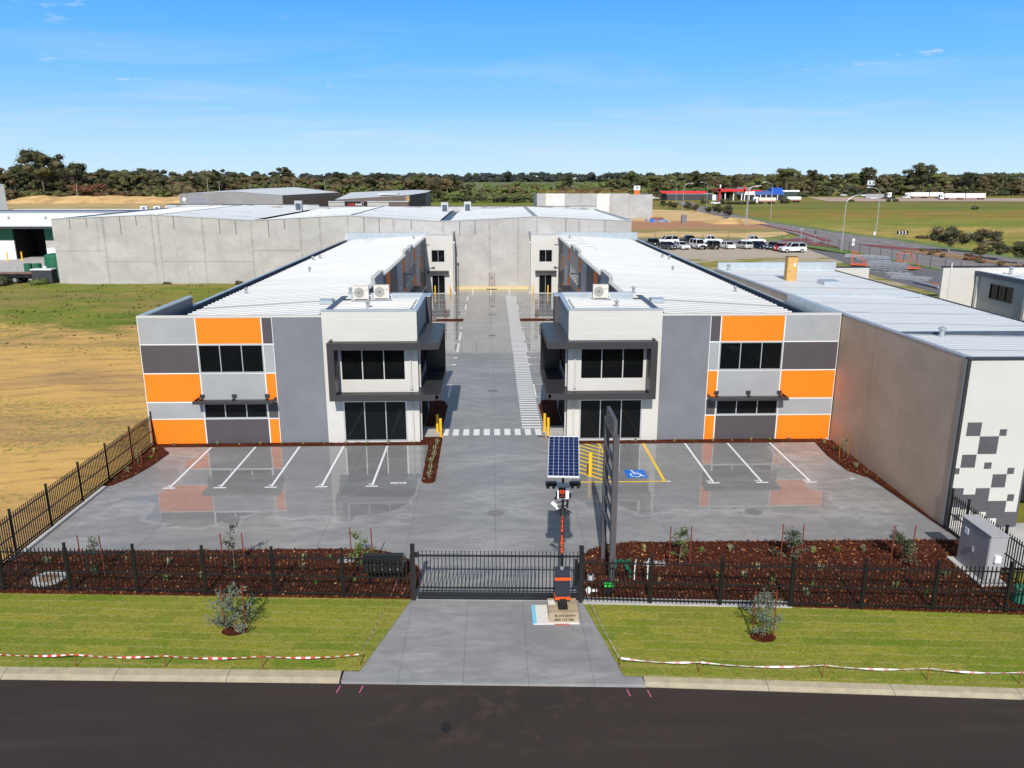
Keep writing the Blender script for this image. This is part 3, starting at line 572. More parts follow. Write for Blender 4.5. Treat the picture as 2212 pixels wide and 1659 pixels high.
def ribbed_roof(b, xa, za, xb, zb, y0, y1, pitch=0.76, h=0.07, m=0):
    """sheet running from xa to xb with ribs along x"""
    if xa > xb: xa, za, xb, zb = xb, zb, xa, za
    b.quad((xa, y0, za), (xb, y0, zb), (xb, y1, zb), (xa, y1, za), m)
    n = int((y1 - y0) / pitch)
    for i in range(n):
        y = y0 + pitch * (i + 0.5); w = 0.055
        b.add([(xa, y - w, za), (xb, y - w, zb), (xb, y - w * 0.5, zb + h), (xa, y - w * 0.5, za + h), (xb, y + w * 0.5, zb + h), (xa, y + w * 0.5, za + h), (xb, y + w, zb), (xa, y + w, za)],
              [(0, 1, 2, 3), (3, 2, 4, 5), (5, 4, 6, 7)], m)
def window(parent, x0, x1, z0, z1, y, panes, facing=-1, axis='y', fw=0.06, mframe=None, name='window', mull=0.05, depth=0.10, horiz=None):
    """window in a wall plane; axis 'y': wall plane y=const looking to -y (facing -1); axis 'x': plane x=const, span in y"""
    fr = MB(); gl = MB(); d = depth * -facing     # into the wall
    def bx(b, a0, a1, q0, q1, d0, d1, m=0):
        if axis == 'y': b.box(a0, a1, y + d0, y + d1, q0, q1, m)
        else: b.box(y + d0, y + d1, a0, a1, q0, q1, m)
    bx(fr, x0, x1, z1 - fw, z1, 0, d); bx(fr, x0, x1, z0, z0 + fw, 0, d); bx(fr, x0, x0 + fw, z0 + fw, z1 - fw, 0, d); bx(fr, x1 - fw, x1, z0 + fw, z1 - fw, 0, d)
    w = (x1 - x0) / panes
    for i in range(1, panes): bx(fr, x0 + w * i - mull / 2, x0 + w * i + mull / 2, z0 + fw, z1 - fw, 0, d)
    if horiz: bx(fr, x0 + fw, x1 - fw, horiz - 0.03, horiz + 0.03, 0, d)
    o = fr.build(name, mframe or M_alu, parent)
    for i in range(panes):
        g_ = MB(); bx(g_, x0 + w * i + (fw if i == 0 else mull / 2), x0 + w * (i + 1) - (fw if i == panes - 1 else mull / 2), z0 + fw, z1 - fw, d * 0.75, d * 1.0); g_.build('pane', M_glass, o)
    return o

PAN = [M_joint, M_lgrey, M_orange, M_dgrey, M_mgrey, M_wpaint]
def facade_cells(b, cells, y0=0.0, t=0.2, inset=0.035, X=lambda x: x):
    for (x0, x1, z0, z1, m, jn) in cells:
        b.box(X(x0), X(x1), y0 + 0.008, y0 + t, z0, z1, 0 if jn else m)
        k = inset if jn else 0.0
        if jn: b.box(X(x0 + k), X(x1 - k), y0, y0 + 0.008, z0 + k, z1 - k, m)
        else: b.box(X(x0), X(x1), y0, y0 + 0.008, z0, z1, m)

def warehouse(right):
    X = (lambda x: 1.8 - x) if right else (lambda x: x)
    sg = -1 if right else 1
    lab = 'right-hand warehouse unit with grey, white and orange front beside the tall brown-grey wall' if right else 'left-hand warehouse unit with grey, white and orange front beside the sandy lot'
    T = thing('warehouse', lab, 'warehouse', (X(-13.5), 0, 0), 'twin warehouse units facing the street')
    b = MB(); C = [-19.25, -16.0, -12.28, -11.66, -8.85]; Z = [0, 1.56, 2.57, 4.3, 6.0, 7.55]
    cells = [(C[0], C[1], Z[0], Z[1], 2, 1), (C[0], C[1], Z[1], Z[2], 1, 1), (C[0], C[1], Z[2], Z[3], 2, 1), (C[0], C[1], Z[3], Z[4], 3, 1), (C[0], C[1], Z[4], Z[5], 1, 1),
             (C[1], C[2], Z[0], Z[1], 3, 1), (C[1], C[2], Z[2], Z[3], 1, 1), (C[1], C[2], Z[4], Z[5], 2, 1),
             (C[2], C[3], Z[0], Z[1], 2, 1), (C[2], C[3], Z[1], Z[2], 3, 1), (C[2], C[3], Z[2], Z[3], 2, 1), (C[2], C[3], Z[3], Z[4], 1, 1), (C[2], C[3], Z[4], Z[5], 3, 1)]
    facade_cells(b, cells, X=X)
    b.box(X(C[3]), X(C[4]), 0.0, 0.2, 0, 7.55, 4)
    b.box(X(C[0]), X(C[4]), -0.03, 0.26, 7.55, 7.65, 5)
    b.build('front_wall', PAN, T)
    def win(x0, x1, z0, z1, y, n, **kw): return window(T, min(X(x0), X(x1)), max(X(x0), X(x1)), z0, z1, y, n, **kw)
    win(C[1], C[2], Z[3], Z[4], 0.0, 3, fw=0.075); win(C[1], C[2], Z[1], Z[2], 0.0, 3, fw=0.075)
    # outer side wall
    b = MB(); b.box(X(-19.25), X(-19.05), 0.2, 66.0, 0, 6.9); b.box(X(-19.25), X(-19.05), 0.2, 8.0, 6.9, 7.55); b.build('side_wall', M_tilt2 if not right else M_tilt2, T)
    b = MB(); b.box(X(-19.29), X(-19.01), 8.0, 66.0, 6.9, 6.96, 0); b.box(X(-19.29), X(-19.01), 0.26, 8.0, 7.55, 7.65, 0)
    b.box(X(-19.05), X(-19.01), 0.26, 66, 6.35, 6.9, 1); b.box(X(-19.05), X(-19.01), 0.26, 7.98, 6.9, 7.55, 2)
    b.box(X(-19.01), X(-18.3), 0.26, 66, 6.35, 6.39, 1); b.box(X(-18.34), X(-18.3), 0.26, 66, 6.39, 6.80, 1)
    b.build('gutter', [M_zinc, M_navy, M_zinc if right else M_navy], T)  # left parapet lining in a darker tone, its shade put in the colour
    # roof
    b = MB(); ribbed_roof(b, X(-18.3), 6.86, X(-8.85), 7.42, 0.2, 7.6); ribbed_roof(b, X(-18.3), 6.86, X(-8.05), 7.46, 7.6, 65.6)
    for yy in (30.0,): b.box(X(-18.3), X(-8.1), yy, yy + 0.12, 6.9, 6.95)
    b.build('roof', M_roof, T)
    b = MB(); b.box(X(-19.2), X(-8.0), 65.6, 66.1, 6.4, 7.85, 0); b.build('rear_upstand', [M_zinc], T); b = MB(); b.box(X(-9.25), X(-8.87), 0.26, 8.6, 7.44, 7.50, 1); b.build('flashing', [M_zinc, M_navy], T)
    # wall along the court, painted in upright strips, with raised parapets
    b = MB(); P = lambda a, c, z0, z1, m: b.box(X(-8.07), X(-8.03), a, c, z0, z1, m)
    b.box(X(-8.27), X(-8.07), 7.5, 66.2, 0, 7.5, 4)
    strips = [(7.5, 15.4, 3), (15.4, 20.2, 1), (20.2, 22.3, 3), (22.3, 24.8, 2), (24.8, 30.2, 3), (30.2, 34.8, 1), (48.3, 53.6, 1), (55.4, 62.0, 3)]
    for a, c, m in strips: P(a, c, 0, 7.46, m)
    for a, c in ((34.8, 37.2), (45.9, 48.3)): P(a, c, 5.9, 7.46, 2); P(a, c, 4.2, 5.9, 3); P(a, c, 0.0, 4.2, 2)
    P(37.2, 41.2, 5.9, 7.46, 1); P(42.0, 45.9, 5.9, 7.46, 1); P(41.2, 42.0, 5.9, 7.46, 2); P(37.2, 41.3, 0, 4.2, 1); P(41.3, 41.6, 0, 4.2, 2); P(41.6, 45.9, 0, 4.2, 1)
    P(53.6, 55.4, 5.8, 7.46, 1); P(53.6, 55.4, 4.2, 5.8, 2); P(53.6, 55.4, 2.4, 4.2, 3); P(53.6, 55.4, 0, 2.4, 2)
    b.build('court_wall', PAN, T)
    b = MB()
    for a, c in ((15.4, 20.2), (37.2, 41.1), (42.0, 45.4)): b.box(X(-8.27), X(-8.0), a, c, 7.46, 7.86, 1); b.box(X(-8.35), X(-7.95), a - 0.05, c + 0.05, 7.86, 7.92, 0)
    for a, c in ((7.6, 15.35), (20.25, 37.1), (45.45, 62.0)): b.box(X(-8.2), X(-7.9), a, c, 7.44, 7.52, 0)
    b.build('parapet', [M_wpaint, M_lgrey], T)
    pf = 1 if not right else -1
    window(T, 37.4, 41.0, 4.25, 5.85, X(-8.02), 3, facing=pf, axis='x'); window(T, 41.9, 45.6, 4.25, 5.85, X(-8.02), 3, facing=pf, axis='x')
    window(T, 50.2, 51.6, 2.6, 4.8, X(-8.02), 1, facing=pf, axis='x'); window(T, 56.0, 58.2, 3.6, 5.7, X(-8.02), 2, facing=pf, axis='x')
    window(T, 32.2, 33.6, 2.2, 4.75, X(-8.02), 1, facing=pf, axis='x'); window(T, 46.2, 48.0, 4.3, 5.8, X(-8.02), 1, facing=pf, axis='x')
    b = MB(); b.box(X(-8.02), X(-6.8), 41.0, 46.6, 2.95, 3.08, 0); b.box(X(-8.02), X(-6.75), 40.9, 41.0, 2.9, 3.16, 1); b.box(X(-6.8), X(-6.7), 40.9, 46.6, 2.9, 3.16, 1); b.build('awning', [M_dark, M_char], T, 'dark awning along the court wall')
    for ya in (35.6, 57.5):
        b = MB(); b.obox((X(-8.0), ya, 5.7 if ya < 40 else 6.8), (X(-7.3), ya, 5.75 if ya < 40 else 6.85), 0.08, 0.08); b.box(X(-7.45), X(-7.1), ya - 0.15, ya + 0.15, 5.7 if ya < 40 else 6.8, 5.8 if ya < 40 else 6.9); b.build('flood_lamp', M_dark, T)
    # white two-storey office block at the street corner
    b = MB(); bx = lambda x0, x1, y0, y1, z0, z1, m=0: b.box(X(x0), X(x1), y0, y1, z0, z1, m)
    bx(-8.85, -7.9, -0.03, 0.2, 0, 7.88); bx(-4.18, -3.45, -0.03, 0.2, 0, 7.88); bx(-7.9, -4.18, -0.03, 0.2, 0, 0.10); bx(-7.9, -4.18, -0.03, 0.2, 2.60, 3.82); bx(-7.9, -4.18, -0.03, 0.2, 5.66, 7.88)
    for zz in (6.55, 7.4): bx(-8.0, -4.3, -0.036, -0.028, zz, zz + 0.018, 2)
    bx(-8.88, -3.42, -0.06, 0.24, 7.88, 7.96, 1)
    # court side of the block
    bx(-3.65, -3.45, 0.2, 0.9, 0, 7.8, 3); bx(-3.65, -3.45, 0.9, 5.9, 2.65, 3.7, 3); bx(-3.65, -3.45, 0.9, 5.9, 5.6, 7.8, 3); bx(-3.65, -3.45, 5.9, 7.4, 0, 7.8, 3); bx(-3.65, -3.45, 0.9, 5.9, 0, 0.1, 3)
    bx(-3.67, -3.40, 0.24, 7.4, 7.8, 7.88, 1); bx(-8.3, -3.45, 7.2, 7.4, 0, 7.8, 3); bx(-8.3, -3.4, 7.15, 7.45, 7.8, 7.88, 1); bx(-8.4, -3.66, 7.12, 7.18, 7.35, 7.8, 1)
    b.build('office_block', [M_wpaint, M_zinc, M_joint, M_lgrey], T)
    b = MB(); b.box(X(-3.45), X(-3.15), 6.4, 7.6, 5.2, 7.75, 0); b.box(X(-3.48), X(-3.12), 6.35, 7.65, 7.75, 7.82, 1); b.build('blade_wall', [M_dgrey, M_zinc], T)
    b = MB(); ribbed_roof(b, X(-8.85), 7.42, X(-3.65), 7.56, 0.22, 7.15, pitch=0.6); b.box(X(-4.05), X(-3.95), 0.7, 6.2, 7.57, 7.60, 1); b.build('office_roof', [M_roof, M_dark], T)
    win(-7.9, -4.18, 3.82, 5.66, -0.02, 3, fw=0.05, mframe=M_wpaint); win(-7.9, -4.18, 0.10, 2.60, -0.02, 3, fw=0.08)
    window(T, 0.9, 5.9, 3.7, 5.6, X(-3.46), 3, facing=pf, axis='x', mframe=M_dark, depth=0.12); window(T, 0.9, 5.9, 0.1, 2.65, X(-3.46), 4, facing=pf, axis='x', mframe=M_dark, depth=0.12, name='glazed_entrance')
    # charcoal hood wrapping the corner
    b = MB(); bx = lambda x0, x1, y0, y1, z0, z1, m=0: b.box(X(x0), X(x1), y0, y1, z0, z1, m)
    bx(-8.40, -2.15, -1.27, -1.17, 5.90, 6.28); bx(-8.40, -8.02, -1.27, -1.17, 3.29, 5.90); bx(-8.40, -2.40, -1.27, -1.17, 2.92, 3.29)   # face
    bx(-8.40, -8.30, -1.17, -0.03, 2.92, 6.28); bx(-8.06, -8.02, -1.17, -0.03, 3.29, 5.90)
    bx(-8.30, -3.45, -1.17, -0.03, 6.10, 6.14, 1); bx(-8.02, -3.45, -1.17, -0.03, 5.90, 5.94); bx(-8.02, -3.45, -1.17, -0.03, 3.08, 3.12, 1); bx(-8.30, -3.45, -1.17, -0.03, 2.92, 2.95)
    bx(-3.45, -2.25, -1.17, 4.9, 6.22, 6.26); bx(-3.40, -2.25, -1.17, 4.9, 5.92, 5.96, 1); bx(-2.25, -2.15, -1.17, 4.9, 5.90, 6.28)
    bx(-3.45, -2.25, -1.17, 4.9, 3.20, 3.24); bx(-3.40, -2.25, -1.17, 4.9, 2.92, 2.96); bx(-2.25, -2.15, -1.17, 4.9, 2.92, 3.29)
    bx(-3.40, -2.15, 4.78, 4.9, 3.29, 5.90, 1); bx(-3.40, -2.15, 4.9, 5.0, 2.92, 6.28)  # fin face and the soffit use a blacker coat to paint in their shade
    for i in range(60): bx(-8.2 + i * 0.079, -8.2 + i * 0.079 + 0.025, -1.15, -0.06, 3.12, 3.135); bx(-8.2 + i * 0.079, -8.2 + i * 0.079 + 0.025, -1.15, -0.06, 6.14, 6.155)
    b.build('corner_hood', [M_char, M_black], T)
    b = MB(); b.cyl((X(-3.82), -0.09, 0.05), (X(-3.82), -0.09, 2.9), 0.05, n=8); b.cyl((X(-3.86), -0.09, 3.35), (X(-3.86), -0.09, 5.9), 0.05, n=8); b.cyl((X(-3.86), -0.1, 3.3), (X(-3.86), -0.1, 3.55), 0.08, n=8); b.build('downpipe', M_wpaint, T)
    b = MB(); b.cyl((X(-3.38), 0.35, 0.05), (X(-3.38), 0.35, 2.9), 0.05, n=8); b.cyl((X(-3.38), 0.35, 3.3), (X(-3.38), 0.35, 5.9), 0.05, n=8); b.build('downpipe', M_wpaint, T)
    # steel sun hood over the low street window
    b = MB(); bx = lambda x0, x1, y0, y1, z0, z1, m=0: b.box(X(x0), X(x1), y0, y1, z0, z1, m)
    bx(-16.25, -11.72, -0.95, -0.87, 2.70, 2.88); bx(-16.25, -16.17, -0.87, -0.02, 2.70, 2.88); bx(-11.80, -11.72, -0.87, -0.02, 2.70, 2.88); bx(-16.2, -11.8, -0.9, -0.02, 2.70, 2.73)
    for xx in (-16.0, -14.15, -12.25): bx(xx - 0.04, xx + 0.04, -0.87, -0.02, 2.73, 2.84); bx(xx - 0.14, xx + 0.14, -0.05, -0.02, 2.84, 3.05)
    b.build('window_hood', M_char, T)
    # rear office block
    b = MB(); bx = lambda x0, x1, y0, y1, z0, z1, m=0: b.box(X(x0), X(x1), y0, y1, z0, z1, m)
    bx(-8.05, -7.2, 62, 62.2, 0, 7.8); bx(-5.42, -4.3, 62, 62.2, 0, 7.8); bx(-7.2, -5.42, 62, 62.2, 2.5, 4.2); bx(-7.2, -5.42, 62, 62.2, 5.84, 7.8)
    bx(-4.5, -4.3, 62.2, 66.28, 0, 8.0, 2); bx(-8.05, -4.25, 61.95, 62.3, 7.8, 7.88, 1); bx(-4.55, -4.22, 61.95, 66.28, 8.0, 8.07, 3); bx(-4.5, -4.3, 62, 62.2, 7.8, 8.0, 2); bx(-8.05, -4.5, 62.3, 66.28, 7.5, 7.55, 1)
    b.build('rear_office', [M_wpaint, M_zinc, M_wpaint, M_zinc], T)
    win(-7.2, -5.42, 4.2, 5.84, 62.0, 2, fw=0.06)
    win(-7.2, -5.42, 0.0, 2.5, 62.0, 2, fw=0.07, name='glass_door')
    b = MB(); b.box(X(-7.75), X(-4.9), 61.1, 62.0, 2.85, 3.08); b.build('door_hood', M_char, T)
    b = MB(); b.cyl((X(-4.15), 61.9, 0.1), (X(-4.15), 61.9, 6.7), 0.06, n=8); b.box(X(-4.3), X(-4.0), 61.75, 62.0, 6.7, 6.95); b.box(X(-4.35), X(-4.0), 61.6, 61.95, 0.02, 0.15); b.build('downpipe', M_wpaint, T)
    # small things fixed to the roof
    for (x, y, z) in ((-17.3, 14.0, 6.92), (-8.95, 10.2, 7.42), (-6.75, 3.6, 7.48), (-15.5, 27.0, 7.0), (-9.3, 60.0, 7.4), (-17.6, 38.0, 6.9), (-17.2, 39.5, 6.9)):
        b = MB(); b.cyl((X(x), y, z), (X(x), y, z + 0.32), 0.09, n=8); b.cyl((X(x), y, z + 0.32), (X(x), y, z + 0.36), 0.17, n=10); b.cyl((X(x), y, z + 0.36), (X(x), y, z + 0.47), 0.15, 0.04, n=10); b.cyl((X(x), y, z), (X(x), y, z + 0.05), 0.16, n=8); b.build('roof_vent', M_galv, T)
    b = MB(); b.side([(5.8, 7.4), (5.8, 7.62), (6.5, 7.66), (6.5, 7.4)], X(-10.2), X(-9.35), 0); b.build('roof_cowl', M_zinc, T)
    return T
warehouse(False); warehouse(True)

# ================================================================ the long concrete warehouse across the back
T = thing('concrete_warehouse', 'long raw concrete warehouse with pale multi-gabled roof closing the back of the court', 'warehouse', (-19, 66.3, 0))
prof = [(-59.0, 9.70), (-45.5, 10.26), (-32.1, 9.48), (-18.9, 10.12), (-5.8, 9.32), (7.1, 9.95), (20.3, 9.32)]
def topz(x):
    for (a, za), (c, zc) in zip(prof[:-1], prof[1:]):
        if a <= x <= c: return za + (zc - za) * (x - a) / (c - a)
    return 9.5
joints = [-59.0, -52.1, -45.5, -44.65, -38.7, -32.1, -25.4, -22.7, -18.9, -12.6, -5.8, 0.6, 4.55, 7.1, 13.0, 16.6, 20.3]
b = MB()
for a, c in zip(joints[:-1], joints[1:]):
    g0 = 0.02; zl, zr = topz(a), topz(c); b.side([(a + g0, -0.2), (c - g0, -0.2), (c - g0, zr), (a + g0, zl)], 66.3, 66.5, 0, axis='x')
    for fx in (0.35, 0.68):
        if c - a > 5 and random.random() < 0.7: xx = a + (c - a) * fx; b.box(xx, xx + 0.09, 66.292, 66.3, topz(xx) - random.uniform(1.2, 2.6), topz(xx) - 0.05, 1)
    if c - a > 5 and c < -20 and random.random() < 0.75: zz = random.choice((3.9, 5.4, 7.0)); b.box(a + 0.1, c - 0.1, 66.293, 66.3, zz, zz + 0.035, 1)
for xj in joints[1:-1]:
    r_ = random.Random(int(xj * 7)); zt = topz(xj); x0_ = xj - .16; n_ = 34
    for q in range(n_):
        w0 = r_.uniform(.05, .17) * (1.3 - q / n_); b.quad((xj - w0, 66.295, zt - (q + 1) * zt / n_), (xj + w0 * r_.uniform(.6, 1.3), 66.295, zt - (q + 1) * zt / n_), (xj + w0, 66.295, zt - q * zt / n_), (xj - w0, 66.295, zt - q * zt / n_), 2)
b.side([(-58.9, -0.2), (20.2, -0.2), (20.2, 9.2), (7.1, 9.8), (-5.8, 9.2), (-18.9, 10.0), (-32.1, 9.3), (-45.5, 10.1), (-58.9, 9.5)], 66.5, 66.6, 1, axis='x')
b.build('front_wall', [M_tilt, M_seam, tilt_mat('stained_concrete_strip', (0.33, 0.315, 0.295), 0.4)], T)
b = MB(); b.box(20.1, 20.3, 66.5, 106, 0, 9.28); b.box(-59.0, -58.8, 66.5, 106, 0.5, 9.6); b.box(-58.8, 20.1, 105.8, 106, 0, 9.2); b.build('side_wall', M_tilt, T)
b = MB()
for (a, za), (c, zc) in zip(prof[:-1], prof[1:]): b.side([(a, za), (c, zc), (c, zc + 0.09), (a, za + 0.09)], 66.22, 66.62, 0, axis='x')
b.box(-58.8, -31, 105.6, 106.1, 9.2, 10.33, 0); b.box(-58.9, -31, 105.55, 106.2, 10.33, 10.4, 1); b.box(-31, -6, 105.6, 106.1, 9.2, 9.98, 0); b.box(-31, -6, 105.55, 106.2, 9.98, 10.03, 1)
b.box(-6, 20.3, 105.6, 106.1, 9.0, 9.96, 0); b.box(-6, 20.4, 105.55, 106.2, 9.96, 10.01, 1); b.box(20.1, 20.4, 66.6, 106, 9.3, 9.5, 2); b.box(-59.1, -58.7, 66.6, 106, 9.6, 9.75, 3); b.box(-58.7, -57.6, 66.6, 106, 9.64, 9.69, 3)
b.build('capping', [M_roof, M_dark, M_galv, M_navy], T)
b = MB()
for k, ((a, za), (c, zc)) in enumerate(zip(prof[:-1], prof[1:])):
    ribbed_roof(b, a + (0.7 if k in (2, 4) else 0), za - 0.08, c - (0.7 if k in (1, 3) else 0.1), zc - 0.08, 66.6, 105.6, pitch=1.6, h=0.03)
b.build('roof', M_roof2, T)
b = MB(); b.box(-33.0, -31.3, 66.6, 105.5, 9.05, 9.10); b.box(-6.6, -5.0, 66.6, 105.5, 8.95, 9.0); b.box(-5.05, -5.0, 66.6, 105.5, 9.0, 9.36); b.box(6.75, 7.45, 66.6, 105.5, 9.82, 9.88); b.box(-19.1, -18.7, 66.6, 105.5, 10.02, 10.07); b.box(-45.6, -45.35, 66.6, 105.5, 10.18, 10.22); b.build('valley_gutter', M_navy, T)
for (x, y, z) in ((-7.3, 97, 9.15), (-3.3, 97, 9.25), (-33.0, 98, 9.4)):
    b = MB(); b.box(x - 0.6, x + 0.6, y, y + 0.9, z, z + 1.75, 0); b.box(x - 0.42, x + 0.42, y - 0.02, y, z + 0.25, z + 1.4, 1); b.box(x - 0.65, x + 0.65, y - 0.05, y + 0.95, z + 1.75, z + 1.82, 0)
    b.build('roof_cooler', [M_roof, M_navy], T)

# ================================================================ neighbour on the right
T = thing('neighbour_building', 'neighbouring warehouse with brown-grey side wall and dark squares on its white front', 'warehouse', (26, -12, 0))
b = MB()
ys = [-12.35, -4.1, 4.0, 12.0, 19.5, 27.0]
for a, c in zip(ys[:-1], ys[1:]):
    b.add([(21.12, a + .025, -0.1), (21.12, c - .025, -0.1), (21.12, c - .025, 7.53 - 0.016 * c), (21.12, a + .025, 7.53 - 0.016 * a), (21.32, a + .025, -0.1), (21.32, c - .025, -0.1), (21.32, c - .025, 7.53 - 0.016 * c), (21.32, a + .025, 7.53 - 0.016 * a)],
          [(0, 1, 2, 3), (4, 7, 6, 5), (3, 2, 6, 7), (0, 3, 7, 4), (1, 5, 6, 2)])
b.box(21.14, 21.3, -12.3, 27, 0, 7.0, 1); b.build('side_wall', [M_brown, M_seam], T)
b = MB(); b.add([(21.11, -12.4, 7.74), (21.40, -12.4, 7.74), (21.40, 27, 7.11), (21.11, 27, 7.11), (21.11, -12.4, 7.82), (21.40, -12.4, 7.82), (21.40, 27, 7.19), (21.11, 27, 7.19)], [(0, 3, 2, 1), (4, 5, 6, 7), (0, 1, 5, 4), (1, 2, 6, 5), (2, 3, 7, 6), (3, 0, 4, 7)])
b.build('capping', M_galv, T)
b = MB(); b.box(21.1, 24.27, -12.45, -12.25, -0.05, 3.3, 0); b.box(21.1, 34, -12.45, -12.25, 3.3, 7.74, 0); b.box(21.08, 21.2, -12.47, -12.36, 0, 7.74, 2); b.box(21.08, 34, -12.5, -12.2, 7.74, 7.83, 2)
b.box(24.3, 34, -9.5, -9.3, 0, 3.3, 3); b.box(24.27, 24.4, -12.4, -9.5, 0, 3.3, 1)  # recess back and side coloured dark, painting in the entrance shade
px = [(21.45, 22.08, 4.34, 4.96), (22.92, 23.23, 4.34, 4.64), (22.08, 22.92, 3.51, 4.32), (21.42, 22.05, 2.88, 3.48), (22.47, 22.79, 2.82, 3.11), (21.12, 21.40, 2.57, 2.85), (23.55, 23.85, 2.56, 2.85), (22.93, 23.55, 1.93, 2.55),
      (21.12, 21.72, 1.00, 1.91), (21.72, 22.27, 0.9, 1.60), (22.27, 22.90, 0.9, 1.90), (23.75, 24.05, 1.27, 1.59), (22.90, 23.74, 0.45, 1.28), (23.42, 24.26, 0.0, 0.75), (22.27, 22.58, 0.5, 0.9), (21.45, 21.75, 0.35, 0.65), (22.58, 22.9, 0.76, 0.9)]
for k, (x0, x1, z0, z1) in enumerate(px): b.box(x0, x1, -12.456 - .003 * (k % 5), -12.45, z0, z1, 1)
b.build('front_wall', [M_wpaint, mat('dark_square_paint', (0.085, 0.080, 0.088), 0.6, var=0.08), M_char, M_dark], T)
b = MB(); ribbed_roof(b, 21.4, 7.30, 32.1, 7.05, -12.2, -4.3, h=0.012, pitch=0.5); ribbed_roof(b, 21.4, 7.22, 32.1, 6.98, -4.1, 26.9, h=0.012, pitch=0.5); b.build('roof', M_roof2, T)
b = MB(); b.box(21.4, 31.1, -4.32, -4.1, 7.05, 7.36, 0); b.box(32.1, 32.25, -12.2, 27, 6.7, 7.04, 1); b.box(21.4, 32.2, 26.8, 27.1, 6.9, 7.75, 2); b.box(21.4, 31.1, 10.0, 10.1, 7.05, 7.28, 2); b.build('flashing', [M_navy, M_dark, M_zinc], T)
b = MB(); b.box(31.9, 32.1, -12.2, 27, 0, 6.7); b.box(21.4, 32.1, 26.9, 27.1, 0, 6.9); b.build('rear_wall', M_tilt2, T)
b = MB(); b.box(32.2, 35.4, 27.0, 27.25, 0, 7.25, 0); b.box(32.15, 35.45, 26.95, 27.3, 7.25, 7.33, 1); b.build('rear_office', [M_wpaint, M_dark], T)
for x, y, z in ((24.2, -4.9, 7.22), (22.0, 25.6, 7.2)):
    b = MB(); b.cyl((x, y, z), (x, y, z + 0.4), 0.13, n=10); b.cyl((x, y, z + 0.4), (x, y, z + 0.45), 0.22, n=10); b.cyl((x, y, z + .45), (x, y, z + 0.55), 0.2, 0.06, n=10); b.cyl((x, y, z), (x, y, z + .1), 0.2, n=10); b.build('roof_vent', M_galv, T)
b = MB(); b.side([(15.8, 7.1), (15.8, 7.42), (17.2, 7.45), (17.2, 7.1)], 26.6, 27.9, 0); b.build('roof_cowl', M_zinc, T)

T = thing('office_building', 'white and grey two-storey building with a dark-framed window at the right edge', 'office building', (42, 20, 0))
b = MB(); b.box(38.8, 60, 21.0, 21.3, 0, 7.9, 0); b.box(38.75, 60, 20.96, 21.34, 7.9, 8.0, 1)
b.box(39.4, 39.5, 20.93, 21.0, 4, 8.3, 0); b.build('white_wing', [M_wpaint, M_dark], T)
b = MB(); y0 = 8.0
b.box(41.7, 41.9, y0, 16.0, 0, 7.3, 0); b.box(41.7, 41.9, 18.95, 21.0, 0, 7.3, 0); b.box(41.7, 41.9, 16.0, 18.95, 0, 5.6, 0); b.box(41.7, 41.9, 16.0, 18.95, 6.85, 7.3, 0); b.box(41.9, 60, y0, y0 + 0.2, 0, 7.3, 0)
b.box(41.62, 41.7, 14.3, 14.6, 0, 7.2, 2); b.box(41.58, 41.7, 20.5, 20.8, 0, 7.2, 2); b.build('grey_wing', [M_lgrey, M_wpaint, M_wpaint], T)
window(T, 16.0, 18.95, 5.6, 6.85, 41.68, 3, facing=-1, axis='x', mframe=M_dark, fw=0.08)
b = MB(); ribbed_roof(b, 41.8, 7.45, 60, 7.7, y0, 21.0, h=0.03); b.build('roof', M_roof2, T)
b = MB(); b.box(41.5, 41.9, y0 - 0.1, 21.0, 7.3, 7.62); b.build('fascia', mat('navy_fascia', (0.02, 0.04, 0.09), 0.4, var=0.1), T)
b = MB(); b.cyl((43.6, 19.5, 7.5), (43.6, 19.5, 8.0), 0.14, n=10); b.cyl((43.6, 19.5, 8.0), (43.6, 19.5, 8.1), 0.24, n=10); b.build('roof_vent', M_galv, T)

# ================================================================ workshop on the left
T = thing('workshop', 'white workshop with dark green band and black open doorway at the left edge', 'workshop', (-90, 101, 0.9))
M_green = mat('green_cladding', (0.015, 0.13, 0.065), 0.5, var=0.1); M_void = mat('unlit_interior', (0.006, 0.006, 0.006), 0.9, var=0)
b = MB(); b.box(-135, -84.8, 101, 101.3, 0.9, 4.3, 0); b.box(-135, -84.8, 101, 101.3, 4.3, 6.6, 1); b.box(-79.2, -68, 101, 101.3, 4.3, 6.6, 1); b.box(-79.2, -68, 101, 101.3, 0.9, 2.9, 0); b.box(-79.2, -68, 101, 101.3, 2.9, 4.3, 2); b.box(-135, -68, 101, 101.3, 6.6, 8.95, 0)
b.box(-68.2, -68, 101.3, 146, 0.9, 7.7, 0); b.box(-135, -68, 145.8, 146, 0.9, 7.6, 0)
b.build('front_wall', [M_white2, M_green, M_tilt], T)
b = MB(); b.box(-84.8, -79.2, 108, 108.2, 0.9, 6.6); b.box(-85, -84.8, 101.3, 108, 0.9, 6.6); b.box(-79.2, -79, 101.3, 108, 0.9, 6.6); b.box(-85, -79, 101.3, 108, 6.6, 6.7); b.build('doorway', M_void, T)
b = MB(); b.box(-135, -68, 98.0, 101, 6.45, 6.85, 0); b.box(-135, -68, 97.95, 101, 6.85, 6.9, 1); b.build('awning', [M_char, M_zinc], T)
for x in (-98, -91.5, -85, -78.5):
    b = MB(); b.obox((x, 100.9, 8.3), (x - 1.4, 98.2, 6.95), 0.07, 0.07); b.obox((x, 100.9, 8.3), (x + 0.3, 98.2, 6.95), 0.05, 0.05); b.box(x - 0.2, x + 0.2, 100.85, 101, 8.1, 8.5); b.build('awning_stay', M_galv, T)

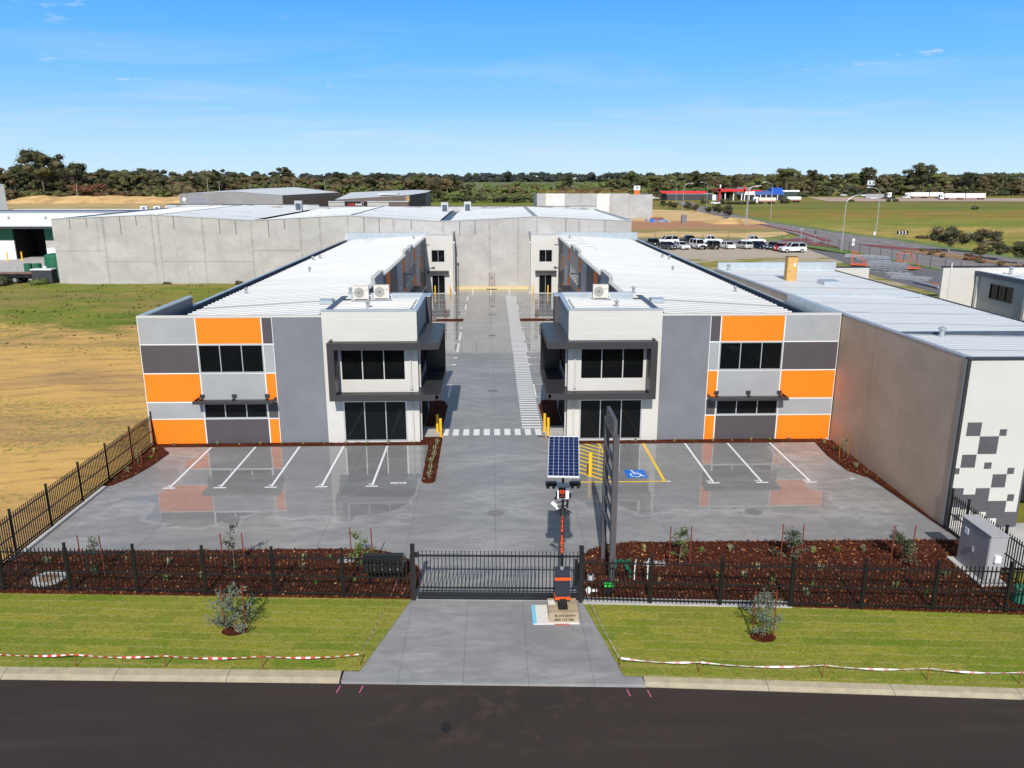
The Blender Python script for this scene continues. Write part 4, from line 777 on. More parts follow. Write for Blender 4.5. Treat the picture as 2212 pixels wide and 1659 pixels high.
b = MB(); b.add([(-135, 101.3, 8.55), (-68, 101.3, 8.55), (-68, 124, 8.45), (-135, 124, 8.45)], [(0, 1, 2, 3)], 0); b.add([(-135, 124, 8.45), (-68, 124, 8.45), (-68, 146, 7.75), (-135, 146, 7.75)], [(0, 1, 2, 3)], 0); b.box(-135, -68, 123, 127.5, 8.46, 8.53, 1); b.box(-110, -68, 145.6, 146, 7.5, 8.0, 0)
b.build('roof', [M_roof, M_navy], T)
T2 = thing('white_building', 'corner of a tall pale grey building at the far left edge', 'building', (-145, 180, 0)); b = MB(); b.prism([(-175, 180), (-131.6, 180), (-149, 206), (-175, 206)], -.3, 13.1); b.build('wall', M_lgrey, T2)
b = MB(); b.prism([(-175, 179.9), (-131.5, 179.9), (-148.9, 206.1), (-175, 206.1)], 13.1, 13.3); b.build('roof', M_zinc, T2)

# ================================================================ grey shed and the low shop behind
T = thing('grey_shed', 'wide grey tilt-up shed with dark brown end wall and a faded wall sign', 'shed', (-72, 205, -0.3))
b = MB(); A, Bp, Cc, D = (-95, 207), (-61.7, 200), (-47.2, 214), (-80, 236)
pr = [(0.0, 10.2), (0.55, 10.9), (1.0, 9.9)]
for (t0, z0), (t1, z1) in zip(pr[:-1], pr[1:]):
    P0 = [A[i] + (Bp[i] - A[i]) * t0 for i in (0, 1)]; P1 = [A[i] + (Bp[i] - A[i]) * t1 for i in (0, 1)]
    b.quad((*P0, -0.3), (*P1, -0.3), (*P1, z1), (*P0, z0), 0)
b.quad((*Bp, -0.3), (*Cc, -0.3), (*Cc, 10.5), (*Bp, 9.9), 1); b.quad((*Cc, -0.3), (*D, -0.3), (*D, 11.3), (*Cc, 10.5), 1); b.quad((*D, -0.3), (*A, -0.3), (*A, 10.2), (*D, 11.3), 0)
b.build('wall', [tilt_mat('grey_tilt_panel', (0.27, 0.265, 0.27), 0.2), mat('brown_cladding', (0.055, 0.045, 0.04), 0.6, var=0.1)], T)
b = MB(); R1 = (A[0] + (Bp[0] - A[0]) * .55, A[1] + (Bp[1] - A[1]) * .55, 10.95); R2 = ((Cc[0] + D[0]) / 2, (Cc[1] + D[1]) / 2, 12.0)
b.quad((*Bp, 9.95), (*Cc, 10.55), R2, R1, 0); b.quad(R1, R2, (*D, 11.35), (*A, 10.25), 0); b.build('roof', M_roof2, T)
b = MB(); dx, dy = (Bp[0] - A[0]) / 34.0, (Bp[1] - A[1]) / 34.0
def on(u, z, o=0.06): return (A[0] + dx * u + dy * o, A[1] + dy * u - dx * o, z)
random.seed(3)
for row in range(2):
    u = 3.4 if row == 0 else 3.8
    while u < (8.6 if row == 0 else 9.6): w = random.uniform(0.22, 0.4); b.quad(on(u, 8.6 - row * 1.1), on(u + w, 8.6 - row * 1.1), on(u + w, 9.15 - row * 1.1), on(u, 9.15 - row * 1.1), 0); u += w + 0.14
b.build('wall_sign', mat('faded_blue', (0.25, 0.28, 0.42), 0.6, var=0.1), T); b = MB()
for k in range(-3, 4): b.quad(on(1.6 - 0.05, 7.6), on(1.6 + 0.05, 7.6), on(1.6 + k * 0.22 + 0.1, 9.2 - abs(k) * .12), on(1.6 + k * 0.22 - 0.08, 9.3 - abs(k) * .12), 1)
b.quad(on(1.9, 5.2), on(2.02, 5.2), on(2.02, 7.6), on(1.9, 7.6), 1); b.build('wall_emblem', [M_white2, M_white2], T)
T = thing('shop_shed', 'low brown shed with sloping roof and a black sign with red and white lettering', 'shed', (-34, 200, -0.3))
b = MB(); b.box(-48, -30, 199.5, 203, -0.3, 8.15, 0); b.box(-30, -24, 199.5, 203, -0.3, 8.1, 1); b.quad((-46.5, 203, -0.3), (-24, 203, -0.3), (-24, 203, 9.9), (-46.5, 203, 8.5), 1); b.quad((-24, 203, -0.3), (-19.5, 208, -0.3), (-19.5, 208, 10.5), (-24, 203, 9.9), 2); b.quad((-19.5, 208, -0.3), (-19.5, 230, -0.3), (-19.5, 230, 10.6), (-19.5, 208, 10.5), 2)
b.box(-48, -24, 199.3, 199.5, 7.95, 8.25, 3); b.box(-25.2, -24, 202.9, 203, 6, 9.7, 4)
b.build('wall', [M_tilt, mat('brown_panel', (0.12, 0.09, 0.075), 0.6, var=0.15), M_dark, M_zinc, mat('tan_panel', (0.35, 0.22, 0.10), 0.6, var=0.1)], T)
b = MB(); b.quad((-46.7, 202.9, 8.55), (-23.9, 202.9, 9.95), (-25, 232, 11.0), (-46.7, 232, 10.2)); b.quad((-23.9, 202.9, 9.95), (-19.4, 208, 10.55), (-19.4, 232, 10.8), (-25, 232, 11.0)); b.box(-34, -28, 206, 212, 10.0, 10.3); b.build('roof', M_roof2, T)
b = MB(); b.box(-43.1, -36.4, 199.15, 199.3, 6.6, 8.2, 0)
for w_, m_, cx_ in (('earth', 1, -41.1), ('track', 2, -38.9)):
    vs, fs_ = text_faces(w_, 1.0, lambda u, v, c=cx_: (c + u * 0.95, 199.13, 7.3 + v * 0.95), bold=0.03); b.add(vs, fs_, m_)
for k in range(9):
    a = radians(100 - k * 22); b.obox((-38.0 + 0.62 * cos(a), 199.12, 7.35 + 0.62 * sin(a)), (-38.0 + 0.62 * cos(a - .33), 199.12, 7.35 + 0.62 * sin(a - .33)), 0.03, 0.13, 1 if k % 2 else 2)
b.build('sign_board', [M_black, M_red, M_white2], T)

# ================================================================ free-standing panels of an unfinished building
T = thing('unfinished_building', 'unfinished building of bare pale grey concrete panels behind the long roof', 'building', (40, 264, -0.1))
xs = [18.3, 21.6, 29.0, 35.0, 41.2, 46.2, 53.8, 62.7]
for k, (a, c) in enumerate(zip(xs[:-1], xs[1:])): b = MB(); b.box(a + 0.03, c - 0.03, 264, 264.25, -0.1, 9.15 if k < 6 else 8.8); b.build('wall_panel', [M_tilt2, tilt_mat('blotched_panel', (0.66, 0.66, 0.65), 0.5)][1 if k in (1, 4) else 0], T)
b = MB(); b.box(62.3, 62.6, 264.3, 290, -0.1, 8.8); b.build('side_panel', M_tilt2, T); b = MB(); b.box(18.3, 18.6, 264.3, 290, -0.1, 9.1); b.build('side_panel', M_tilt2, T)
b = MB()
for x in range(19, 54, 3): b.cyl((x, 264.1, 9.1), (x, 264.1, 10.1), 0.05, n=5)
b.box(19, 53, 264.05, 264.12, 10.05, 10.12); b.box(19, 53, 264.05, 264.12, 9.6, 9.65); b.build('guard_rail', mat('orange_mesh', (0.55, 0.20, 0.05), 0.6, var=0.1), T)

# ================================================================ fuel station and truck depot
T = thing('fuel_station', 'red and charcoal fuel station with a red forecourt canopy in the distance', 'fuel station', (140, 510, -0.3))
b = MB(); b.box(121.6, 153, 509, 530, -0.3, 3.8, 0); b.box(121, 153.4, 508.8, 530, 3.8, 4.05, 1); b.box(153, 159.5, 509, 509.4, -0.3, 3.5, 2); b.box(159.6, 168, 520, 530, -0.3, 5, 3); b.build('shop_wall', [mat('slate_wall', (0.045, 0.048, 0.055), 0.6, var=0.1), M_zinc, M_white2, M_glass], T)
b = MB(); b.box(114, 149.5, 512, 526, 4.3, 5.7, 0); b.build('shop_canopy', M_red, T)
b = MB(); b.box(155, 173.5, 500, 522, 5.7, 7.2, 0); b.box(155, 156, 500, 502, -0.3, 8.2, 0); b.box(171.6, 172.6, 500, 501, 5.7, 9.4, 0); b.box(155.2, 156.0, 500, 500.5, 8.2, 10.2, 1); b.build('forecourt_canopy', [M_red, M_white2], T)
for x in (159.5, 165.2, 170.8, 172.8): b = MB(); b.box(x, x + 0.6, 502, 502.6, -0.3, 5.7); b.build('post', M_white2, T)
T = thing('truck_depot', 'blue fronted truck depot with a raised sign panel beside the fuel station', 'depot', (190, 515, -0.3))
b = MB(); b.box(178, 204, 515, 535, -0.3, 3.2, 3); b.box(184, 204.5, 514.8, 535, 3.2, 5.6, 0); b.box(195.5, 203.3, 514.6, 520, 4.0, 7.9, 1); b.box(177.5, 189, 514.7, 535, 5.6, 6.3, 2); b.box(177, 184, 514.8, 535, 3.2, 5.6, 4); b.box(176, 186, 530, 540, 5.6, 8.2, 5)
for x in range(180, 204, 4): b.box(x, x + 0.5, 514.7, 514.8, -0.3, 3.2, 4)
b.build('wall', [mat('mid_blue', (0.06, 0.12, 0.36), 0.5, var=0.08), mat('vivid_blue', (0.01, 0.09, 0.50), 0.5, var=0.08), M_red, M_dark, M_white2, M_mgrey], T)
# ================================================================ street furniture and small things on site
random.seed(11)
def picket_run(b, p, q, h=1.84, step=0.145, foot=0.06, w=0.032, m=0, tip=True):
    L = math.hypot(q[0] - p[0], q[1] - p[1]); n = int(L / step); ux, uy = (q[0] - p[0]) / L, (q[1] - p[1]) / L
    for i in range(n):
        t = (i + 0.5) * L / n; x, y = p[0] + ux * t, p[1] + uy * t
        a = w / 2; vs = [(x - a, y - a), (x + a, y - a), (x + a, y + a), (x - a, y + a)]
        b.add([(*v, foot) for v in vs] + [(*v, h - 0.05) for v in vs] + [(x, y, h)], [(0, 1, 5, 4), (1, 2, 6, 5), (2, 3, 7, 6), (3, 0, 4, 7), (4, 5, 8), (5, 6, 8), (6, 7, 8), (7, 4, 8)], m)
def fence(name, label, pts, h=1.84, rails=(0.16, 0.86, 1.62), posth=2.0, skip_first=False):
    T = thing(name, label, 'fence', (pts[0][0], pts[0][1], 0))
    for i, (x, y) in enumerate(pts):
        if skip_first and i == 0: continue
        b = MB(); b.box(x - 0.04, x + 0.04, y - 0.04, y + 0.04, -0.02, posth); b.box(x - 0.05, x + 0.05, y - 0.05, y + 0.05, posth, posth + 0.03); b.build('post', M_black, T)
    for p, q in zip(pts[:-1], pts[1:]):
        b = MB(); picket_run(b, p, q, h)
        for z in rails: b.obox((p[0], p[1], z), (q[0], q[1], z), 0.04, 0.045)
        b.build('picket_panel', M_black, T)
    return T
fl = [(-17.81 - 2.6 * k, -16.98 + 0.175 * k) for k in (2, 1)] + [(-17.81, -17.0), (-15.22, -17.16), (-12.62, -17.33), (-10.0, -17.51), (-7.38, -17.68), (-4.77, -17.86), (-2.16, -18.04)]
fence('picket_fence', 'black steel picket fence between the lawn and garden bed left of the gate', fl)
fr = [(4.10, -18.40), (6.6, -18.62), (9.14, -18.80), (11.68, -18.98), (14.24, -19.15), (16.78, -19.33), (19.32, -19.53), (21.9, -19.75), (24.4, -19.95)]
fence('picket_fence', 'black steel picket fence between the lawn and garden bed right of the gate', fr)
sl = [(-19.1, 0.0), (-19.1, -2.85), (-19.1, -5.65), (-19.1, -8.4), (-19.1, -11.2), (-19.1, -13.95), (-19.1, -16.88)]
fence('picket_fence', 'black picket side fence running back along the sandy lot', sl, h=1.86)
sr = [(21.07, -12.75), (21.07, -13.95), (21.07, -16.5), (21.07, -19.6)]
fence('picket_fence', 'short black picket side fence behind the metal cabinet', sr, h=1.80)
# sliding gate
T = thing('sliding_gate', 'long black sliding gate closed across the driveway', 'gate', (1, -18.15, 0))
b = MB(); P, Q = (-1.98, -18.06), (4.0, -18.30); picket_run(b, P, Q, 1.96, 0.141, 0.25, 0.030)
b.obox((*P, 1.80), (*Q, 1.80), 0.05, 0.06); b.obox((*P, 0.50), (*Q, 0.50), 0.05, 0.05); b.obox((*P, 0.28), (*Q, 0.28), 0.05, 0.05)
L = 5.98
for i in range(42):
    t = (i + 0.5) / 42; x, y = P[0] + (Q[0] - P[0]) * t, P[1] + (Q[1] - P[1]) * t; b.ball((x, y, 1.97), 0.026, n=5, k=4)
b.build('picket_panel', M_black, T)
b = MB(); b.obox((*P, 0.12), (Q[0], Q[1], 0.12), 0.10, 0.16); b.build('bottom_beam', M_black, T)
b = MB(); b.obox((P[0] - .1, P[1], 0.012), (Q[0], Q[1], 0.012), 0.06, 0.02); b.build('track', M_galv, T)
for x, y in ((-2.13, -18.05), (4.06, -18.36)):
    b = MB(); b.box(x - 0.075, x + 0.075, y - 0.09, y + 0.09, -0.02, 2.2); b.box(x - 0.085, x + 0.085, y - 0.1, y + 0.1, 2.2, 2.23); b.build('gate_post', M_black, T)
b = MB(); b.box(-2.08, -1.9, -18.1, -17.98, 1.74, 1.9); b.build('guide_bracket', M_black, T)
b = MB(); b.box(3.86, 3.98, -18.1, -17.9, 0.5, 1.5); b.build('gate_motor_housing', M_black, T)

# security tower
T = thing('security_tower', 'black security mast with tilted blue solar panel and orange bands on a concrete block', 'security tower', (3.33, -19.3, 0))
M_block = mat('stained_concrete', (0.40, 0.315, 0.205), 0.85, var=0.18, scale=2.5, bump=0.004); M_org = mat('orange_film', (1.0, 0.10, 0.01), 0.4, var=0.04, emit=((1, 0.12, 0.01), 0.05))  # orange film glows slightly though it is no lamp
b = MB(); b.side([(-19.82, 0.0), (-19.78, 0.40), (-18.80, 0.40), (-18.76, 0.0)], 2.79, 3.83, 0)
TXT = MB()
for s_, z_, sz, u0 in (('SITE SENTRY', 0.275, 0.105, 3.44), ('1800 152 786', 0.125, 0.125, 3.31)):
    vs, fs_ = text_faces(s_, sz, lambda u, v, z_=z_, u0=u0: (u0 + u * 1.05, -19.825 + (z_ + v) * 0.1, z_ + v), bold=0.003); TXT.add(vs, fs_, 0)
for k in range(10):
    a0, a1 = 2 * pi * k / 10, 2 * pi * (k + 1) / 10; TXT.obox((3.04 + .052 * cos(a0), -19.80, .275 + .055 * sin(a0)), (3.04 + .052 * cos(a1), -19.80, .275 + .055 * sin(a1)), 0.01, 0.014)
TXT.obox((3.01, -19.80, .26), (3.04, -19.80, .30), 0.01, 0.016); TXT.obox((3.07, -19.80, .26), (3.04, -19.80, .30), 0.01, 0.016)
o = b.build('base_block', M_block, T); TXT.build('stencil_lettering', M_black, o)
b = MB(); b.box(3.13, 3.47, -19.6, -19.2, 0.40, 0.50); b.box(3.18, 3.42, -19.52, -19.12, 0.50, 0.75); b.cyl((3.3, -19.3, 0.75), (3.3, -19.3, 1.9), 0.06, n=8); b.build('foot_bracket', M_black, T)
b = MB(); b.box(3.03, 3.56, -19.42, -19.12, 0.70, 1.62, 0); b.side([(-19.42, 1.62), (-19.12, 1.62), (-19.12, 1.84), (-19.38, 1.84)], 3.03, 3.54, 0)
b.box(3.01, 3.58, -19.44, -19.42, 1.46, 1.56, 1); b.box(3.01, 3.58, -19.44, -19.42, 0.70, 0.80, 1); b.box(3.01, 3.03, -19.44, -19.1, 0.70, 0.80, 1); b.box(3.56, 3.58, -19.44, -19.1, 0.70, 0.80, 1)
b.build('battery_box', [mat('navy_black_box', (0.022, 0.026, 0.038), 0.4, var=0.1), M_org], T)
b = MB(); b.cyl((3.27, -19.3, 1.8), (3.24, -19.3, 6.1), 0.045, 0.042, n=10, m=0); b.cyl((3.27, -19.3, 1.8), (3.27, -19.3, 1.95), 0.075, n=10, m=1); b.build('mast', [M_black, M_galv], T)
b = MB(); b.box(3.205, 3.285, -19.352, -19.348, 2.45, 3.9, 0)
for i, ch in enumerate('SITE SENTRY'):
    z0 = 3.70 - i * 0.119
    if ch == ' ': continue
    vs, fs_ = text_faces(ch, 0.125, lambda u, v, z0=z0: (3.245 + u, -19.354, z0 + v), bold=0.006); b.add(vs, fs_, 1)
for k in range(8):
    a0, a1 = 2 * pi * k / 8, 2 * pi * (k + 1) / 8; b.obox((3.245 + .03 * cos(a0), -19.354, 3.83 + .03 * sin(a0)), (3.245 + .03 * cos(a1), -19.354, 3.83 + .03 * sin(a1)), 0.004, 0.012, 1)
b.build('mast_sign', [mat('sign_brown', (0.10, 0.012, 0.006), 0.4, var=0), M_org], T)
# panel: tilted towards the sun
def pan(u, v, w=0.0):  # u across, v up the slope, w normal
    c, s_ = cos(radians(19.9)), sin(radians(19.9)); return (3.12 + u + .085 * v, -20.77 + v * c - w * s_ - u * .085, 5.89 + v * s_ + w * c)
def slab3(b, u0, u1, v0, v1, w0, w1, m=0):
    b.add([pan(u0, v0, w0), pan(u1, v0, w0), pan(u1, v1, w0), pan(u0, v1, w0), pan(u0, v0, w1), pan(u1, v0, w1), pan(u1, v1, w1), pan(u0, v1, w1)], [(0, 3, 2, 1), (4, 5, 6, 7), (0, 1, 5, 4), (1, 2, 6, 5), (2, 3, 7, 6), (3, 0, 4, 7)], m)
b = MB(); slab3(b, -0.51, 0.51, 0, 2.12, -0.04, 0.0, 0)
Tp = b.build('solar_panel', mat('solar_backing', (0.75, 0.77, 0.80), 0.4, var=0), T)
b = MB()
for i in range(6):
    for j in range(12): slab3(b, -0.50 + i * 0.1667 + 0.004, -0.50 + (i + 1) * 0.1667 - 0.004, 0.05 + j * 0.169 + 0.004, 0.05 + (j + 1) * 0.169 - 0.004, 0.0, 0.004)
b.build('solar_cells', mat('solar_cell', (0.006, 0.018, 0.085), 0.25, var=0.3, scale=14), Tp)
b = MB(); b.obox((3.25, -19.3, 6.0), (3.27, -19.8, 6.18), 0.08, 0.08); b.obox((2.95, -20.3, 6.0), (3.62, -20.3, 6.0), 0.05, 0.05); b.obox((2.95, -19.3, 6.36), (3.62, -19.3, 6.36), 0.05, 0.05); b.obox((3.25, -19.3, 5.55), (3.26, -20.3, 5.98), 0.05, 0.05); b.build('panel_bracket', M_black, T)
b = MB(); b.box(3.04, 3.44, -19.52, -19.34, 4.60, 5.0, 0); b.box(3.02, 3.46, -19.53, -19.34, 5.0, 5.14, 1); b.box(3.09, 3.32, -19.535, -19.52, 4.62, 5.02, 2)
cx0, cz0 = 3.205, 4.87
for k in range(12):
    a0, a1 = 2 * pi * k / 12, 2 * pi * (k + 1) / 12; rr = 0.072; b.obox((cx0 + rr * cos(a0), -19.54, cz0 + rr * sin(a0)), (cx0 + rr * cos(a1), -19.54, cz0 + rr * sin(a1)), 0.006, 0.020, 3)
b.obox((cx0 - .05, -19.54, cz0 - .01), (cx0, -19.54, cz0 + .03), 0.006, 0.018, 3); b.obox((cx0 + .05, -19.54, cz0 - .01), (cx0, -19.54, cz0 + .03), 0.006, 0.018, 3); b.obox((cx0, -19.54, cz0 - .06), (cx0, -19.54, cz0 - .01), 0.006, 0.018, 3)
vs, fs_ = text_faces('SITE SENTRY', 0.034, lambda u, v: (cx0 + u, -19.541, 4.70 + v)); b.add(vs, fs_, 3)
b.build('control_cabinet', [M_white2, M_galv, M_black, M_org], T)
for s_ in (-1, 1):
    b = MB(); x0 = 3.24 + s_ * 0.22; x1 = 3.24 + s_ * 0.6; b.box(x0, x1, -19.48, -19.30, 5.04, 5.17)
    for xx in (x1 - s_ * 0.08, x0 + s_ * 0.1): b.cyl((xx, -19.45, 5.04), (xx, -19.47, 4.96), 0.05, 0.06, n=8)
    b.build('flood_lamp', M_black, T)
b = MB(); b.box(3.0, 3.05, -19.5, -19.35, 4.6, 4.82); b.ball((3.0, -19.45, 4.6), 0.06); b.ball((3.49, -19.45, 4.75), 0.04); b.box(3.46, 3.52, -19.5, -19.38, 4.6, 4.72); b.build('camera_dome', M_black, T)
b = MB(); b.obox((2.86, -19.45, 4.46), (3.02, -19.5, 4.32), 0.10, 0.10, 0); b.obox((2.98, -19.5, 4.40), (3.06, -19.5, 4.22), 0.06, 0.06, 0); b.obox((3.05, -19.4, 4.42), (3.4, -19.3, 4.44), 0.03, 0.03, 1); b.obox((3.05, -19.4, 4.26), (3.4, -19.3, 4.26), 0.03, 0.03, 1); b.obox((3.40, -19.35, 4.20), (3.42, -19.35, 4.48), 0.07, 0.05, 1); b.build('horn_speaker', [M_white2, M_black], T)
b = MB()
for a in (-70, -45, -20, 0, 20, 45, 70): b.obox((3.25, -19.34, 4.20), (3.25 + 0.32 * sin(radians(a)), -19.34 - 0.12 * cos(radians(a)), 4.20 - 0.30 * cos(radians(a)) ** 0.5), 0.028, 0.03)
b.build('spike_collar', M_black, T)
# mat under the block
b = MB(); b.box(2.28, 3.86, -19.90, -18.62, 0.004, 0.035, 0); b.box(2.22, 2.36, -19.88, -18.62, 0.004, 0.045, 1); b.box(3.0, 3.5, -19.96, -19.83, 0.004, 0.03, 2); b.box(2.80, 3.05, -19.25, -18.95, 0.402, 0.41, 0)
setp(b.build('foam_mat', [mat('white_foam', (0.72, 0.69, 0.64), 0.8, var=0.06, scale=4), mat('pale_blue_foam', (0.20, 0.55, 0.75), 0.7, var=0.05), mat('faded_red', (0.45, 0.13, 0.10), 0.7, var=0.2, scale=10)], org=(3, -19.3, 0)), 'white foam mat with pale blue edge under the security mast block', 'mat')
# pylon sign frame
T = thing('pylon_sign_frame', 'tall empty charcoal ladder-shaped sign frame beside the gate', 'sign frame', (5.38, -16.2, 0))
M_py = mat('pylon_grey', (0.085, 0.080, 0.088), 0.5, var=0.06)
b = MB(); b.box(5.25, 5.45, -17.55, -17.25, 0, 6.12); b.build('post', M_py, T)
b = MB(); b.box(5.27, 5.45, -15.15, -14.85, 0, 6.12); b.build('post', M_py, T)
b = MB(); b.box(5.26, 5.44, -17.25, -15.15, 5.95, 6.12); b.build('top_beam', M_py, T)
b = MB(); b.box(5.29, 5.43, -17.1, -15.2, 6.12, 6.62); b.build('header_board', M_py, T)
for z in (4.98, 4.30, 3.60, 2.92, 2.20): b = MB(); b.box(5.29, 5.41, -17.25, -15.15, z - 0.07, z + 0.05); b.build('cross_rail', M_py, T)
# letterbox bank
T = thing('letterbox_bank', 'black two-row bank of letterboxes in the mulch left of the gate', 'letterbox', (-3.3, -17.0, 0))
b = MB(); b.side([(-17.15, 0.62), (-17.15, 1.10), (-16.9, 1.22), (-16.62, 1.20), (-16.62, 0.62)], -4.15, -2.62, 0)
for k in range(5):
    for z in (0.68, 0.90): b.box(-4.1 + k * 0.29, -4.1 + k * 0.29 + 0.27, -17.165, -17.15, z, z + 0.18, 1); b.box(-4.1 + k * 0.29 + 0.12, -4.1 + k * 0.29 + 0.15, -17.175, -17.165, z + 0.08, z + 0.11, 2)
b.build('boxes', [M_black, M_dark, M_white2], T)
for x in (-3.95, -2.82): b = MB(); b.box(x - 0.04, x + 0.04, -16.95, -16.87, 0, 0.62); b.build('leg', M_black, T)
# electrical cabinet
T = thing('electrical_cabinet', 'tall pale grey metal power cabinet with double doors on a concrete plinth', 'power cabinet', (20.1, -16.5, 0))
M_cab = mat('cabinet_grey', (0.36, 0.36, 0.375), 0.45, var=0.06, scale=2)
b = MB(); b.box(19.55, 20.6, -17.75, -15.35, 0, 0.10); b.build('plinth', M_lightconc, T)
b = MB(); b.box(19.82, 20.42, -17.5, -15.6, 0.10, 2.0, 0); b.box(19.76, 20.48, -17.56, -15.54, 2.0, 2.05, 0); b.build('housing', M_cab, T)
for y0, y1 in ((-17.47, -16.58), (-16.54, -15.65)): b = MB(); b.box(19.79, 19.82, y0, y1, 0.16, 1.95); b.build('door', mat('door_grey', (0.30, 0.275, 0.28), 0.5, var=0.05), T)
b = MB(); b.box(19.74, 19.79, -16.62, -16.50, 0.95, 1.15); b.build('handle', M_galv, T)
b = MB(); b.box(19.775, 19.79, -16.15, -15.9, 1.45, 1.7); b.build('notice', M_white2, T)
b = MB(); b.box(20.02, 20.26, -17.62, -17.5, 0.95, 1.22); b.build('outlet_box', M_white2, T)
# green bin / pit marker
T = thing('utility_pillar', 'small round dark green utility pillar in the mulch at the right edge', 'utility pillar', (20.35, -18.9, 0))
M_util = mat('utility_green', (0.02, 0.16, 0.11), 0.45, var=0.08)
b = MB(); b.cyl((20.3, -18.85, 0), (20.3, -18.85, 0.62), 0.26, n=16); b.ball((20.3, -18.85, 0.62), 0.26, n=16, k=6, sz=0.35); b.build('casing', M_util, T); b = MB(); b.cyl((20.3, -18.85, 0), (20.3, -18.85, 0.08), 0.28, n=16); b.build('base_ring', M_dark, T)
# pipes, taps, hydrant valves by the pylon
T = thing('valve_group', 'green-capped water valves on pipework in the mulch beside the sign frame', 'water valves', (6.2, -16.4, 0))
M_vg = mat('valve_green', (0.01, 0.17, 0.09), 0.4, var=0.05)
b = MB(); b.obox((5.7, -15.9, 0.35), (6.35, -15.9, 0.35), 0.04, 0.04); b.obox((6.1, -15.9, 0.35), (6.2, -16.7, 0.35), 0.04, 0.04); b.cyl((5.75, -15.9, 0), (5.75, -15.9, 0.35), 0.05); b.cyl((6.2, -16.7, 0), (6.2, -16.7, 0.35), 0.05); b.build('pipe', M_vg, T)
for x, y in ((5.72, -15.95), (5.95, -15.95), (6.28, -15.95), (6.08, -16.35), (6.12, -16.6)): b = MB(); b.cyl((x, y, 0.36), (x, y, 0.44), 0.075, n=10); b.build('valve_wheel', M_vg, T)
for i, (x, y) in enumerate(((6.33, -16.9), (6.85, -16.85))):
    T = thing('standpipe', ('thin white standpipe with tap beside the green valves', 'thin white standpipe with tap, further from the green valves')[i], 'standpipe', (x, y, 0)); b = MB(); b.cyl((x, y, 0), (x, y, 0.72), 0.022, n=8); b.build('pipe', M_white2, T); b = MB(); b.obox((x, y, 0.72), (x + 0.08, y + 0.15, 0.86), 0.05, 0.05); b.obox((x + .08, y + 0.15, 0.86), (x + .08, y + 0.15, 0.60), 0.04, 0.04); b.build('tap', M_galv, T)
def flat_lid(label, cat, name, x, y, w, d, m, z=0.06): b = MB(); b.box(x - w / 2, x + w / 2, y - d / 2, y + d / 2, 0.0, z, 0); b.box(x - w / 2 + 0.04, x + w / 2 - 0.04, y - d / 2 + 0.04, y + d / 2 - 0.04, z, z + 0.004, 0); setp(b.build(name, m, org=(x, y, 0)), label, cat)
flat_lid('pale rectangular pit lid in the mulch behind the letterboxes', 'pit lid', 'pit_lid', -5.15, -14.95, 0.75, 0.5, M_lightconc)
flat_lid('pale rectangular pit lid in the mulch behind the right-hand fence', 'pit lid', 'pit_lid', 7.4, -15.55, 0.85, 0.45, M_lightconc)
flat_lid('small pale pit lid in the left rear court garden strip', 'pit lid', 'pit_lid', -5.6, 41.25, 0.7, 0.45, M_lightconc)
flat_lid('small pale pit lid in the right rear court garden strip', 'pit lid', 'pit_lid', 6.9, 41.25, 0.7, 0.45, M_lightconc)
T = thing('sewer_cover', 'round concrete access cover in the mulch at far left', 'access cover', (-16.55, -16.2, 0))
b = MB(); b.cyl((-16.55, -16.2, 0), (-16.55, -16.2, 0.09), 0.62, n=28); b.build('ring', M_lightconc, T); b = MB(); b.cyl((-16.55, -16.2, 0.09), (-16.55, -16.2, 0.10), 0.36, n=24); b.build('lid', mat('rusty_lid', (0.30, 0.20, 0.13), 0.8, var=0.3, scale=6), T)
T = thing('sprinkler_box', 'white round control housing in the mulch just right of the gate', 'control housing', (4.6, -17.2, 0)); b = MB(); b.cyl((4.62, -16.9, 0), (4.62, -16.9, 0.30), 0.13, n=14); b.build('casing', M_white2, T); b = MB(); b.cyl((4.62, -16.9, 0.30), (4.62, -16.9, 0.33), 0.08, n=12); b.build('lid', M_dark, T)
T = thing('meter_box', 'black meter box with bright green lid at the fence right of the gate', 'meter box', (5.1, -18.0, 0)); b = MB(); b.box(5.0, 5.3, -18.05, -17.8, 0.0, 0.42); b.build('casing', M_black, T); b = MB(); b.box(4.98, 5.32, -18.07, -17.78, 0.42, 0.48); b.build('lid', mat('bright_green', (0.03, 0.75, 0.08), 0.4, var=0), T)
b = MB(); b.ball((4.36, -18.3, 0.42), 0.10, n=10, k=7, sz=1.5); b.box(4.3, 4.7, -18.2, -18.1, 0.3, 0.36); setp(b.build('gate_sensor', M_white2, org=(4.36, -18.3, 0)), 'white egg-shaped sensor on the right-hand gate post', 'sensor')

# bollards
def bollard(x, y, label, h=1.15, r=0.085, tag=False):
    T = thing('bollard', label, 'bollard', (x, y, 0), 'yellow safety bollards')
    b = MB(); b.cyl((x, y, 0), (x, y, h), r, n=14); b.ball((x, y, h), r, n=14, k=4, sz=0.4); b.build('pole', M_yel, T); b = MB(); b.cyl((x, y, 0), (x, y, 0.015), r + 0.06, n=14); b.build('base_plate', M_yel, T)
    if tag: b = MB(); b.box(x - r - 0.05, x - r + 0.01, y - 0.04, y + 0.04, 0.1, 0.6); b.build('marker', mat('dark_red', (0.10, 0.02, 0.01), 0.6, var=0), T)
bollard(-2.56, 1.85, 'yellow bollard by the left office doorstep, further from the street')
bollard(-2.30, 0.98, 'yellow bollard by the left office doorstep, nearer the street')
bollard(4.06, 1.85, 'yellow bollard by the right office doorstep, further from the street')
bollard(4.22, 0.98, 'yellow bollard by the right office doorstep, nearer the street')
bollard(5.97, -5.62, 'thick yellow bollard in the yellow hatched aisle', 1.25, 0.10, True)
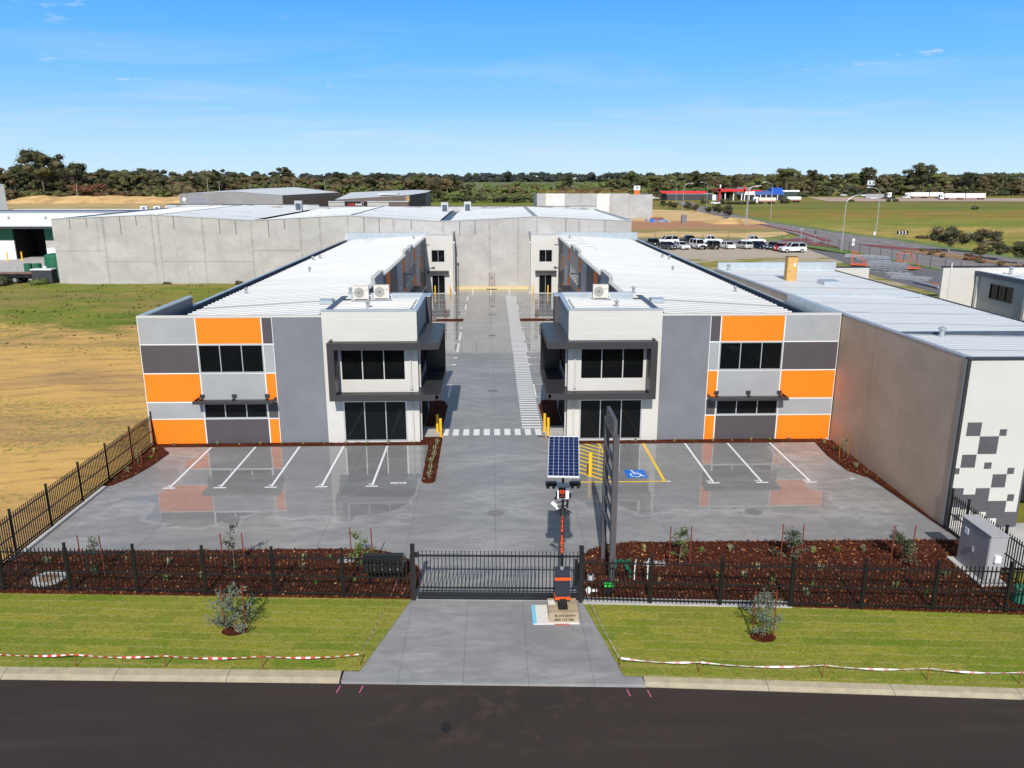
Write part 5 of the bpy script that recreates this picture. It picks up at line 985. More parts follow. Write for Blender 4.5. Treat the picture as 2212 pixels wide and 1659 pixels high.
for s_, side_ in ((0, 'left'), (1, 'right')):
    for k, x in enumerate((-6.75, -4.75)):
        xx = x if s_ == 0 else 1.65 - x
        bollard(xx, 61.2, 'small yellow bollard before the %s rear glass door, %s' % (side_, 'nearer the court wall' if k == 0 else 'nearer the downpipe'))
for k, (x, y) in enumerate(((0.88, 11.5), (0.95, -10.35), (-11.2, -10.8), (13.1, -10.5), (0.86, 32.5), (0.86, 44.7), (0.87, 50.7))):
    wh = ('in the court centre between the corner hoods', 'in the centre of the forecourt behind the gate', 'in the left half of the forecourt', 'in the right half of the forecourt', 'in the mid court', 'in the far court', 'farthest down the court')[k]
    T = thing('drain_grate', 'round iron drain grate ' + wh, 'drain grate', (x, y, 0), 'round drain grates along the pavement')
    b = MB(); b.cyl((x, y, 0.002), (x, y, 0.012), 0.42, n=24); b.build('frame', mat('grate_iron', (0.26, 0.26, 0.26), 0.6, var=0.2, scale=9), T)
    b = MB()
    for i in range(-5, 6):
        for j in range(-5, 6):
            if math.hypot(i, j) < 5.1: b.box(x + i * 0.072 - 0.018, x + i * 0.072 + 0.018, y + j * 0.072 - 0.018, y + j * 0.072 + 0.018, 0.012, 0.016)
    b.build('slots', M_dgrey, T)
b = MB(); b.box(3.55, 4.0, 0.78, 0.9, 0.004, 0.02); setp(b.build('drain_slot', M_dark, org=(3.8, .85, 0)), 'small black slot drain at the right end of the white crossing', 'drain')

# condensers on the office roofs
def condenser(x, y, z, label, w=0.98):
    T = thing('air_conditioner', label, 'air conditioner', (x, y, z), 'rooftop air conditioners')
    b = MB(); b.box(x - w / 2, x + w / 2, y - 0.18, y + 0.2, z + 0.10, z + 0.92); b.box(x - w / 2 - 0.01, x + w / 2 + 0.01, y - 0.19, y + 0.21, z + 0.92, z + 0.95); b.build('casing', M_beige, T)
    b = MB(); b.cyl((x - 0.12, y - 0.20, z + 0.52), (x - 0.12, y - 0.18, z + 0.52), 0.33, n=24); fn = b.build('fan_guard', mat('fan_grey', (0.36, 0.34, 0.31), 0.6, var=0.1), T)
    b = MB()
    for k in range(12): a = pi * k / 6; b.obox((x - 0.12 + 0.06 * cos(a), y - 0.205, z + 0.52 + 0.06 * sin(a)), (x - 0.12 + 0.32 * cos(a), y - 0.205, z + 0.52 + 0.32 * sin(a)), 0.004, 0.010)
    b.cyl((x - 0.12, y - 0.21, z + 0.52), (x - 0.12, y - 0.2, z + 0.52), 0.07, n=10); b.build('grille', M_mgrey, fn)
    b = MB(); b.box(x + 0.25, x + 0.42, y - 0.185, y - 0.18, z + 0.66, z + 0.70); b.build('badge', M_mgrey, T)
    b = MB(); b.box(x - w / 2 - 0.15, x + w / 2 + 0.2, y - 0.3, y + 0.3, z, z + 0.05); b.box(x - w / 2, x - w / 2 + 0.06, y - 0.2, y + 0.2, z + 0.05, z + 0.1); b.box(x + w / 2 - 0.06, x + w / 2, y - 0.2, y + 0.2, z + 0.05, z + 0.1); b.build('platform', M_galv, T)
    b = MB(); b.tube([(x + w / 2, y, z + 0.3), (x + w / 2 + 0.12, y, z + 0.3), (x + w / 2 + 0.14, y, z + 0.05), (x + w / 2 + 0.3, y, z + 0.02)], 0.03, n=6); b.build('pipe', M_white2, T)
condenser(-7.62, 6.7, 7.50, 'beige air conditioner on the left office roof, the one beside the shed roof')
condenser(-6.30, 6.7, 7.54, 'beige air conditioner on the left office roof, the one nearer the court')
condenser(7.95, 6.7, 7.52, 'beige air conditioner alone on the right office roof')
T = thing('cardboard_box', 'tall brown cardboard box standing on the pale roof of the neighbouring warehouse', 'box', (25.0, 18.9, 7.05), rz=0.0)
b = MB(); b.box(24.62, 25.42, 18.5, 19.15, 7.06, 9.05, 0); b.build('carton', mat('cardboard', (0.56, 0.33, 0.10), 0.75, var=0.1, scale=3), T)
b = MB(); b.box(25.12, 25.28, 18.49, 18.5, 8.3, 8.55, 0); b.build('label_sheet', M_white2, T)
b = MB(); b.box(24.80, 24.86, 18.49, 18.5, 7.85, 7.98, 0); b.box(24.60, 25.44, 18.47, 19.17, 9.05, 9.07, 0); b.build('flap', mat('dark_cardboard', (0.16, 0.07, 0.03), 0.8, var=0.1), T)

# ================================================================ planting
LEAF = {}
def leaf_mat(n, c, v=0.3): return mat(n, c, 0.6, var=v, scale=3.5, spec=0.3)
L_blue = leaf_mat('grey_green_leaf', (0.14, 0.17, 0.12)); L_dk = leaf_mat('dark_leaf', (0.045, 0.06, 0.028)); L_gr = leaf_mat('fresh_leaf', (0.13, 0.20, 0.035)); L_st = leaf_mat('straw_leaf', (0.34, 0.31, 0.15))
M_stake = mat('red_stake', (0.20, 0.038, 0.020), 0.6, var=0.15, scale=5); M_bark = mat('thin_bark', (0.20, 0.14, 0.09), 0.85, var=0.2, scale=6)
M_peg = mat('orange_timber', (0.26, 0.12, 0.035), 0.7, var=0.15, scale=5)
def leafq(b, r, x, y, z, s, m=0):
    a = r.uniform(0, 2 * pi); t = r.uniform(-0.9, 0.9); dx, dy, dz = cos(a) * cos(t), sin(a) * cos(t), sin(t); a2 = a + pi / 2 + r.uniform(-.4, .4); ex, ey, ez = cos(a2), sin(a2), r.uniform(-.5, .5); w = s * 0.45
    b.add([(x - ex * w * .1, y - ey * w * .1, z), (x + dx * s * .5 + ex * w, y + dy * s * .5 + ey * w, z + dz * s * .5 + ez * w), (x + dx * s, y + dy * s, z + dz * s), (x + dx * s * .5 - ex * w, y + dy * s * .5 - ey * w, z + dz * s * .5 - ez * w)], [(0, 1, 2, 3)], m)
def sapling(x, y, label, h=1.7, w=0.55, n=260, mats=None, seed=0, low=0.1, dens=1.0, leaf=0.075, stakes=True, sh=1.75, sp=0.42, smat=None):
    r = random.Random(seed); T = thing('young_tree', label, 'young tree', (x, y, 0), 'newly planted staked trees')
    b = MB(); b.tube([(x, y, 0), (x + .03, y, h * .4), (x - .02, y + .02, h * .75), (x + .02, y, h)], 0.018, n=5, r1=0.006); tips = []
    for k in range(int(9 * dens) + 3):
        z = h * (low + (0.9 - low) * r.random()); a = r.uniform(0, 2 * pi); L = w * (1.05 - 0.65 * z / h) * r.uniform(0.6, 1.1); e = (x + cos(a) * L, y + sin(a) * L, z + L * 0.5); b.tube([(x, y, z), e], 0.008, n=4, r1=0.003); tips.append(((x, y, z), e))
    b.build('trunk', M_bark, T)
    b = MB()
    for k in range(n):
        (p, e) = r.choice(tips); t = r.uniform(0.25, 1.1); s_ = r.gauss(0, 0.07)
        leafq(b, r, p[0] + (e[0] - p[0]) * t + r.gauss(0, .06), p[1] + (e[1] - p[1]) * t + r.gauss(0, .06), max(0.03, p[2] + (e[2] - p[2]) * t + r.gauss(0, .07)), leaf * r.uniform(.7, 1.3), r.choice((0, 0, 1)))
    b.build('crown', mats or [L_dk, L_blue], T)
    if stakes:
        for s_ in (-1, 1):
            b = MB(); b.cyl((x + s_ * sp + 0.02, y + 0.02, 0), (x + s_ * sp, y, sh), 0.024, n=7)
            nm = label.split(' young tree')[0]
            setp(b.build('tree_stake', smat or M_stake, org=(x + s_ * sp, y, 0)), ('left' if s_ < 0 else 'right') + ' stake of the ' + label, 'stake', 'timber stakes of the young trees')
sapling(-14.95, -15.95, 'thin young tree nearest the round concrete cover', 1.75, 0.6, 330, seed=1, leaf=0.085, dens=.6)
sapling(-9.45, -15.9, 'thin bare-topped young tree in the middle of the left bed', 2.25, 0.6, 240, seed=2, leaf=0.09, dens=.6)
sapling(-4.45, -15.55, 'leafy young tree behind the letterboxes', 1.7, 0.6, 650, [L_gr, L_dk], seed=3)
sapling(8.35, -15.75, 'young tree in the right bed nearest the sign frame', 1.75, 0.65, 520, [L_dk, L_gr], seed=4)
sapling(12.95, -15.6, 'young tree in the middle of the right bed', 1.45, 0.75, 800, [L_dk, L_blue], seed=5)
sapling(17.35, -15.9, 'bushy young tree in the right bed near the power cabinet', 1.4, 0.8, 1100, [L_dk, L_blue], seed=6)
sapling(-8.15, -20.0, 'grey-leaved young tree on the left lawn', 1.5, 1.0, 1700, [L_blue, L_blue], seed=7, low=0.03, dens=2, leaf=0.07, smat=M_stake, sp=0.36)
sapling(10.05, -20.85, 'grey-leaved young tree on the right lawn', 1.55, 0.85, 1500, [L_blue, L_blue], seed=8, low=0.1, dens=2, leaf=0.06, smat=M_stake, sp=0.36)
sapling(-18.55, -3.5, 'small young tree by the left side fence', 1.0, 0.3, 60, [L_gr, L_dk], seed=9, sh=1.3, sp=0.2)
sapling(20.55, -3.2, 'small young tree by the tall side wall', 1.1, 0.3, 90, [L_gr, L_dk], seed=10, sh=1.6, sp=0.25, smat=M_peg)
sapling(-4.3, 41.3, 'bare young tree in the left rear garden strip', 2.4, 0.3, 60, [L_dk, L_dk], seed=12, sh=2.3, sp=0.1)
sapling(5.75, 41.3, 'bare young tree in the right rear garden strip', 2.4, 0.3, 60, [L_dk, L_dk], seed=13, sh=2.3, sp=0.1)
sapling(0.85, 66.0, 'bare young tree against the end wall of the court', 2.5, 0.3, 60, [L_dk, L_dk], seed=14, sh=2.4, sp=0.35)
for x, y in ((-8.15, -20.0), (10.05, -20.85)):
    b = MB(); b.add([(x + 0.5 * cos(a) * .9, y - 0.05 + 0.32 * sin(a), 0.028) for a in [k * pi / 7 for k in range(14)]], [tuple(range(14))]); setp(b.build('garden_bed', M_mulch), kind='structure')
def tuft_mesh(seed, n, h, w, mats):
    r = random.Random(seed); b = MB()
    for k in range(n):
        a = r.uniform(0, 2 * pi); L = h * r.uniform(.6, 1.1); s_ = w * r.uniform(.4, 1.2); px, py = r.gauss(0, .03), r.gauss(0, .03); ex, ey = px + cos(a) * s_, py + sin(a) * s_; nx, ny = -sin(a) * .012, cos(a) * .012
        b.add([(px - nx, py - ny, 0), (px + nx, py + ny, 0), ((px + ex) / 2 + nx * 1.4, (py + ey) / 2 + ny * 1.4, L * .75), ((px + ex) / 2 - nx * 1.4, (py + ey) / 2 - ny * 1.4, L * .75), (ex, ey, L)], [(0, 1, 2, 3), (3, 2, 4)], r.choice((0, 0, 1)))
    return b.mesh('tuft', mats)
TM = [tuft_mesh(1, 26, 0.26, 0.16, [L_st, L_gr]), tuft_mesh(2, 30, 0.20, 0.13, [L_gr, L_gr]), tuft_mesh(3, 20, 0.30, 0.20, [L_st, L_blue]), tuft_mesh(4, 16, 0.14, 0.10, [L_dk, L_st])]
def tuft(x, y, k, label, group, s_=1.0):
    o = bpy.data.objects.new('ground_plant', TM[k % 4]); S.collection.objects.link(o); o.location = (x, y, 0.04); o.scale = (s_, s_, s_); o.rotation_euler = (0, 0, (x * 7) % 6); setp(o, label, 'plant', group)
pl_l = [(-6.97, -14.87), (-5.9, -14.78), (-6.8, -15.76), (-8.95, -16.13), (-10.61, -16.29), (-4.51, -16.8), (-12.3, -15.2), (-13.4, -16.2), (-11.9, -16.5), (-7.7, -16.6), (-17.3, -14.9), (-14.2, -14.7), (-3.2, -15.2), (-6.0, -16.9)]
pl_r = [(7.19, -14.37), (9.57, -14.54), (10.81, -14.57), (12.0, -14.6), (14.23, -14.71), (15.31, -14.68), (16.35, -14.76), (9.46, -15.91), (11.43, -16.16), (9.65, -16.8), (10.63, -16.87), (7.29, -16.93), (11.64, -17.23), (13.04, -17.63), (13.9, -16.3), (15.4, -17.78), (16.2, -17.75), (18.2, -15.0), (18.6, -17.0), (5.6, -17.0), (5.7, -14.5), (17.1, -18.3), (12.6, -18.2)]
for i, (x, y) in enumerate(pl_l): tuft(x, y, i, 'small tufted plant in the mulch bed left of the gate', 'tufted plants in the left bed')
for i, (x, y) in enumerate(pl_r): tuft(x, y, i, 'small tufted plant in the mulch bed right of the gate', 'tufted plants in the right bed')
for i, (x, y) in enumerate(((-2.5, -5.8), (-2.5, -4.85), (-2.55, -3.7), (-2.45, -2.8), (-2.48, -1.75), (-2.41, -0.6))): tuft(x, y, 2, 'small straw-coloured plant in the narrow garden strip beside the driveway', 'plants in the driveway strip', 1.2)
for i in range(12): tuft(-17.8 + i * 1.25, -0.3, i, 'small plant at the foot of the left facade', 'plants along the left facade', 0.75)
for i in range(11): tuft(8.2 + i * 1.15, -0.3, i + 1, 'small plant at the foot of the right facade', 'plants along the right facade', 0.75)
for i, (x, y) in enumerate(((-18.5, -1.5), (-18.2, -2.6), (-18.6, -4.6), (-18.8, -5.6))): tuft(x, y, i, 'small plant in the corner bed by the left side fence', 'plants in the left corner bed')
for i, (x, y) in enumerate(((20.4, -0.9), (20.6, -2.0), (20.5, -4.9), (20.65, -5.8))): tuft(x, y, i, 'small plant in the corner bed by the tall side wall', 'plants in the right corner bed')
# loose bark chips
def inside(p, poly_):
    x, y = p; c = False
    for (a, b_), (c_, d) in zip(poly_, poly_[1:] + poly_[:1]):
        if (b_ > y) != (d > y) and x < (c_ - a) * (y - b_) / (d - b_) + a: c = not c
    return c
r = random.Random(5); b = MB()
for poly_, n in ((BED_L, 9500), (BED_R, 11500), ([(-18.45, -0.5), (-17.6, -1.6), (-18.1, -5.3), (-19.08, -6.7), (-19.08, -0.3)], 500), ([(20.0, -0.4), (19.85, -5.3), (21.0, -6.5), (21.09, -0.3)], 600), ([(-2.95, .75), (-2.18, .75), (-2.14, -6.3), (-2.86, -6.3)], 450)):
    xs = [p[0] for p in poly_]; ys = [p[1] for p in poly_]; k = 0
    while k < n:
        x, y = r.uniform(min(xs), max(xs)), r.uniform(min(ys), max(ys))
        if not inside((x, y), poly_): continue
        k += 1; s_ = r.uniform(.02, .055); a = r.uniform(0, pi); t = r.uniform(-.7, .7); u = (cos(a) * s_, sin(a) * s_, sin(t) * s_); v = (-sin(a) * s_ * .45, cos(a) * s_ * .45, r.uniform(-.4, .4) * s_); z = 0.062 + r.uniform(0, .02)
        b.add([(x - u[0] - v[0], y - u[1] - v[1], z - u[2] - v[2]), (x + u[0] - v[0], y + u[1] - v[1], z + u[2] - v[2]), (x + u[0] + v[0], y + u[1] + v[1], z + u[2] + v[2]), (x - u[0] + v[0], y - u[1] + v[1], z - u[2] + v[2])], [(0, 1, 2, 3)], r.choice((0, 0, 0, 0, 0, 0, 1, 1, 1, 1, 2)) if r.random() > .03 else 3)
setp(b.build('bark_chips', [mat('chip_dark', (0.05, 0.013, 0.008), 0.85, var=0.2), mat('chip_red', (0.12, 0.030, 0.012), 0.85, var=0.2), mat('chip_orange', (0.34, 0.115, 0.030), 0.85, var=0.2), mat('chip_pale', (0.42, 0.25, 0.13), 0.85, var=0.2)]), kind='stuff')
# turf tufts along the lawn edges
b = MB()
for i in range(9000):
    x = r.uniform(-18.5, 21.5)
    if -3.4 < x < 5.0: continue
    t = r.random(); yf = (-17.24 + (-0.0537) * (x + 17.82)) if x < 0 else (-18.5 - 0.075 * (x - 4.14)); yk = (-21.95 - 0.0445 * (x + 14.74)) if x < 0 else (-22.95 - 0.0762 * (x - 4.95))
    y = yf + (yk - yf) * (t if r.random() < .75 else r.choice((0.0, 1.0)) + r.gauss(0, .008)); s_ = r.uniform(.02, .045); a = r.uniform(0, pi)
    b.add([(x - .012 * cos(a), y - .012 * sin(a), .02), (x + .012 * cos(a), y + .012 * sin(a), .02), (x + r.gauss(0, .015), y + r.gauss(0, .015), .02 + s_)], [(0, 1, 2)], r.choice((0, 0, 1)))
setp(b.build('lawn_grass', [leaf_mat('lawn_blade', (0.22, 0.27, 0.04)), leaf_mat('lawn_dry_blade', (0.42, 0.36, 0.12))]), kind='stuff')

# ---------------------------------------------------------------- barrier tape on pegs
M_tr = mat('tape_red', (0.62, 0.03, 0.02), 0.4, var=0); M_tw = mat('tape_white', (0.80, 0.74, 0.74), 0.4, var=0)
def tape(label, pts, w=0.055, stripe=0.15, pale=False):
    b = MB(); k = 0
    for (p, q) in zip(pts[:-1], pts[1:]):
        L = math.dist(p, q); n = int(L / stripe); sag = 0.03 * L
        for i in range(n):
            a, c = i / n, (i + 1) / n
            def pt(t, dz): tw = sin(t * 9 + k); return (p[0] + (q[0] - p[0]) * t, p[1] + (q[1] - p[1]) * t + dz * 0.5 * tw, p[2] + (q[2] - p[2]) * t - sag * 4 * t * (1 - t) + dz * (0.6 + .4 * abs(tw)))
            b.quad(pt(a, -w / 2), pt(c, -w / 2), pt(c, w / 2), pt(a, w / 2), (i + k) % 2 if not pale else (1 if (i + k) % 3 else 2))
        k += 1
    setp(b.build('barrier_tape', [M_tr, M_tw, mat('tape_pink', (0.62, 0.30, 0.30), 0.4, var=0)], org=(pts[0][0], pts[0][1], 0)), label, 'barrier tape')
PL = [(-18.8, -21.55, .40), (-15.8, -21.72, .42), (-12.61, -21.97, .45), (-9.72, -22.12, .45), (-6.6, -22.22, .45), (-3.48, -22.18, .44), (-2.72, -17.95, .75)]
PR = [(4.22, -18.55, .55), (4.86, -22.62, .45), (7.35, -22.9, .45), (11.2, -23.15, .45), (14.4, -23.4, .45), (17.15, -23.68, .45), (20.5, -23.95, .45)]
tape('red and white barrier tape strung along the left lawn beside the kerb', PL); tape('pale red and white barrier tape strung along the right lawn beside the kerb', PR, pale=True)
nm = ['first', 'second', 'third', 'fourth', 'fifth', 'sixth']
for side_, arr, ix in (('left', PL[:6], (1, 2, 3, 4, 5)), ('right', PR, (1, 2, 3, 4, 5))):
    for n_, i in enumerate(ix):
        x, y, z = arr[i]; b = MB(); b.box(x - .016, x + .016, y - .016, y + .016, 0, z + .06); order = (5 - n_ if side_ == 'left' else n_ + 1)
        setp(b.build('tape_peg', M_peg, org=(x, y, 0)), '%s timber peg holding the tape on the %s lawn, counted from the driveway' % (nm[order - 1], side_), 'peg', 'timber pegs holding the barrier tape')
# ================================================================ vehicles
M_tyre = mat('tyre', (0.015, 0.015, 0.015), 0.8, var=0); M_rim = mat('rim', (0.45, 0.46, 0.48), 0.35, metal=0.5, var=0); M_lampw = mat('headlight', (0.75, 0.78, 0.80), 0.15, var=0); M_lampr = mat('tail_light', (0.45, 0.01, 0.01), 0.25, var=0); M_plate = mat('number_plate', (0.75, 0.75, 0.72), 0.5, var=0)
CARCOL = {'white': (0.78, 0.79, 0.80), 'black': (0.010, 0.010, 0.012), 'charcoal': (0.03, 0.031, 0.034), 'navy': (0.010, 0.018, 0.05), 'silver': (0.42, 0.42, 0.41), 'red': (0.42, 0.01, 0.015)}
def body_mat(c): return mat(c + '_car_paint', CARCOL[c], 0.28, var=0, coat=0.6)
# profiles: (y, z) with the nose at -y ; lower body, then greenhouse (bottom/top outline)
KINDS = {
    'sedan': dict(L=4.9, W=1.85, body=[(-2.4, .30), (-2.45, .62), (-2.3, .78), (-1.0, .98), (1.55, 1.02), (2.35, .95), (2.42, .60), (2.38, .30)], gh=[(-1.05, .96), (-0.25, 1.46), (1.0, 1.48), (1.75, 1.02)], roofz=1.48, wb=(-1.5, 1.4), r=.33),
    'hatch': dict(L=4.3, W=1.8, body=[(-2.1, .30), (-2.15, .65), (-1.9, .82), (-1.0, 1.0), (2.0, 1.02), (2.12, .60), (2.08, .30)], gh=[(-1.1, .98), (-0.3, 1.5), (1.4, 1.5), (1.98, 1.02)], roofz=1.5, wb=(-1.35, 1.3), r=.32),
    'wagon': dict(L=4.9, W=1.85, body=[(-2.4, .32), (-2.45, .65), (-2.25, .82), (-1.05, 1.02), (2.25, 1.05), (2.42, .62), (2.38, .32)], gh=[(-1.1, 1.0), (-0.35, 1.55), (1.9, 1.55), (2.3, 1.05)], roofz=1.55, wb=(-1.5, 1.4), r=.34),
    'suv': dict(L=5.1, W=2.0, body=[(-2.5, .42), (-2.55, .80), (-2.4, 1.08), (-1.1, 1.20), (2.4, 1.22), (2.52, .80), (2.48, .42)], gh=[(-1.15, 1.18), (-0.5, 1.88), (2.1, 1.88), (2.42, 1.22)], roofz=1.9, wb=(-1.55, 1.5), r=.42),
    'ute': dict(L=5.5, W=1.95, body=[(-2.7, .45), (-2.75, .82), (-2.55, 1.08), (-1.35, 1.20), (0.95, 1.20), (0.98, 1.05), (2.7, 1.05), (2.75, .62), (2.7, .45)], gh=[(-1.35, 1.18), (-0.7, 1.82), (0.55, 1.82), (0.93, 1.2)], roofz=1.84, wb=(-1.75, 1.65), r=.40),
    'offroad': dict(L=4.9, W=1.9, body=[(-2.3, .55), (-2.35, 1.15), (-1.0, 1.22), (2.35, 1.22), (2.35, .55)], gh=[(-1.0, 1.2), (-0.8, 1.98), (2.2, 1.98), (2.33, 1.22)], roofz=2.0, wb=(-1.5, 1.4), r=.42)}
PROTO = {}
def car(kind, col, x, y, heading, label, group=None, z=-0.08, s_=1.06):
    K = KINDS[kind]; key = (kind, col)
    if key in PROTO:
        t = copy_tree(PROTO[key], (x, y, z), radians(heading), label, group); return t
    T = thing('parked_car', label, 'car', (0, 0, 0), group, rz=0.0001); W2 = K['W'] / 2; bmx = body_mat(col)
    b = MB(); pr_ = K['body']; n = len(pr_)
    rows = [(-W2, 1.0), (-W2 * .86, 1.04), (W2 * .86, 1.04), (W2, 1.0)]
    for k, (xx, f) in enumerate(rows):
        for (yy, zz) in pr_: b.v.append((xx, yy * (1.0 if abs(xx) < W2 * .9 else .975), zz if abs(xx) < W2 * .9 else (zz - .03 if zz > .5 else zz)))
    for k in range(3):
        for i in range(n): b.f.append((k * n + i, k * n + (i + 1) % n, (k + 1) * n + (i + 1) % n, (k + 1) * n + i)); b.m.append(0)
    b.f.append(tuple(range(n))); b.m.append(0); b.f.append(tuple(range(3 * n, 4 * n))[::-1]); b.m.append(0)
    if kind == 'ute': b.box(-W2 * .82, W2 * .82, 1.05, 2.62, 1.03, 1.056, 1)
    g4 = K['gh']; rz_ = K['roofz']; (y0, z0), (y1, z1), (y2, z2), (y3, z3) = g4; ti = W2 * .78; bi = W2 * .93
    b.add([(-ti, y1 + .08, z1 + .0), (ti, y1 + .08, z1), (ti, y2 - .05, z2), (-ti, y2 - .05, z2), (-ti * .9, y1 + .2, rz_ + .03), (ti * .9, y1 + .2, rz_ + .03), (ti * .9, y2 - .15, rz_ + .03), (-ti * .9, y2 - .15, rz_ + .03)], [(4, 5, 6, 7), (0, 1, 5, 4), (1, 2, 6, 5), (2, 3, 7, 6), (3, 0, 4, 7)], 0)
    for (ya, za, yb, zb) in ((y0, z0, y1, z1), (y3, z3, y2, z2), ((y0 + y3) / 2 + .1, z0, (y1 + y2) / 2 + .1, z1)):
        for s in (-1, 1): b.obox((s * bi, ya, za), (s * ti, yb, zb), 0.07, 0.07, 0)
    b.build('body', [bmx, M_dark], T)
    b = MB(); b.add([(-bi * .98, y0, z0), (bi * .98, y0, z0), (bi * .98, y3, z3), (-bi * .98, y3, z3), (-ti, y1, z1), (ti, y1, z1), (ti, y2, z2), (-ti, y2, z2)], [(0, 1, 5, 4), (1, 2, 6, 5), (2, 3, 7, 6), (3, 0, 4, 7), (4, 5, 6, 7)], 0); b.build('windows', M_glass, T)
    for yy in K['wb']:
        for s in (-1, 1):
            b = MB(); b.cyl((s * (W2 - .22), yy, K['r']), (s * (W2 + .01), yy, K['r']), K['r'], n=16); w_ = b.build('wheel', M_tyre, T); b = MB(); b.cyl((s * (W2 + .005), yy, K['r']), (s * (W2 + .02), yy, K['r']), K['r'] * .62, n=12); b.build('rim', M_rim, w_)
    hy = pr_[1][0]; hz_ = pr_[2][1] - .08; ty = pr_[-3][0] if kind != 'ute' else 2.72; tz = pr_[-3][1] - .15
    for s in (-1, 1):
        b = MB(); b.box(s * W2 * .88, s * W2 * .55, hy + .0, hy + .14, hz_ - .14, hz_); b.build('headlight', M_lampw, T)
        b = MB(); b.box(s * W2 * .92, s * W2 * .68, ty - .06, ty + .05, tz - .18, tz + .04); b.build('tail_light', M_lampr, T)
    b = MB(); b.box(-.45, .45, hy - .03, hy + .08, hz_ - .34, hz_ - .16); b.build('grille', M_dark, T)
    b = MB(); b.box(-.22, .22, hy - .05, hy - .03, .45, .57); b.build('number_plate', M_plate, T); b = MB(); b.box(-.22, .22, -hy + .0, -hy + .03, .62, .74); b.build('number_plate', M_plate, T)
    if kind in ('suv', 'wagon'):
        b = MB(); [b.obox((s * ti * .85, y1 + .3, rz_ + .07), (s * ti * .85, y2 - .2, rz_ + .07), .04, .04) for s in (-1, 1)]; b.build('roof_rails', M_dark, T)
    if kind == 'offroad':
        b = MB(); b.cyl((0.2, 2.36, 1.05), (0.2, 2.58, 1.05), .40, n=14); b.build('spare_wheel', M_tyre, T); b = MB(); b.box(-.8, .8, -2.5, -2.33, .55, .8); b.build('bull_bar', M_dark, T)
    T.scale = (s_, s_, s_); T.location = (x, y, z); T.rotation_euler = (0, 0, radians(heading)); PROTO[key] = T; return T
GP = 'cars parked on the gravel beside the access road'
F_, B_ = 0, 180      # nose towards the street / towards the back
car('ute', 'black', 37.3, 134.8, 12, 'black vehicle half hidden behind the roof edge, leftmost on the gravel', GP)
car('sedan', 'charcoal', 39.6, 129.6, 22, 'charcoal sedan at the left end of the gravel front row', GP)
car('sedan', 'white', 42.5, 129.8, 15, 'white sedan facing the street between charcoal sedan and four-wheel drive', GP)
car('offroad', 'white', 46.2, 129.6, 10, 'boxy white four-wheel drive with black bull bar in the front row', GP)
car('suv', 'black', 49.3, 130.0, 190, 'black wagon parked tail-first next to the boxy white four-wheel drive', GP, s_=0.95)
car('sedan', 'white', 52.8, 130.6, 192, 'white sedan seen from behind, beside the silver wagon', GP)
car('wagon', 'silver', 56.4, 130.6, 200, 'silver-brown wagon seen from behind in the front row', GP)
car('hatch', 'navy', 60.0, 130.2, 22, 'navy hatchback facing the street in the front row', GP)
car('sedan', 'navy', 62.6, 128.8, -30, 'dark sedan partly behind the red hatchback', GP)
car('hatch', 'red', 62.9, 125.3, -30, 'red hatchback behind the white wagon at the right end', GP)
car('suv', 'white', 64.0, 121.0, -86, 'large white four-wheel drive parked side-on nearest the camera', GP)
car('suv', 'white', 42.0, 141.8, -80, 'white four-wheel drive side-on at the left of the back row', GP)
car('ute', 'black', 47.7, 144.2, 95, 'black pickup side-on in the back row', GP)
car('ute', 'white', 52.4, 143.0, 84, 'white pickup side-on in the middle of the back row', GP)
car('ute', 'white', 62.5, 142.6, 84, 'white pickup side-on at the right of the back row', GP)
FV = 'distant vehicles'
for k, c_, x, y, h_, l_ in (('wagon', 'white', 19, 619, 90, 'white car on the distant road behind the long roof'), ('ute', 'white', 118.5, 536, -90, 'white utility vehicle left of the fuel station'), ('wagon', 'white', 131.8, 425, -90, 'white van on the grass before the fuel station'),
                            ('sedan', 'white', 276, 533, -90, 'white car beside the pale container in the truck park'), ('sedan', 'charcoal', 282.5, 529, -90, 'dark car left of the truck cab in the truck park'), ('sedan', 'navy', 288, 530, -90, 'second dark car left of the truck cab in the truck park'),
                            ('ute', 'white', 307, 546, -90, 'white utility vehicle between two trucks'), ('wagon', 'white', 295, 625, 90, 'white car at the edge of the trees by the billboard'), ('wagon', 'white', 455, 690, 80, 'white van far right on the distant road'), ('suv', 'white', 487, 640, 20, 'white vehicle at far right near the tall lamp'), ('suv', 'white', 165.5, 512, 10, 'white vehicle under the red fuel canopy')):
    car(k, c_, x, y, h_, l_, FV, z=-0.15, s_=1.15)
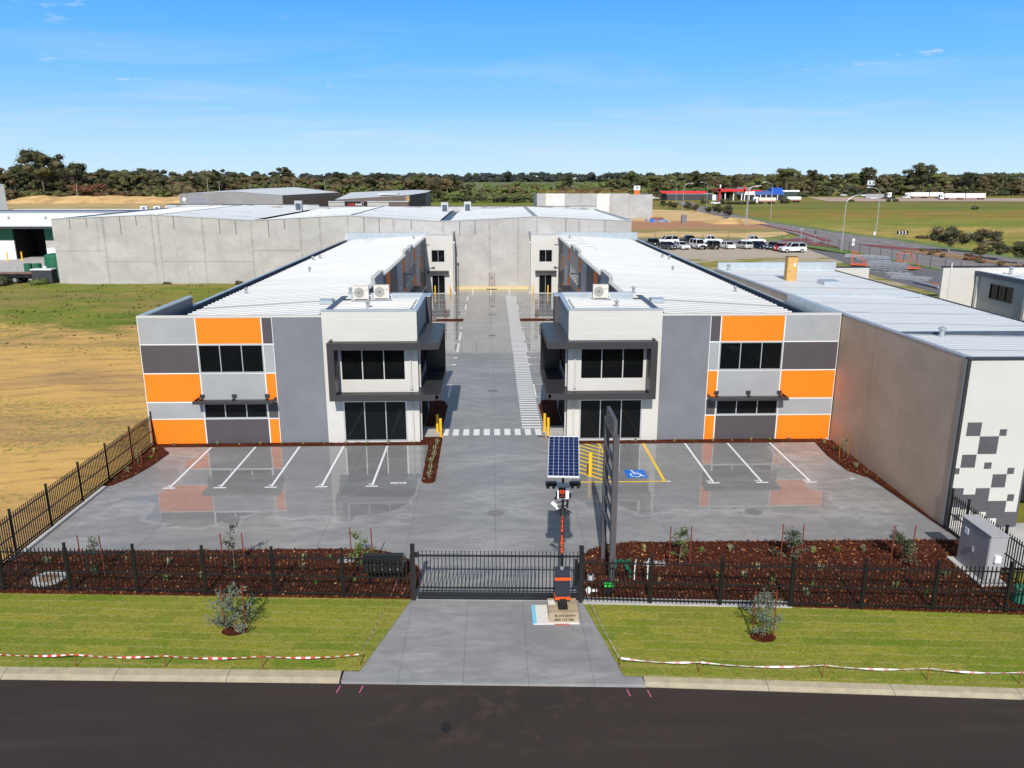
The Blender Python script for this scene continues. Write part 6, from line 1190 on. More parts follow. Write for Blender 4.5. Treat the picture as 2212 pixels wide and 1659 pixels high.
# trucks
def wheels(b, xs, y0, y1, r_=0.52):
    for x in xs: b.cyl((x, y0 - .02, r_), (x, y0 + .3, r_), r_, n=12); b.cyl((x, y1 - .3, r_), (x, y1 + .02, r_), r_, n=12)
def truck(x, y, label, trailers, col=(0.80, 0.80, 0.80), tank=False, z=-0.15, cab=True):
    T = thing('truck', label, 'truck', (x, y, z)); M_c = mat('truck_white', (0.80, 0.80, 0.80), 0.35, var=0.03)
    O = ORG[T.name]
    def sh(b): b.v = [(p[0] + x, p[1] + y, p[2] + z) for p in b.v]; return b
    X0 = 0
    if cab:
        b = MB(); b.side([(0.1, 0.6), (0.0, 1.8), (0.35, 3.2), (0.9, 3.9), (3.0, 4.1), (3.0, 0.6)], -1.25, 1.25, 0, axis='x'); sh(b).build('cab', M_c, T)
        b = MB(); b.side([(-.01, 1.9), (0.30, 3.15), (0.36, 3.15), (0.06, 1.9)], -1.1, 1.1, 0, axis='x'); b.box(0.7, 1.8, -1.27, -1.25, 1.9, 2.9); sh(b).build('windscreen', M_glass, T)
        b = MB(); b.box(-0.1, 0.2, -1.2, 1.2, .5, 1.0); b.box(3.0, 6.5, -.5, .5, .8, 1.1); sh(b).build('chassis', M_dark, T); b = MB(); wheels(b, (1.2, 4.6, 5.8), -1.2, 1.2); sh(b).build('wheel_set', M_tyre, T); X0 = 3.6
    for L in trailers:
        b = MB()
        if tank: b.cyl((X0, 0, 2.35), (X0 + L, 0, 2.35), 1.25, n=16, m=0); b.box(X0 + .2, X0 + L - .2, -1.1, 1.1, 1.1, 1.4, 1)
        else: b.box(X0, X0 + L, -1.28, 1.28, 1.35, 4.3, 0); b.box(X0, X0 + L, -1.3, 1.3, 1.2, 1.35, 1)
        sh(b).build('trailer', [mat('trailer_%d' % int(col[2] * 100), col, 0.4, var=0.04), mat('rust_red', (0.35, 0.07, 0.03), 0.6, var=0.1)], T)
        b = MB(); wheels(b, (X0 + L - 1.2, X0 + L - 2.5, X0 + L - 3.8), -1.2, 1.2); sh(b).build('wheel_set', M_tyre, T); X0 += L + .7
    return T
truck(315, 516, 'white road train with two long trailers, nearest in the truck park', [14.0, 14.0])
truck(309.5, 553, 'white truck with a long trailer and a pale second trailer behind', [14.0, 10.0], (0.80, 0.79, 0.76))
truck(300.5, 562, 'white truck cab with an empty deck, left in the truck park', [])
truck(155.5, 431, 'tanker truck with white cab and cream tank by the depot', [10.2], (0.74, 0.66, 0.55), True)
truck(185, 455, 'white tank trailer parked right of the depot', [8.5], (0.8, 0.8, 0.8), True, cab=False)
T = thing('shipping_container', 'long pale grey container at the left of the truck park', 'container', (281, 540, -0.15)); b = MB(); b.box(274, 287.6, 540, 542.6, 0, 3.2); b.build('box', M_lgrey, T)
vs, fs_ = [], []
T = thing('vehicle_carrier', 'white curved vehicle carrier beside the blue depot', 'carrier', (225, 560, -0.2)); b = MB(); b.box(214, 232, 558, 561, 4.5, 5.6, 0); b.box(214, 231, 558, 561, -.2, 4.3, 1); b.build('deck', [M_white2, mat('dark_green_frame', (.03, .05, .04), 0.6, var=.2)], T)
# the flatbed and plant at the left
T = thing('flatbed_trailer', 'flatbed trailer with mesh cages and big black wheels at the left edge', 'trailer', (-69, 67.5, 0.9))
b = MB(); b.box(-76, -62.9, 66.4, 68.9, 2.0, 2.3, 0); b.box(-76, -62.9, 66.35, 66.4, 1.75, 2.3, 1); b.box(-76, -62.9, 67.2, 68.0, 1.5, 2.0, 1); b.build('deck', [mat('rusty_deck', (.30, .15, .10), .8, var=.3), M_black], T)
for x in (-67.0, -65.2, -72.5): 
    for y in (66.45, 68.5): b = MB(); b.cyl((x, y, 1.45), (x, y + .35, 1.45), .55, n=18, m=0); b.cyl((x, y - .02, 1.45), (x, y, 1.45), .28, n=12, m=1); b.build('wheel', [M_tyre, M_rim], T)
b = MB()
for x in range(-760, -640, 6): b.cyl((x / 10, 66.5, 2.3), (x / 10, 66.5, 3.35), .025, n=4)
for z in (2.6, 2.95, 3.3): b.obox((-76, 66.5, z), (-64, 66.5, z), .04, .04)
b.build('mesh_cage', M_galv, T)
T = thing('dark_storage_box', 'dark grey steel box with white lid against the concrete wall end', 'storage box', (-61, 66.8, .9)); b = MB(); b.box(-62.5, -59.75, 65.9, 67.4, .9, 2.85); b.build('body', mat('box_grey', (.035, .037, .045), .5, var=.1), T); b = MB(); b.box(-62.6, -59.7, 65.85, 67.45, 2.85, 2.98); b.cyl((-60.9, 66.6, 2.98), (-60.9, 66.6, 3.3), .25, n=10); b.build('lid', M_white2, T)
T = thing('green_tank', 'large dark green tank behind the grey storage box', 'tank', (-62, 72, .9)); b = MB(); b.cyl((-61.6, 71, .9), (-61.6, 71, 4.3), 1.5, n=20); b.ball((-61.6, 71, 4.3), 1.5, n=20, k=6, sz=.3); b.build('shell', M_green, T)
T = thing('green_tank', 'pair of low dark green drums left of the large tank', 'drums', (-64.5, 71, .9)); [MB().cyl((x, 70.5, 2.0), (x, 70.5, 3.3), .55, n=12).build('drum', M_green, T) for x in (-65.4, -64.1)]
for i, x in enumerate((-84.0, -81.5)): b = MB(); b.cyl((x, 97, .9), (x, 97, 2.6), .12, n=8); setp(b.build('bollard', M_yel, org=(x, 97, .9)), ('yellow post left of the workshop doorway', 'yellow post in front of the workshop doorway')[i], 'bollard', 'yellow posts at the workshop')
b = MB(); b.box(-57.2, -56.7, 48.0, 48.3, 0.75, 0.85); setp(b.build('litter', mat('teal_plastic', (0.05, 0.4, 0.42), .5, var=0), org=(-57, 48, .8)), 'scrap of teal plastic on the weedy lot', 'litter')

# ================================================================ lamps, poles, road signs
def lamp(x, y, h, arm, label):
    T = thing('street_lamp', label, 'street lamp', (x, y, -0.1), 'tall curved street lamps along the main road'); b = MB()
    b.tube([(x, y, -0.1), (x, y, h - 2.2)], 0.13, n=8, r1=0.085); pts = [(x + arm * (1 - cos(radians(t))), y, h - 2.2 + 2.2 * sin(radians(t)) ** .8) for t in range(0, 91, 15)]; b.tube(pts, 0.08, n=6); b.build('pole', M_galv, T)
    b = MB(); b.box(x + arm, x + arm + (0.8 if arm > 0 else -0.8), y - .18, y + .18, h - .12, h + .06); b.build('lamp_head', M_white2, T)
lamp(83.4, 213.3, 12.6, 3.0, 'tall lamp arching right, by the near kerb of the main road'); lamp(84.9, 219, 12.3, 2.6, 'tall lamp just behind the near-kerb lamp')
lamp(106.3, 257, 13.4, -3.0, 'tall lamp arching left from the field side of the main road'); lamp(75.3, 123.2, 11.6, 3.0, 'tall lamp arching right by the gravel yard fence')
lamp(104.9, 169.7, 12.6, -3.0, 'tall lamp arching left on the field side near the chevron sign'); lamp(84.8, 307.5, 12.6, 3.2, 'tall lamp arching right by the roadside trees')
lamp(113.7, 376, 12.6, -3.2, 'tall lamp arching left beyond the roadside trees'); lamp(113.7, 447, 13.0, -3.2, 'farthest tall lamp arching left before the fuel station'); lamp(456, 641, 15, -3.5, 'tall lamp arching left at the far right edge')
for i, (x, y, h) in enumerate([(-255, 464, 11.4), (-178.6, 475, 14), (-171.3, 475, 12.5), (-151.9, 475, 11.5), (-124.1, 475, 12.8), (-104.7, 475, 13.5), (377.7, 655, 11), (399, 655, 12), (413.6, 655, 13), (448, 655, 12), (-316, 430, 12), (-20, 560, 11), (62, 560, 11), (252, 640, 11)]):
    b = MB(); b.tube([(x, y, -.2), (x, y, h)], 0.20, n=6, r1=.12); 
    if i in (2, 4, 10): b.obox((x - 1.3, y, h - .4), (x + 1.3, y, h - .4), .14, .14)
    setp(b.build('power_pole', mat('pole_grey', (.36, .34, .31), .8, var=.1), org=(x, y, -.2)), 'distant grey power pole standing in front of the far trees', 'pole', 'distant power poles')
T = thing('billboard', 'dark-posted billboard with pale lettering panel above the truck park', 'billboard', (284, 555, -.2)); b = MB(); b.cyl((284, 555, -.2), (284, 555, 9.3), .55, n=8); b.build('post', M_dark, T); b = MB(); b.box(281.2, 286.7, 554.6, 555.4, 9.2, 12.7, 0)
for k, w_ in enumerate((.7, .5, .6, .9, .5, .5)): b.box(281.5 + k * .86, 281.5 + k * .86 + w_, 554.5, 554.6, 10.2 if k % 2 else 9.9, 12.1 if k != 2 else 11.4, 1 if k % 3 else 2)
b.build('panel', [mat('pale_panel', (.42, .50, .55), .5, var=.2, scale=1), M_dark, M_white2], T)
T = thing('fuel_price_sign', 'white pylon sign with orange price panel behind the concrete wall panels', 'sign', (86.8, 436, -.1)); b = MB(); b.box(86, 86.4, 436, 436.3, -.1, 5.6); b.box(88.6, 89.0, 436, 436.3, -.1, 5.6); b.build('post', M_dark, T); b = MB(); b.box(85.6, 89.4, 435.9, 436.3, 7.6, 10.2, 0); b.box(85.9, 89.1, 435.9, 436.3, 5.2, 7.4, 1); b.obox((86.6, 435.8, 9.5), (88.4, 435.8, 9.5), .25, .3, 2); b.obox((88.2, 435.8, 9.5), (87.2, 435.8, 8.0), .25, .3, 2); b.build('sign_face', [M_white2, mat('price_orange', (.75, .15, .02), .5, var=0), M_dark], T)
T = thing('chevron_sign', 'black board with white chevrons at the edge of the field', 'road sign', (109.8, 165, -.2)); b = MB(); b.box(108.3, 111.3, 165, 165.06, .5, 1.5, 0)
for k in range(3):
    for s in (-1, 1): b.obox((108.75 + k * .85, 164.97, 1.0 + s * .38), (109.1 + k * .85, 164.97, 1.0), .03, .2, 1)
b.build('board', [M_black, M_white2], T); b = MB(); b.box(108.6, 108.7, 165.06, 165.12, -.2, 1.5); b.box(110.9, 111, 165.06, 165.12, -.2, 1.5); b.build('post', M_galv, T)
T = thing('direction_sign', 'green direction sign beside the small field trees', 'road sign', (119.6, 149.3, -.2)); b = MB(); b.box(117.6, 121.2, 149.3, 149.36, .6, 1.8, 0); b.box(119.0, 119.8, 149.25, 149.3, 1.0, 1.4, 1); b.build('board', [mat('road_sign_green', (.01, .18, .12), .5, var=0), M_white2], T); b = MB(); b.box(118, 118.1, 149.36, 149.4, -.2, .6); b.box(120.7, 120.8, 149.36, 149.4, -.2, .6); b.build('post', M_galv, T)
T = thing('hazard_marker', 'small white marker with black upward chevrons on the median tip', 'road sign', (81.9, 132.3, 0)); b = MB(); b.box(81.6, 82.2, 132.3, 132.34, .4, 1.9, 0); [b.obox((81.9 + s * .25, 132.27, .8 + k * .4), (81.9, 132.27, 1.05 + k * .4), .02, .1, 1) for s in (-1, 1) for k in range(2)]; b.build('board', [M_white2, M_black], T); b = MB(); b.box(81.87, 81.93, 132.34, 132.4, 0, .5); b.build('post', M_galv, T)
for i, (x, y) in enumerate(((77.2, 150.8), (77.2, 142.4))): T = thing('sign_post', ('pole with small crossarm sign on the red paving, further back', 'pole with small dark sign on the red paving, nearer')[i], 'sign post', (x, y, 0)); b = MB(); b.cyl((x, y, 0), (x, y, 2.9), .06, n=6); b.build('post', M_galv, T); b = MB(); b.box(x - (.5 if i == 0 else .2), x + (.5 if i == 0 else .2), y - .05, y, 2.6 - .4 * i, 2.95); b.build('plate', M_lgrey if i == 0 else M_dark, T)
b = MB(); b.cyl((104.2, 169.0, 0), (104.2, 169.0, 1.0), .25, n=8); setp(b.build('white_post', M_white2, org=(104.2, 169, 0)), 'short white post at the foot of the field-side lamp', 'post')
T = thing('yard_fence', 'thin black wire fence with slim posts around the gravel yard', 'fence', (76, 110, 0))
fp = [(36, 148.3), (40.5, 148.2), (46, 148), (52, 147.8), (58, 147.3), (64, 146.2), (69.8, 143.6), (73.5, 138.3), (76.2, 132), (76.3, 127), (76.3, 121.8), (76.3, 117), (76.3, 112.5), (76.3, 108), (76.3, 103.5), (76.3, 99), (76.3, 94.5), (76.3, 90), (76.3, 85.5), (76.3, 81), (76.3, 76)]
for x, y in fp: b = MB(); b.cyl((x, y, -.1), (x, y, 2.1), .045, n=5); b.build('post', M_black, T)
b = MB()
for p, q in zip(fp[:-1], fp[1:]):
    for z in (.1, .7, 1.35, 2.0): b.obox((*p, z), (*q, z), .02, .02)
b.build('wire', M_dark, T)
# stacked galvanised gates and barriers
GST = 'stacks of galvanised steel in the yard'
def stack(x, y, rz, L, Wd, n, label, pitch=.30, bars=6):
    T = thing('steel_stack', label, 'steel stack', (x, y, -0.06), GST, rz=radians(rz) or .0001); r_ = random.Random(int(x * 10))
    b = MB()
    for k in range(max(2, int(n * .6))):
        z = .08 + k * pitch; ox, oy = r_.uniform(-.15, .15), r_.uniform(-.1, .1)
        for s in (-1, 1): b.obox((-L / 2 + ox, s * Wd / 2 + oy, z), (L / 2 + ox, s * Wd / 2 + oy, z), .13, .13)
        for i in range(bars): t = -L / 2 + L * i / (bars - 1) + ox; b.obox((t, -Wd / 2 + oy, z), (t, Wd / 2 + oy, z), .09, .09)
        for s in (-.33, 0, .33): b.obox((-L / 2 + ox, s * Wd + oy, z), (L / 2 + ox, s * Wd + oy, z), .04, .04)
    b.build('frames', M_galv, T); b = MB(); [b.box(t - .08, t + .08, -Wd / 2, Wd / 2, 0, .06) for t in (-L * .35, 0, L * .35)]; b.build('bearers', mat('timber_bearer', (.25, .19, .12), .85, var=.2), T)
stack(73.4, 110.5, -28, 5.5, 2.0, 4, 'low galvanised steel stack farthest along the yard'); stack(74.0, 105.5, -35, 6.0, 2.2, 5, 'galvanised steel stack by the wire fence, second from the far end')
stack(66.8, 86.0, -52, 6.0, 2.4, 9, 'tallest galvanised steel stack with open side bars', .34); stack(69.5, 91.5, -50, 5.5, 2.4, 8, 'galvanised steel stack between the two orange frames', .31)
stack(65.8, 76.0, -42, 5.5, 2.0, 4, 'low galvanised steel stack with reddish top beyond the white rear office'); stack(66.2, 80.6, -42, 3.6, 1.8, 3, 'small galvanised steel stack beside the tall one')
T = thing('steel_pipe', 'long grey pipe lying on rusty plates near the white building', 'pipe', (63.8, 68.5, 0)); b = MB(); b.cyl((63.9, 71.6, .2), (63.9, 64.9, .2), .20, n=10); b.build('barrel', M_galv, T); b = MB(); b.box(64.3, 66.5, 64.5, 71, -.02, .06); b.build('plate', mat('rust_plate', (.35, .12, .05), .8, var=.2), T)
M_of = mat('orange_frame', (.60, .11, .02), .45, var=.05)
def oframe(x, y, rz, label):
    T = thing('orange_frame', label, 'steel frame', (x, y, 0), rz=radians(rz)); b = MB(); w, d, h = 1.3, 1.3, 2.6
    for s in (-1, 1): b.obox((s * w, d, 0), (s * w, d, h), .09, .09); b.obox((s * w, d, h), (s * w, -d, .35), .08, .08); b.obox((s * w, -d, .3), (s * w, d, .3), .09, .09)
    b.obox((-w, d, h), (w, d, h), .09, .09); b.obox((-w, d, 1.3), (w, d, 1.3), .08, .08); b.build('bars', M_of, T); b = MB(); b.box(-w - .1, w + .1, -d - .2, d + .1, .18, .34); b.build('tray', M_of, T)
oframe(72.0, 89.2, 8, 'orange steel frame standing by the wire fence'); oframe(66.2, 94.6, 60, 'orange steel frame leaning behind the white rear office')
b = MB(); b.box(66.3, 67.9, 230, 231.5, -.1, 2.6, 0); setp(b.build('site_toilet', M_mgrey, org=(67, 230, 0)), 'grey upright site cabin on the cleared lot', 'cabin')
b = MB(); b.box(59.5, 64.0, 249, 250.5, -.1, .8); setp(b.build('steel_bundle', mat('rust_bundle', (.20, .07, .03), .8, var=.3), org=(62, 250, 0)), 'rusty bundle of steel on the cleared lot', 'steel bundle')
b = MB()
for i in range(34): x = 56 + (i % 9) * .9 + random.random(); y = 234 + (i // 9) * 4 + random.random(); b.box(x, x + random.uniform(.3, 1.3), y, y + .6, -.1, random.uniform(.1, .8), i % 3)
setp(b.build('building_rubble', [M_blue, M_galv, mat('brick_rubble', (.42, .16, .08), .8, var=.2)], org=(60, 240, 0)), kind='stuff')

# ================================================================ trees
TREE_M = [leaf_mat('gum_olive', (0.092, 0.086, 0.032)), leaf_mat('gum_brown', (0.108, 0.080, 0.038)), leaf_mat('gum_dark', (0.042, 0.048, 0.022)), leaf_mat('gum_green', (0.100, 0.120, 0.032)), leaf_mat('gum_rust', (0.17, 0.065, 0.028)), leaf_mat('ridge_dark', (0.030, 0.038, 0.034)), leaf_mat('scrub_green', (0.105, 0.140, 0.034)), mat('pale_trunk', (0.36, 0.30, 0.24), .8, var=.2, scale=1), mat('dark_trunk', (0.10, 0.08, 0.06), .85, var=.2)]
def clump(b, r, cx, cy, cz, rad, n, s, ms, flat=.75, core=.72):
    if core:
        k0 = len(b.v); b.ball((cx, cy, cz), rad * core, r.choice(ms), n=9, k=6, sz=flat)
        for i in range(k0, len(b.v)):
            p_ = b.v[i]; f_ = 1 + .45 * (r.random() - .5); b.v[i] = (cx + (p_[0] - cx) * f_, cy + (p_[1] - cy) * f_, cz + (p_[2] - cz) * f_)
    for k in range(n):
        u = r.gauss(0, 1), r.gauss(0, 1), r.gauss(0, 1); l = math.sqrt(sum(q * q for q in u)) or 1; d = rad * (.55 + .5 * r.random())
        x, y, z = cx + u[0] / l * d, cy + u[1] / l * d, cz + u[2] / l * d * flat; ss = s * r.uniform(.6, 1.3)
        a = r.uniform(0, 2 * pi); t = r.uniform(-.8, .8); p = (cos(a) * ss, sin(a) * ss, t * ss * .5); q = (-sin(a) * ss * .5 * t, cos(a) * ss * .5 * t, ss * .65)
        b.add([(x - p[0] * .6, y - p[1] * .6, z - p[2] * .5), (x + q[0], y + q[1], z - q[2] * .5), (x + p[0] * .6, y + p[1] * .6, z + p[2] * .5), (x - q[0], y - q[1], z + q[2] * .55)], [(0, 1, 2, 3)], r.choice(ms))
def tree_geo(bt, bc, r, x, y, z0, H, R, n, s, ms, base=.3, blobs=9, tm=8, umbrella=False, compact=False):
    if not compact: blobs = int(blobs * 2.2); n = int(n * 1.5)
    KR = 1.55 if compact else 1.0
    bt.tube([(x, y, z0), (x + R * .04, y, z0 + H * .3), (x - R * .03, y, z0 + H * .62)], H * .022, n=6, m=tm, r1=H * .010)
    for k in range(blobs):
        a = 2 * pi * k * 2.4 / blobs + r.uniform(-.5, .5); rr = R * r.uniform(.25, .86) * (1 if k % 4 else .25); hz = base + (1 - base) * (r.uniform(.15, .80) if not umbrella else r.uniform(.45, .88)); tap = 1.0 if umbrella else (1.12 - .55 * abs(hz - .55))
        px_, py_, pz_ = x + cos(a) * rr * tap, y + sin(a) * rr * tap, z0 + H * hz
        bt.tube([(x, y, z0 + H * (.28 + .25 * r.random())), ((x + px_) / 2, (y + py_) / 2, z0 + H * (hz * .75)), (px_, py_, pz_)], H * .008, n=4, m=tm, r1=H * .003)
        clump(bc, r, px_, py_, pz_, R * KR * r.uniform(.19, .34), n // blobs, s * .85, ms, .7, .6)
    clump(bc, r, x, y, z0 + H * (.80 if not umbrella else .86), R * .30 * KR, n // blobs, s * .85, ms, .6, .6)
def tree(x, y, H, R, label, ms, n=500, s=.9, seed=0, name='gum_tree', z0=-.25, group=None, **kw):
    r = random.Random(seed); T = thing(name, label, 'tree', (x, y, z0), group); bt, bc = MB(), MB(); tree_geo(bt, bc, r, x, y, z0, H, R, n, s, ms, **kw); bt.build('trunk', TREE_M, T); bc.build('crown', TREE_M, T)
tree(-294, 498, 34.5, 16.5, 'tallest gum with open spreading crown above the left trees', [2, 0, 2], 1700, 1.0, 1, umbrella=True, base=.15, blobs=17)
tree(-271, 494, 27.8, 11, 'dense dark tree right of the tallest left gum', [2, 2, 0], 1500, 1.0, 2, blobs=12)
tree(-253, 498, 23.6, 8, 'dark slender-topped tree right of the dense dark one', [2, 0], 900, .9, 3, blobs=9)
tree(-262, 491, 12.0, 11, 'rust-red broad tree at the edge of the sand mound', [4, 4, 1], 1300, .85, 4, name='rust_tree', base=.1, blobs=12)
tree(-247, 490, 8.6, 8.5, 'brown low tree right of the rust-red one', [1, 4, 1], 900, .8, 5, name='brown_tree', base=.1, blobs=10)
tree(-187, 520, 23.0, 6.5, 'dark crown standing above the middle-left tree line', [2, 2, 0], 900, 1.0, 6)
tree(-150, 560, 24.0, 7.0, 'open-topped gum above the tree line behind the grey shed', [2, 0], 900, 1.0, 7, umbrella=True, blobs=12)
tree(-112, 560, 21.5, 7.5, 'rounded dark gum above the grey shed roof', [2, 2], 900, 1.0, 8); tree(-83, 580, 21.0, 8.0, 'flat dark gum above the grey shed end', [2, 2], 900, 1.0, 9)
tree(-52, 560, 20.5, 8.0, 'green gum beside the bright green paddock', [3, 0, 3], 1000, .9, 10); tree(-34, 470, 13.0, 5.5, 'dark tree behind the low brown shop shed', [2, 1], 800, .8, 11, base=.15)
tree(-14, 480, 12.5, 5.0, 'dark tree right of the low brown shop shed', [2, 0], 700, .8, 12, base=.15)
tree(113, 600, 21.5, 11.0, 'broad dome-shaped gum above the fuel price sign', [0, 3, 2], 1600, 1.0, 13, blobs=14)
tree(66, 640, 19.0, 6.5, 'dark round tree above the concrete wall panels', [2, 2], 800, 1.0, 14); tree(112, 500, 14.0, 5.5, 'dark green tree left of the red fuel station roof', [2, 0, 3], 900, .85, 15, base=.12)
tree(165, 600, 20.5, 9.0, 'dark gum cluster above the fuel canopy', [2, 0], 1200, 1.0, 16); tree(233, 590, 23.5, 12, 'broad olive gum with forked pale trunk right of the blue depot', [0, 1, 3], 2100, .95, 17, tm=7, blobs=16, base=.32)
tree(196, 600, 20, 9, 'olive gum behind the blue depot', [0, 1], 1300, 1.0, 18); tree(275, 640, 22.0, 8, 'dark flat-topped gum above the billboard', [2, 0], 1000, 1.0, 19, umbrella=True); tree(325, 650, 25.0, 9, 'feathery gum left of the tallest right-hand tree', [0, 2], 1000, 1.0, 20, umbrella=True, blobs=13)
tree(361, 632, 31.0, 13, 'tallest right-hand gum with clumped ragged top', [2, 2, 0], 1900, 1.1, 21, blobs=20, base=.25); tree(415, 650, 22, 10, 'dark gum right of the tallest right-hand tree', [2, 5], 1200, 1.1, 22)
tree(448, 640, 14, 7, 'pale brown tree at the far right below the dark ones', [1, 1, 0], 900, .9, 23); tree(405, 600, 16, 9, 'brownish broad tree in front of the dark right-hand gums', [1, 0], 1100, .9, 24)
RT = 'round roadside trees beyond the cleared lot'
for i, (x, y, H, R) in enumerate(((92.5, 384, 3.4, 2.1), (94.5, 376, 3.3, 2.2), (92.1, 356, 3.0, 3.0), (94.2, 336.7, 4.2, 2.9), (92.6, 315, 3.7, 2.2), (95.4, 303.5, 2.8, 2.1), (96.6, 294, 4.6, 2.6), (91.6, 262, 5.2, 2.7), (97.3, 281, 4.8, 2.6))):
    l_ = ['farthest', 'second farthest', 'third farthest', 'fourth farthest', 'middle', 'fourth nearest', 'third nearest', 'nearest', 'second nearest'][i]
    tree(x, y, H, R, l_ + ' dark round roadside tree before the grass field', [2, 2, 0], 700, .42, 40 + i, 'roadside_tree', -.1, RT, base=.14, blobs=10, compact=True)
for i, (x, y, H, R, ms, l_) in enumerate(((97.5, 121.5, 5.6, 3.7, [2, 1, 0, 2], 'largest dark median tree, left of the group'), (101.8, 116.0, 5.2, 2.8, [2, 2, 1], 'second dark median tree beside the green sign'), (97.4, 110.3, 2.2, 1.3, [0, 1, 3], 'small yellowish median shrub under the second tree'), (97.4, 104.4, 3.2, 2.0, [2, 0], 'third median tree, low and round'), (96.4, 97.0, 4.2, 1.8, [3, 0, 2], 'slim-trunked median tree at the right'), (100.2, 96.4, 2.0, 1.8, [2, 0], 'low bush at the right edge of the median'))):
    tree(x, y, H, R, l_, ms, 1800, .26, 60 + i, 'median_tree', 0, None, base=.2, blobs=12, tm=7, compact=True)
r = random.Random(77)
def bush(x, y, R, H, n, s, ms, label, group, z=-.2, name='shrub'):
    b = MB()
    for k in range(5): clump(b, r, x + r.uniform(-.5, .5) * R, y + r.uniform(-.5, .5) * R, z + H * .4, R * .6, n // 5, s, ms, H / R * .8)
    setp(b.build(name, TREE_M, org=(x, y, z)), label, 'shrub', group)
for i in range(22): bush(89.2 + r.random() * 7, 68 + i * 2.6, r.uniform(.6, 1.3), r.uniform(.5, 1.0), 90, .2, [1, 1, 0, 4], 'low rusty-olive shrub in the road median', 'low median shrubs', 0)
for i, (x, y, R, H) in enumerate(((137, 424, 3.5, 3.6), (144, 425, 6.0, 2.0), (150, 425, 4, 2.0), (154, 424, 2.6, 2.6), (178, 440, 4.2, 3.6), (127.5, 432, 2.6, 5.0), (238, 346, 2.4, 1.9), (252, 600, 5, 3.5), (232, 470, 2, 1.6), (258, 472, 2, 2.2), (262, 472, 2, 2.2))):
    bush(x, y, R, H, 260, .5, [2, 0, 2], ['dark round shrub right of the white van', 'long low hedge before the fuel station', 'right end of the low hedge before the fuel station', 'dark shrub beside the tanker cab', 'wide dark shrub between the two tankers', 'upright dark shrub before the charcoal shop wall', 'lone green bush out in the field', 'olive shrub below the billboard', 'small bush at the left of the truck park edge', 'left of two small dark bushes on the field edge', 'right of two small dark bushes on the field edge'][i], None, -.25)
for i, (x, y, R, H) in enumerate(((128, 122, 3, 1.5), (131, 129, 3.5, 1.3), (125, 137, 3.4, 1.2), (119, 141, 2.8, 1.2), (135, 113, 2.4, 1.0), (138, 133, 2.4, 2.0), (113, 160, 2, .9), (145, 131, 3.0, 2.2))): bush(x, y, R, H, 420, .25, [1, 1, 0, 6] if i % 2 else [0, 2, 1], 'low olive-brown scrub patch at the near edge of the grass field', 'scrub patches at the field edge')
for i, (x, y, R, H, ms) in enumerate(((-66.5, 64.6, 1.9, 1.6, [2, 3]), (-61.0, 65.0, 1.3, 1.1, [6, 3]), (-34, 65.4, .7, .6, [1, 2]), (-27, 65.5, .6, .5, [1, 2]), (-44, 65.5, .6, .4, [3, 2]))): bush(x, y, R, H, 340, .16, ms, ['dark weedy bush in front of the flatbed wheels', 'yellow-green weed at the corner of the concrete wall', 'brown weed at the foot of the concrete wall, right', 'small brown weed at the foot of the concrete wall, near the roof edge', 'small green weed at the foot of the concrete wall'][i], None, .85, 'weed_bush')
# weeds on the sandy lot
b = MB()
for i in range(4200):
    x = r.uniform(-75, -20); y = r.uniform(20, 65) if r.random() < .9 else r.uniform(-12, 20); e = y + .16 * x + mnoise.noise(Vector((x * .08, y * .16, 1))) * 22
    if (e < 22 and r.random() > .10) or mnoise.noise(Vector((x * .22, y * .45, 9))) < .08: continue
    z = sandz(x, y); s_ = r.uniform(.06, .20)
    for k in range(3): a = r.uniform(0, pi); b.add([(x - cos(a) * s_, y - sin(a) * s_, z - .02), (x + cos(a) * s_, y + sin(a) * s_, z - .02), (x + r.gauss(0, .06), y + r.gauss(0, .06), z + s_ * r.uniform(.5, 1.0))], [(0, 1, 2)], r.choice((3, 6, 6, 6, 1)))
setp(b.build('weeds', TREE_M), kind='stuff')
# far woods: merged masses
def wood(name, spec, seed):
    r = random.Random(seed); b = MB()
    for (x0, x1, y0, y1, n, Hf, R, ms, nf, s) in spec:
        for k in range(n):
            t = (k + r.random()) / n; x = x0 + (x1 - x0) * t; y = r.uniform(y0, y1); H = Hf(x) * r.uniform(.78, 1.03) * (1 - .12 * (y1 - y) / (y1 - y0 + 1)); RR = R * r.uniform(.7, 1.3); m1 = [r.choice(ms), r.choice(ms)]
            if r.random() < .35: b.tube([(x, y - 1, -.3), (x + r.uniform(-1, 1), y - 1, H * .6)], .28, n=4, m=7 if r.random() < .5 else 8, r1=.12)
            for q in range(8): clump(b, r, x + r.uniform(-.6, .6) * RR, y + r.uniform(-.4, .4) * RR, -.3 + H * r.choice((.15, .3, .45, .58, .68, .78, .86)), RR * r.uniform(.32, .58), nf // 6 + 6, s * .85, m1, .62)
    setp(b.build(name, TREE_M), kind='stuff')
lerp = lambda pts: (lambda x: next((a[1] + (c[1] - a[1]) * (x - a[0]) / (c[0] - a[0]) for a, c in zip(pts[:-1], pts[1:]) if a[0] <= x <= c[0]), pts[-1][1]))
hl = lerp([(-520, 25), (-330, 24.5), (-280, 22), (-220, 20.5), (-150, 19.5), (0, 17)])
hr = lerp([(60, 17), (120, 18.5), (220, 19.5), (330, 20), (700, 21)])
wood('woodland', [(-520, -190, 505, 535, 130, hl, 7.0, [0, 2, 1, 2], 150, 1.1), (-520, -150, 550, 590, 110, lambda x: hl(x) + 1.2, 7.5, [0, 1, 2, 2], 130, 1.2), (-520, -180, 492, 503, 75, lambda x: 8.5, 5.5, [0, 1, 3], 90, 1.0)], 1)
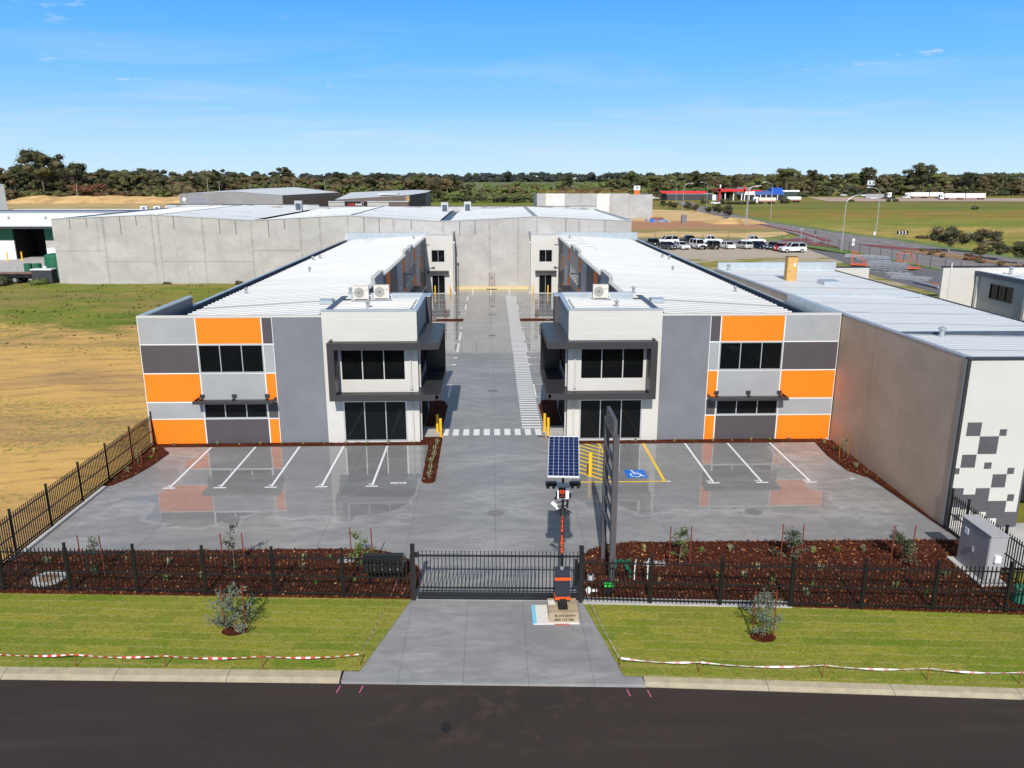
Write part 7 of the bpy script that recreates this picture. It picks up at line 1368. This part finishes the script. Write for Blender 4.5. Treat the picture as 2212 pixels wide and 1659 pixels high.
wood('woodland', [(-260, -20, 545, 570, 75, lambda x: 17.6, 7, [0, 1, 1, 2], 150, 1.2), (-260, -60, 520, 545, 45, lambda x: 13, 6, [1, 0, 3], 110, 1.1), (-250, -40, 590, 640, 50, lambda x: 18.8, 8, [2, 0], 110, 1.3)], 2)
wood('ridge_trees', [(-420, 420, 1150, 1200, 95, lambda x: 24 + 1.6 * sin(x / 37.0), 14, [5, 5, 2], 90, 2.4), (-300, 100, 1000, 1040, 26, lambda x: 19.5, 12, [5, 2], 80, 2.2)], 3)
wood('scrub', [(-40, 106, 470, 520, 48, lambda x: 6.0, 5.5, [6, 3, 0], 90, .9), (-60, 200, 560, 620, 60, lambda x: 8.5, 7, [6, 3, 1, 0], 90, 1.1), (-80, 240, 680, 760, 55, lambda x: 11, 9, [6, 6, 3, 1], 90, 1.5), (-30, 60, 455, 470, 22, lambda x: 4.2, 4, [2, 3], 90, .8)], 4)
wood('woodland', [(110, 560, 655, 690, 110, hr, 8, [0, 0, 1, 3, 2], 150, 1.3), (130, 560, 700, 740, 60, lambda x: hr(x) + 1.5, 9, [2, 0], 110, 1.5), (150, 280, 610, 640, 26, lambda x: 14, 7, [0, 1, 3], 120, 1.1), (360, 620, 680, 720, 50, lambda x: 22, 10, [2, 5, 2], 120, 1.5), (280, 480, 625, 650, 30, lambda x: 9, 7, [1, 0, 2], 100, 1.1)], 5)
def hill(name, cx, cy, rx, ry, h, m):
    grid(name, cx - rx, cx + rx, cy - ry, cy + ry, 24, 16, lambda x, y: -.6 + h * max(0, 1 - ((x - cx) / rx) ** 2) * max(0, 1 - ((y - cy) / ry) ** 2) + nz(x, y, .02, .3), m)
M_paddock = mat('bright_paddock', (0.115, 0.205, 0.030), .9, var=.2, scale=.02)
hill('hill', -175, 900, 75, 110, 12.5, M_paddock); hill('hill', 60, 980, 420, 120, 9.5, mat('scrubby_hill', (0.120, 0.150, 0.050), .9, var=.35, scale=.03))
M_mound = mat('sand_mound', (0.56, 0.36, 0.15), .9, var=.3, scale=.12)
grid('sand_mound', -300, -172, 440, 486, 128, 20, lambda x, y: -.4 + (3.9 + nz(x, y, .12, 1.3) + nz(x, y, .5, .5)) * max(0, 1 - ((y - 463) / 20) ** 2) * max(0, min(1, (x + 300) / 14, (-172 - x) / 10)), M_mound)
sheet('stockpile_yard', [(-360, 225), (-85, 225), (-150, 484), (-520, 484)], -.12, mat('dry_yard', (0.46, 0.33, 0.13), .9, var=.25, scale=.03))
sheet('grass_strip', [(-330, 200), (-60, 200), (-70, 262), (-330, 262)], -.08, mat('rough_strip', (0.20, 0.155, 0.055), .9, var=.35, scale=.06))
b = MB(); b.box(-257, -250.6, 454, 456, -.1, 1.8); setp(b.build('site_container', M_green, org=(-254, 455, 0)), 'small dark green container in front of the sand mound', 'container')
b = MB(); b.box(-168, -158, 384, 388, -.1, 1.6); setp(b.build('site_container', M_black, org=(-163, 386, 0)), 'low black container left of the grey shed', 'container')
for i in range(7): bush(-252 + i * 3.6, 262, 2.2, 2.0 + (i % 2), 140, .5, [1, 2, 0], 'dark hedge bush beyond the workshop roof', 'hedge beyond the workshop', -.1)
setp(grid('cleared_mound', 74, 96, 222, 240, 30, 16, lambda x, y: -.3 + (1.7 + nz(x, y, .4, .7)) * max(0, 1 - ((y - 231) / 9) ** 2) * max(0, 1 - ((x - 85) / 11) ** 2), M_mound))
for i, (x, y) in enumerate(((-79, 146), (-76, 146), (-73.3, 146))): b = MB(); b.box(x - .7, x + .7, y - 3, y - 2, 7.85, 8.75, 0); b.box(x - .45, x + .45, y - 3.02, y - 3, 8.0, 8.6, 1); setp(b.build('roof_unit', [M_white2, M_mgrey], org=(x, y, 9)), ('left', 'middle', 'right')[i] + ' white ventilation unit on the workshop roof', 'ventilation unit', 'ventilation units on the workshop roof')
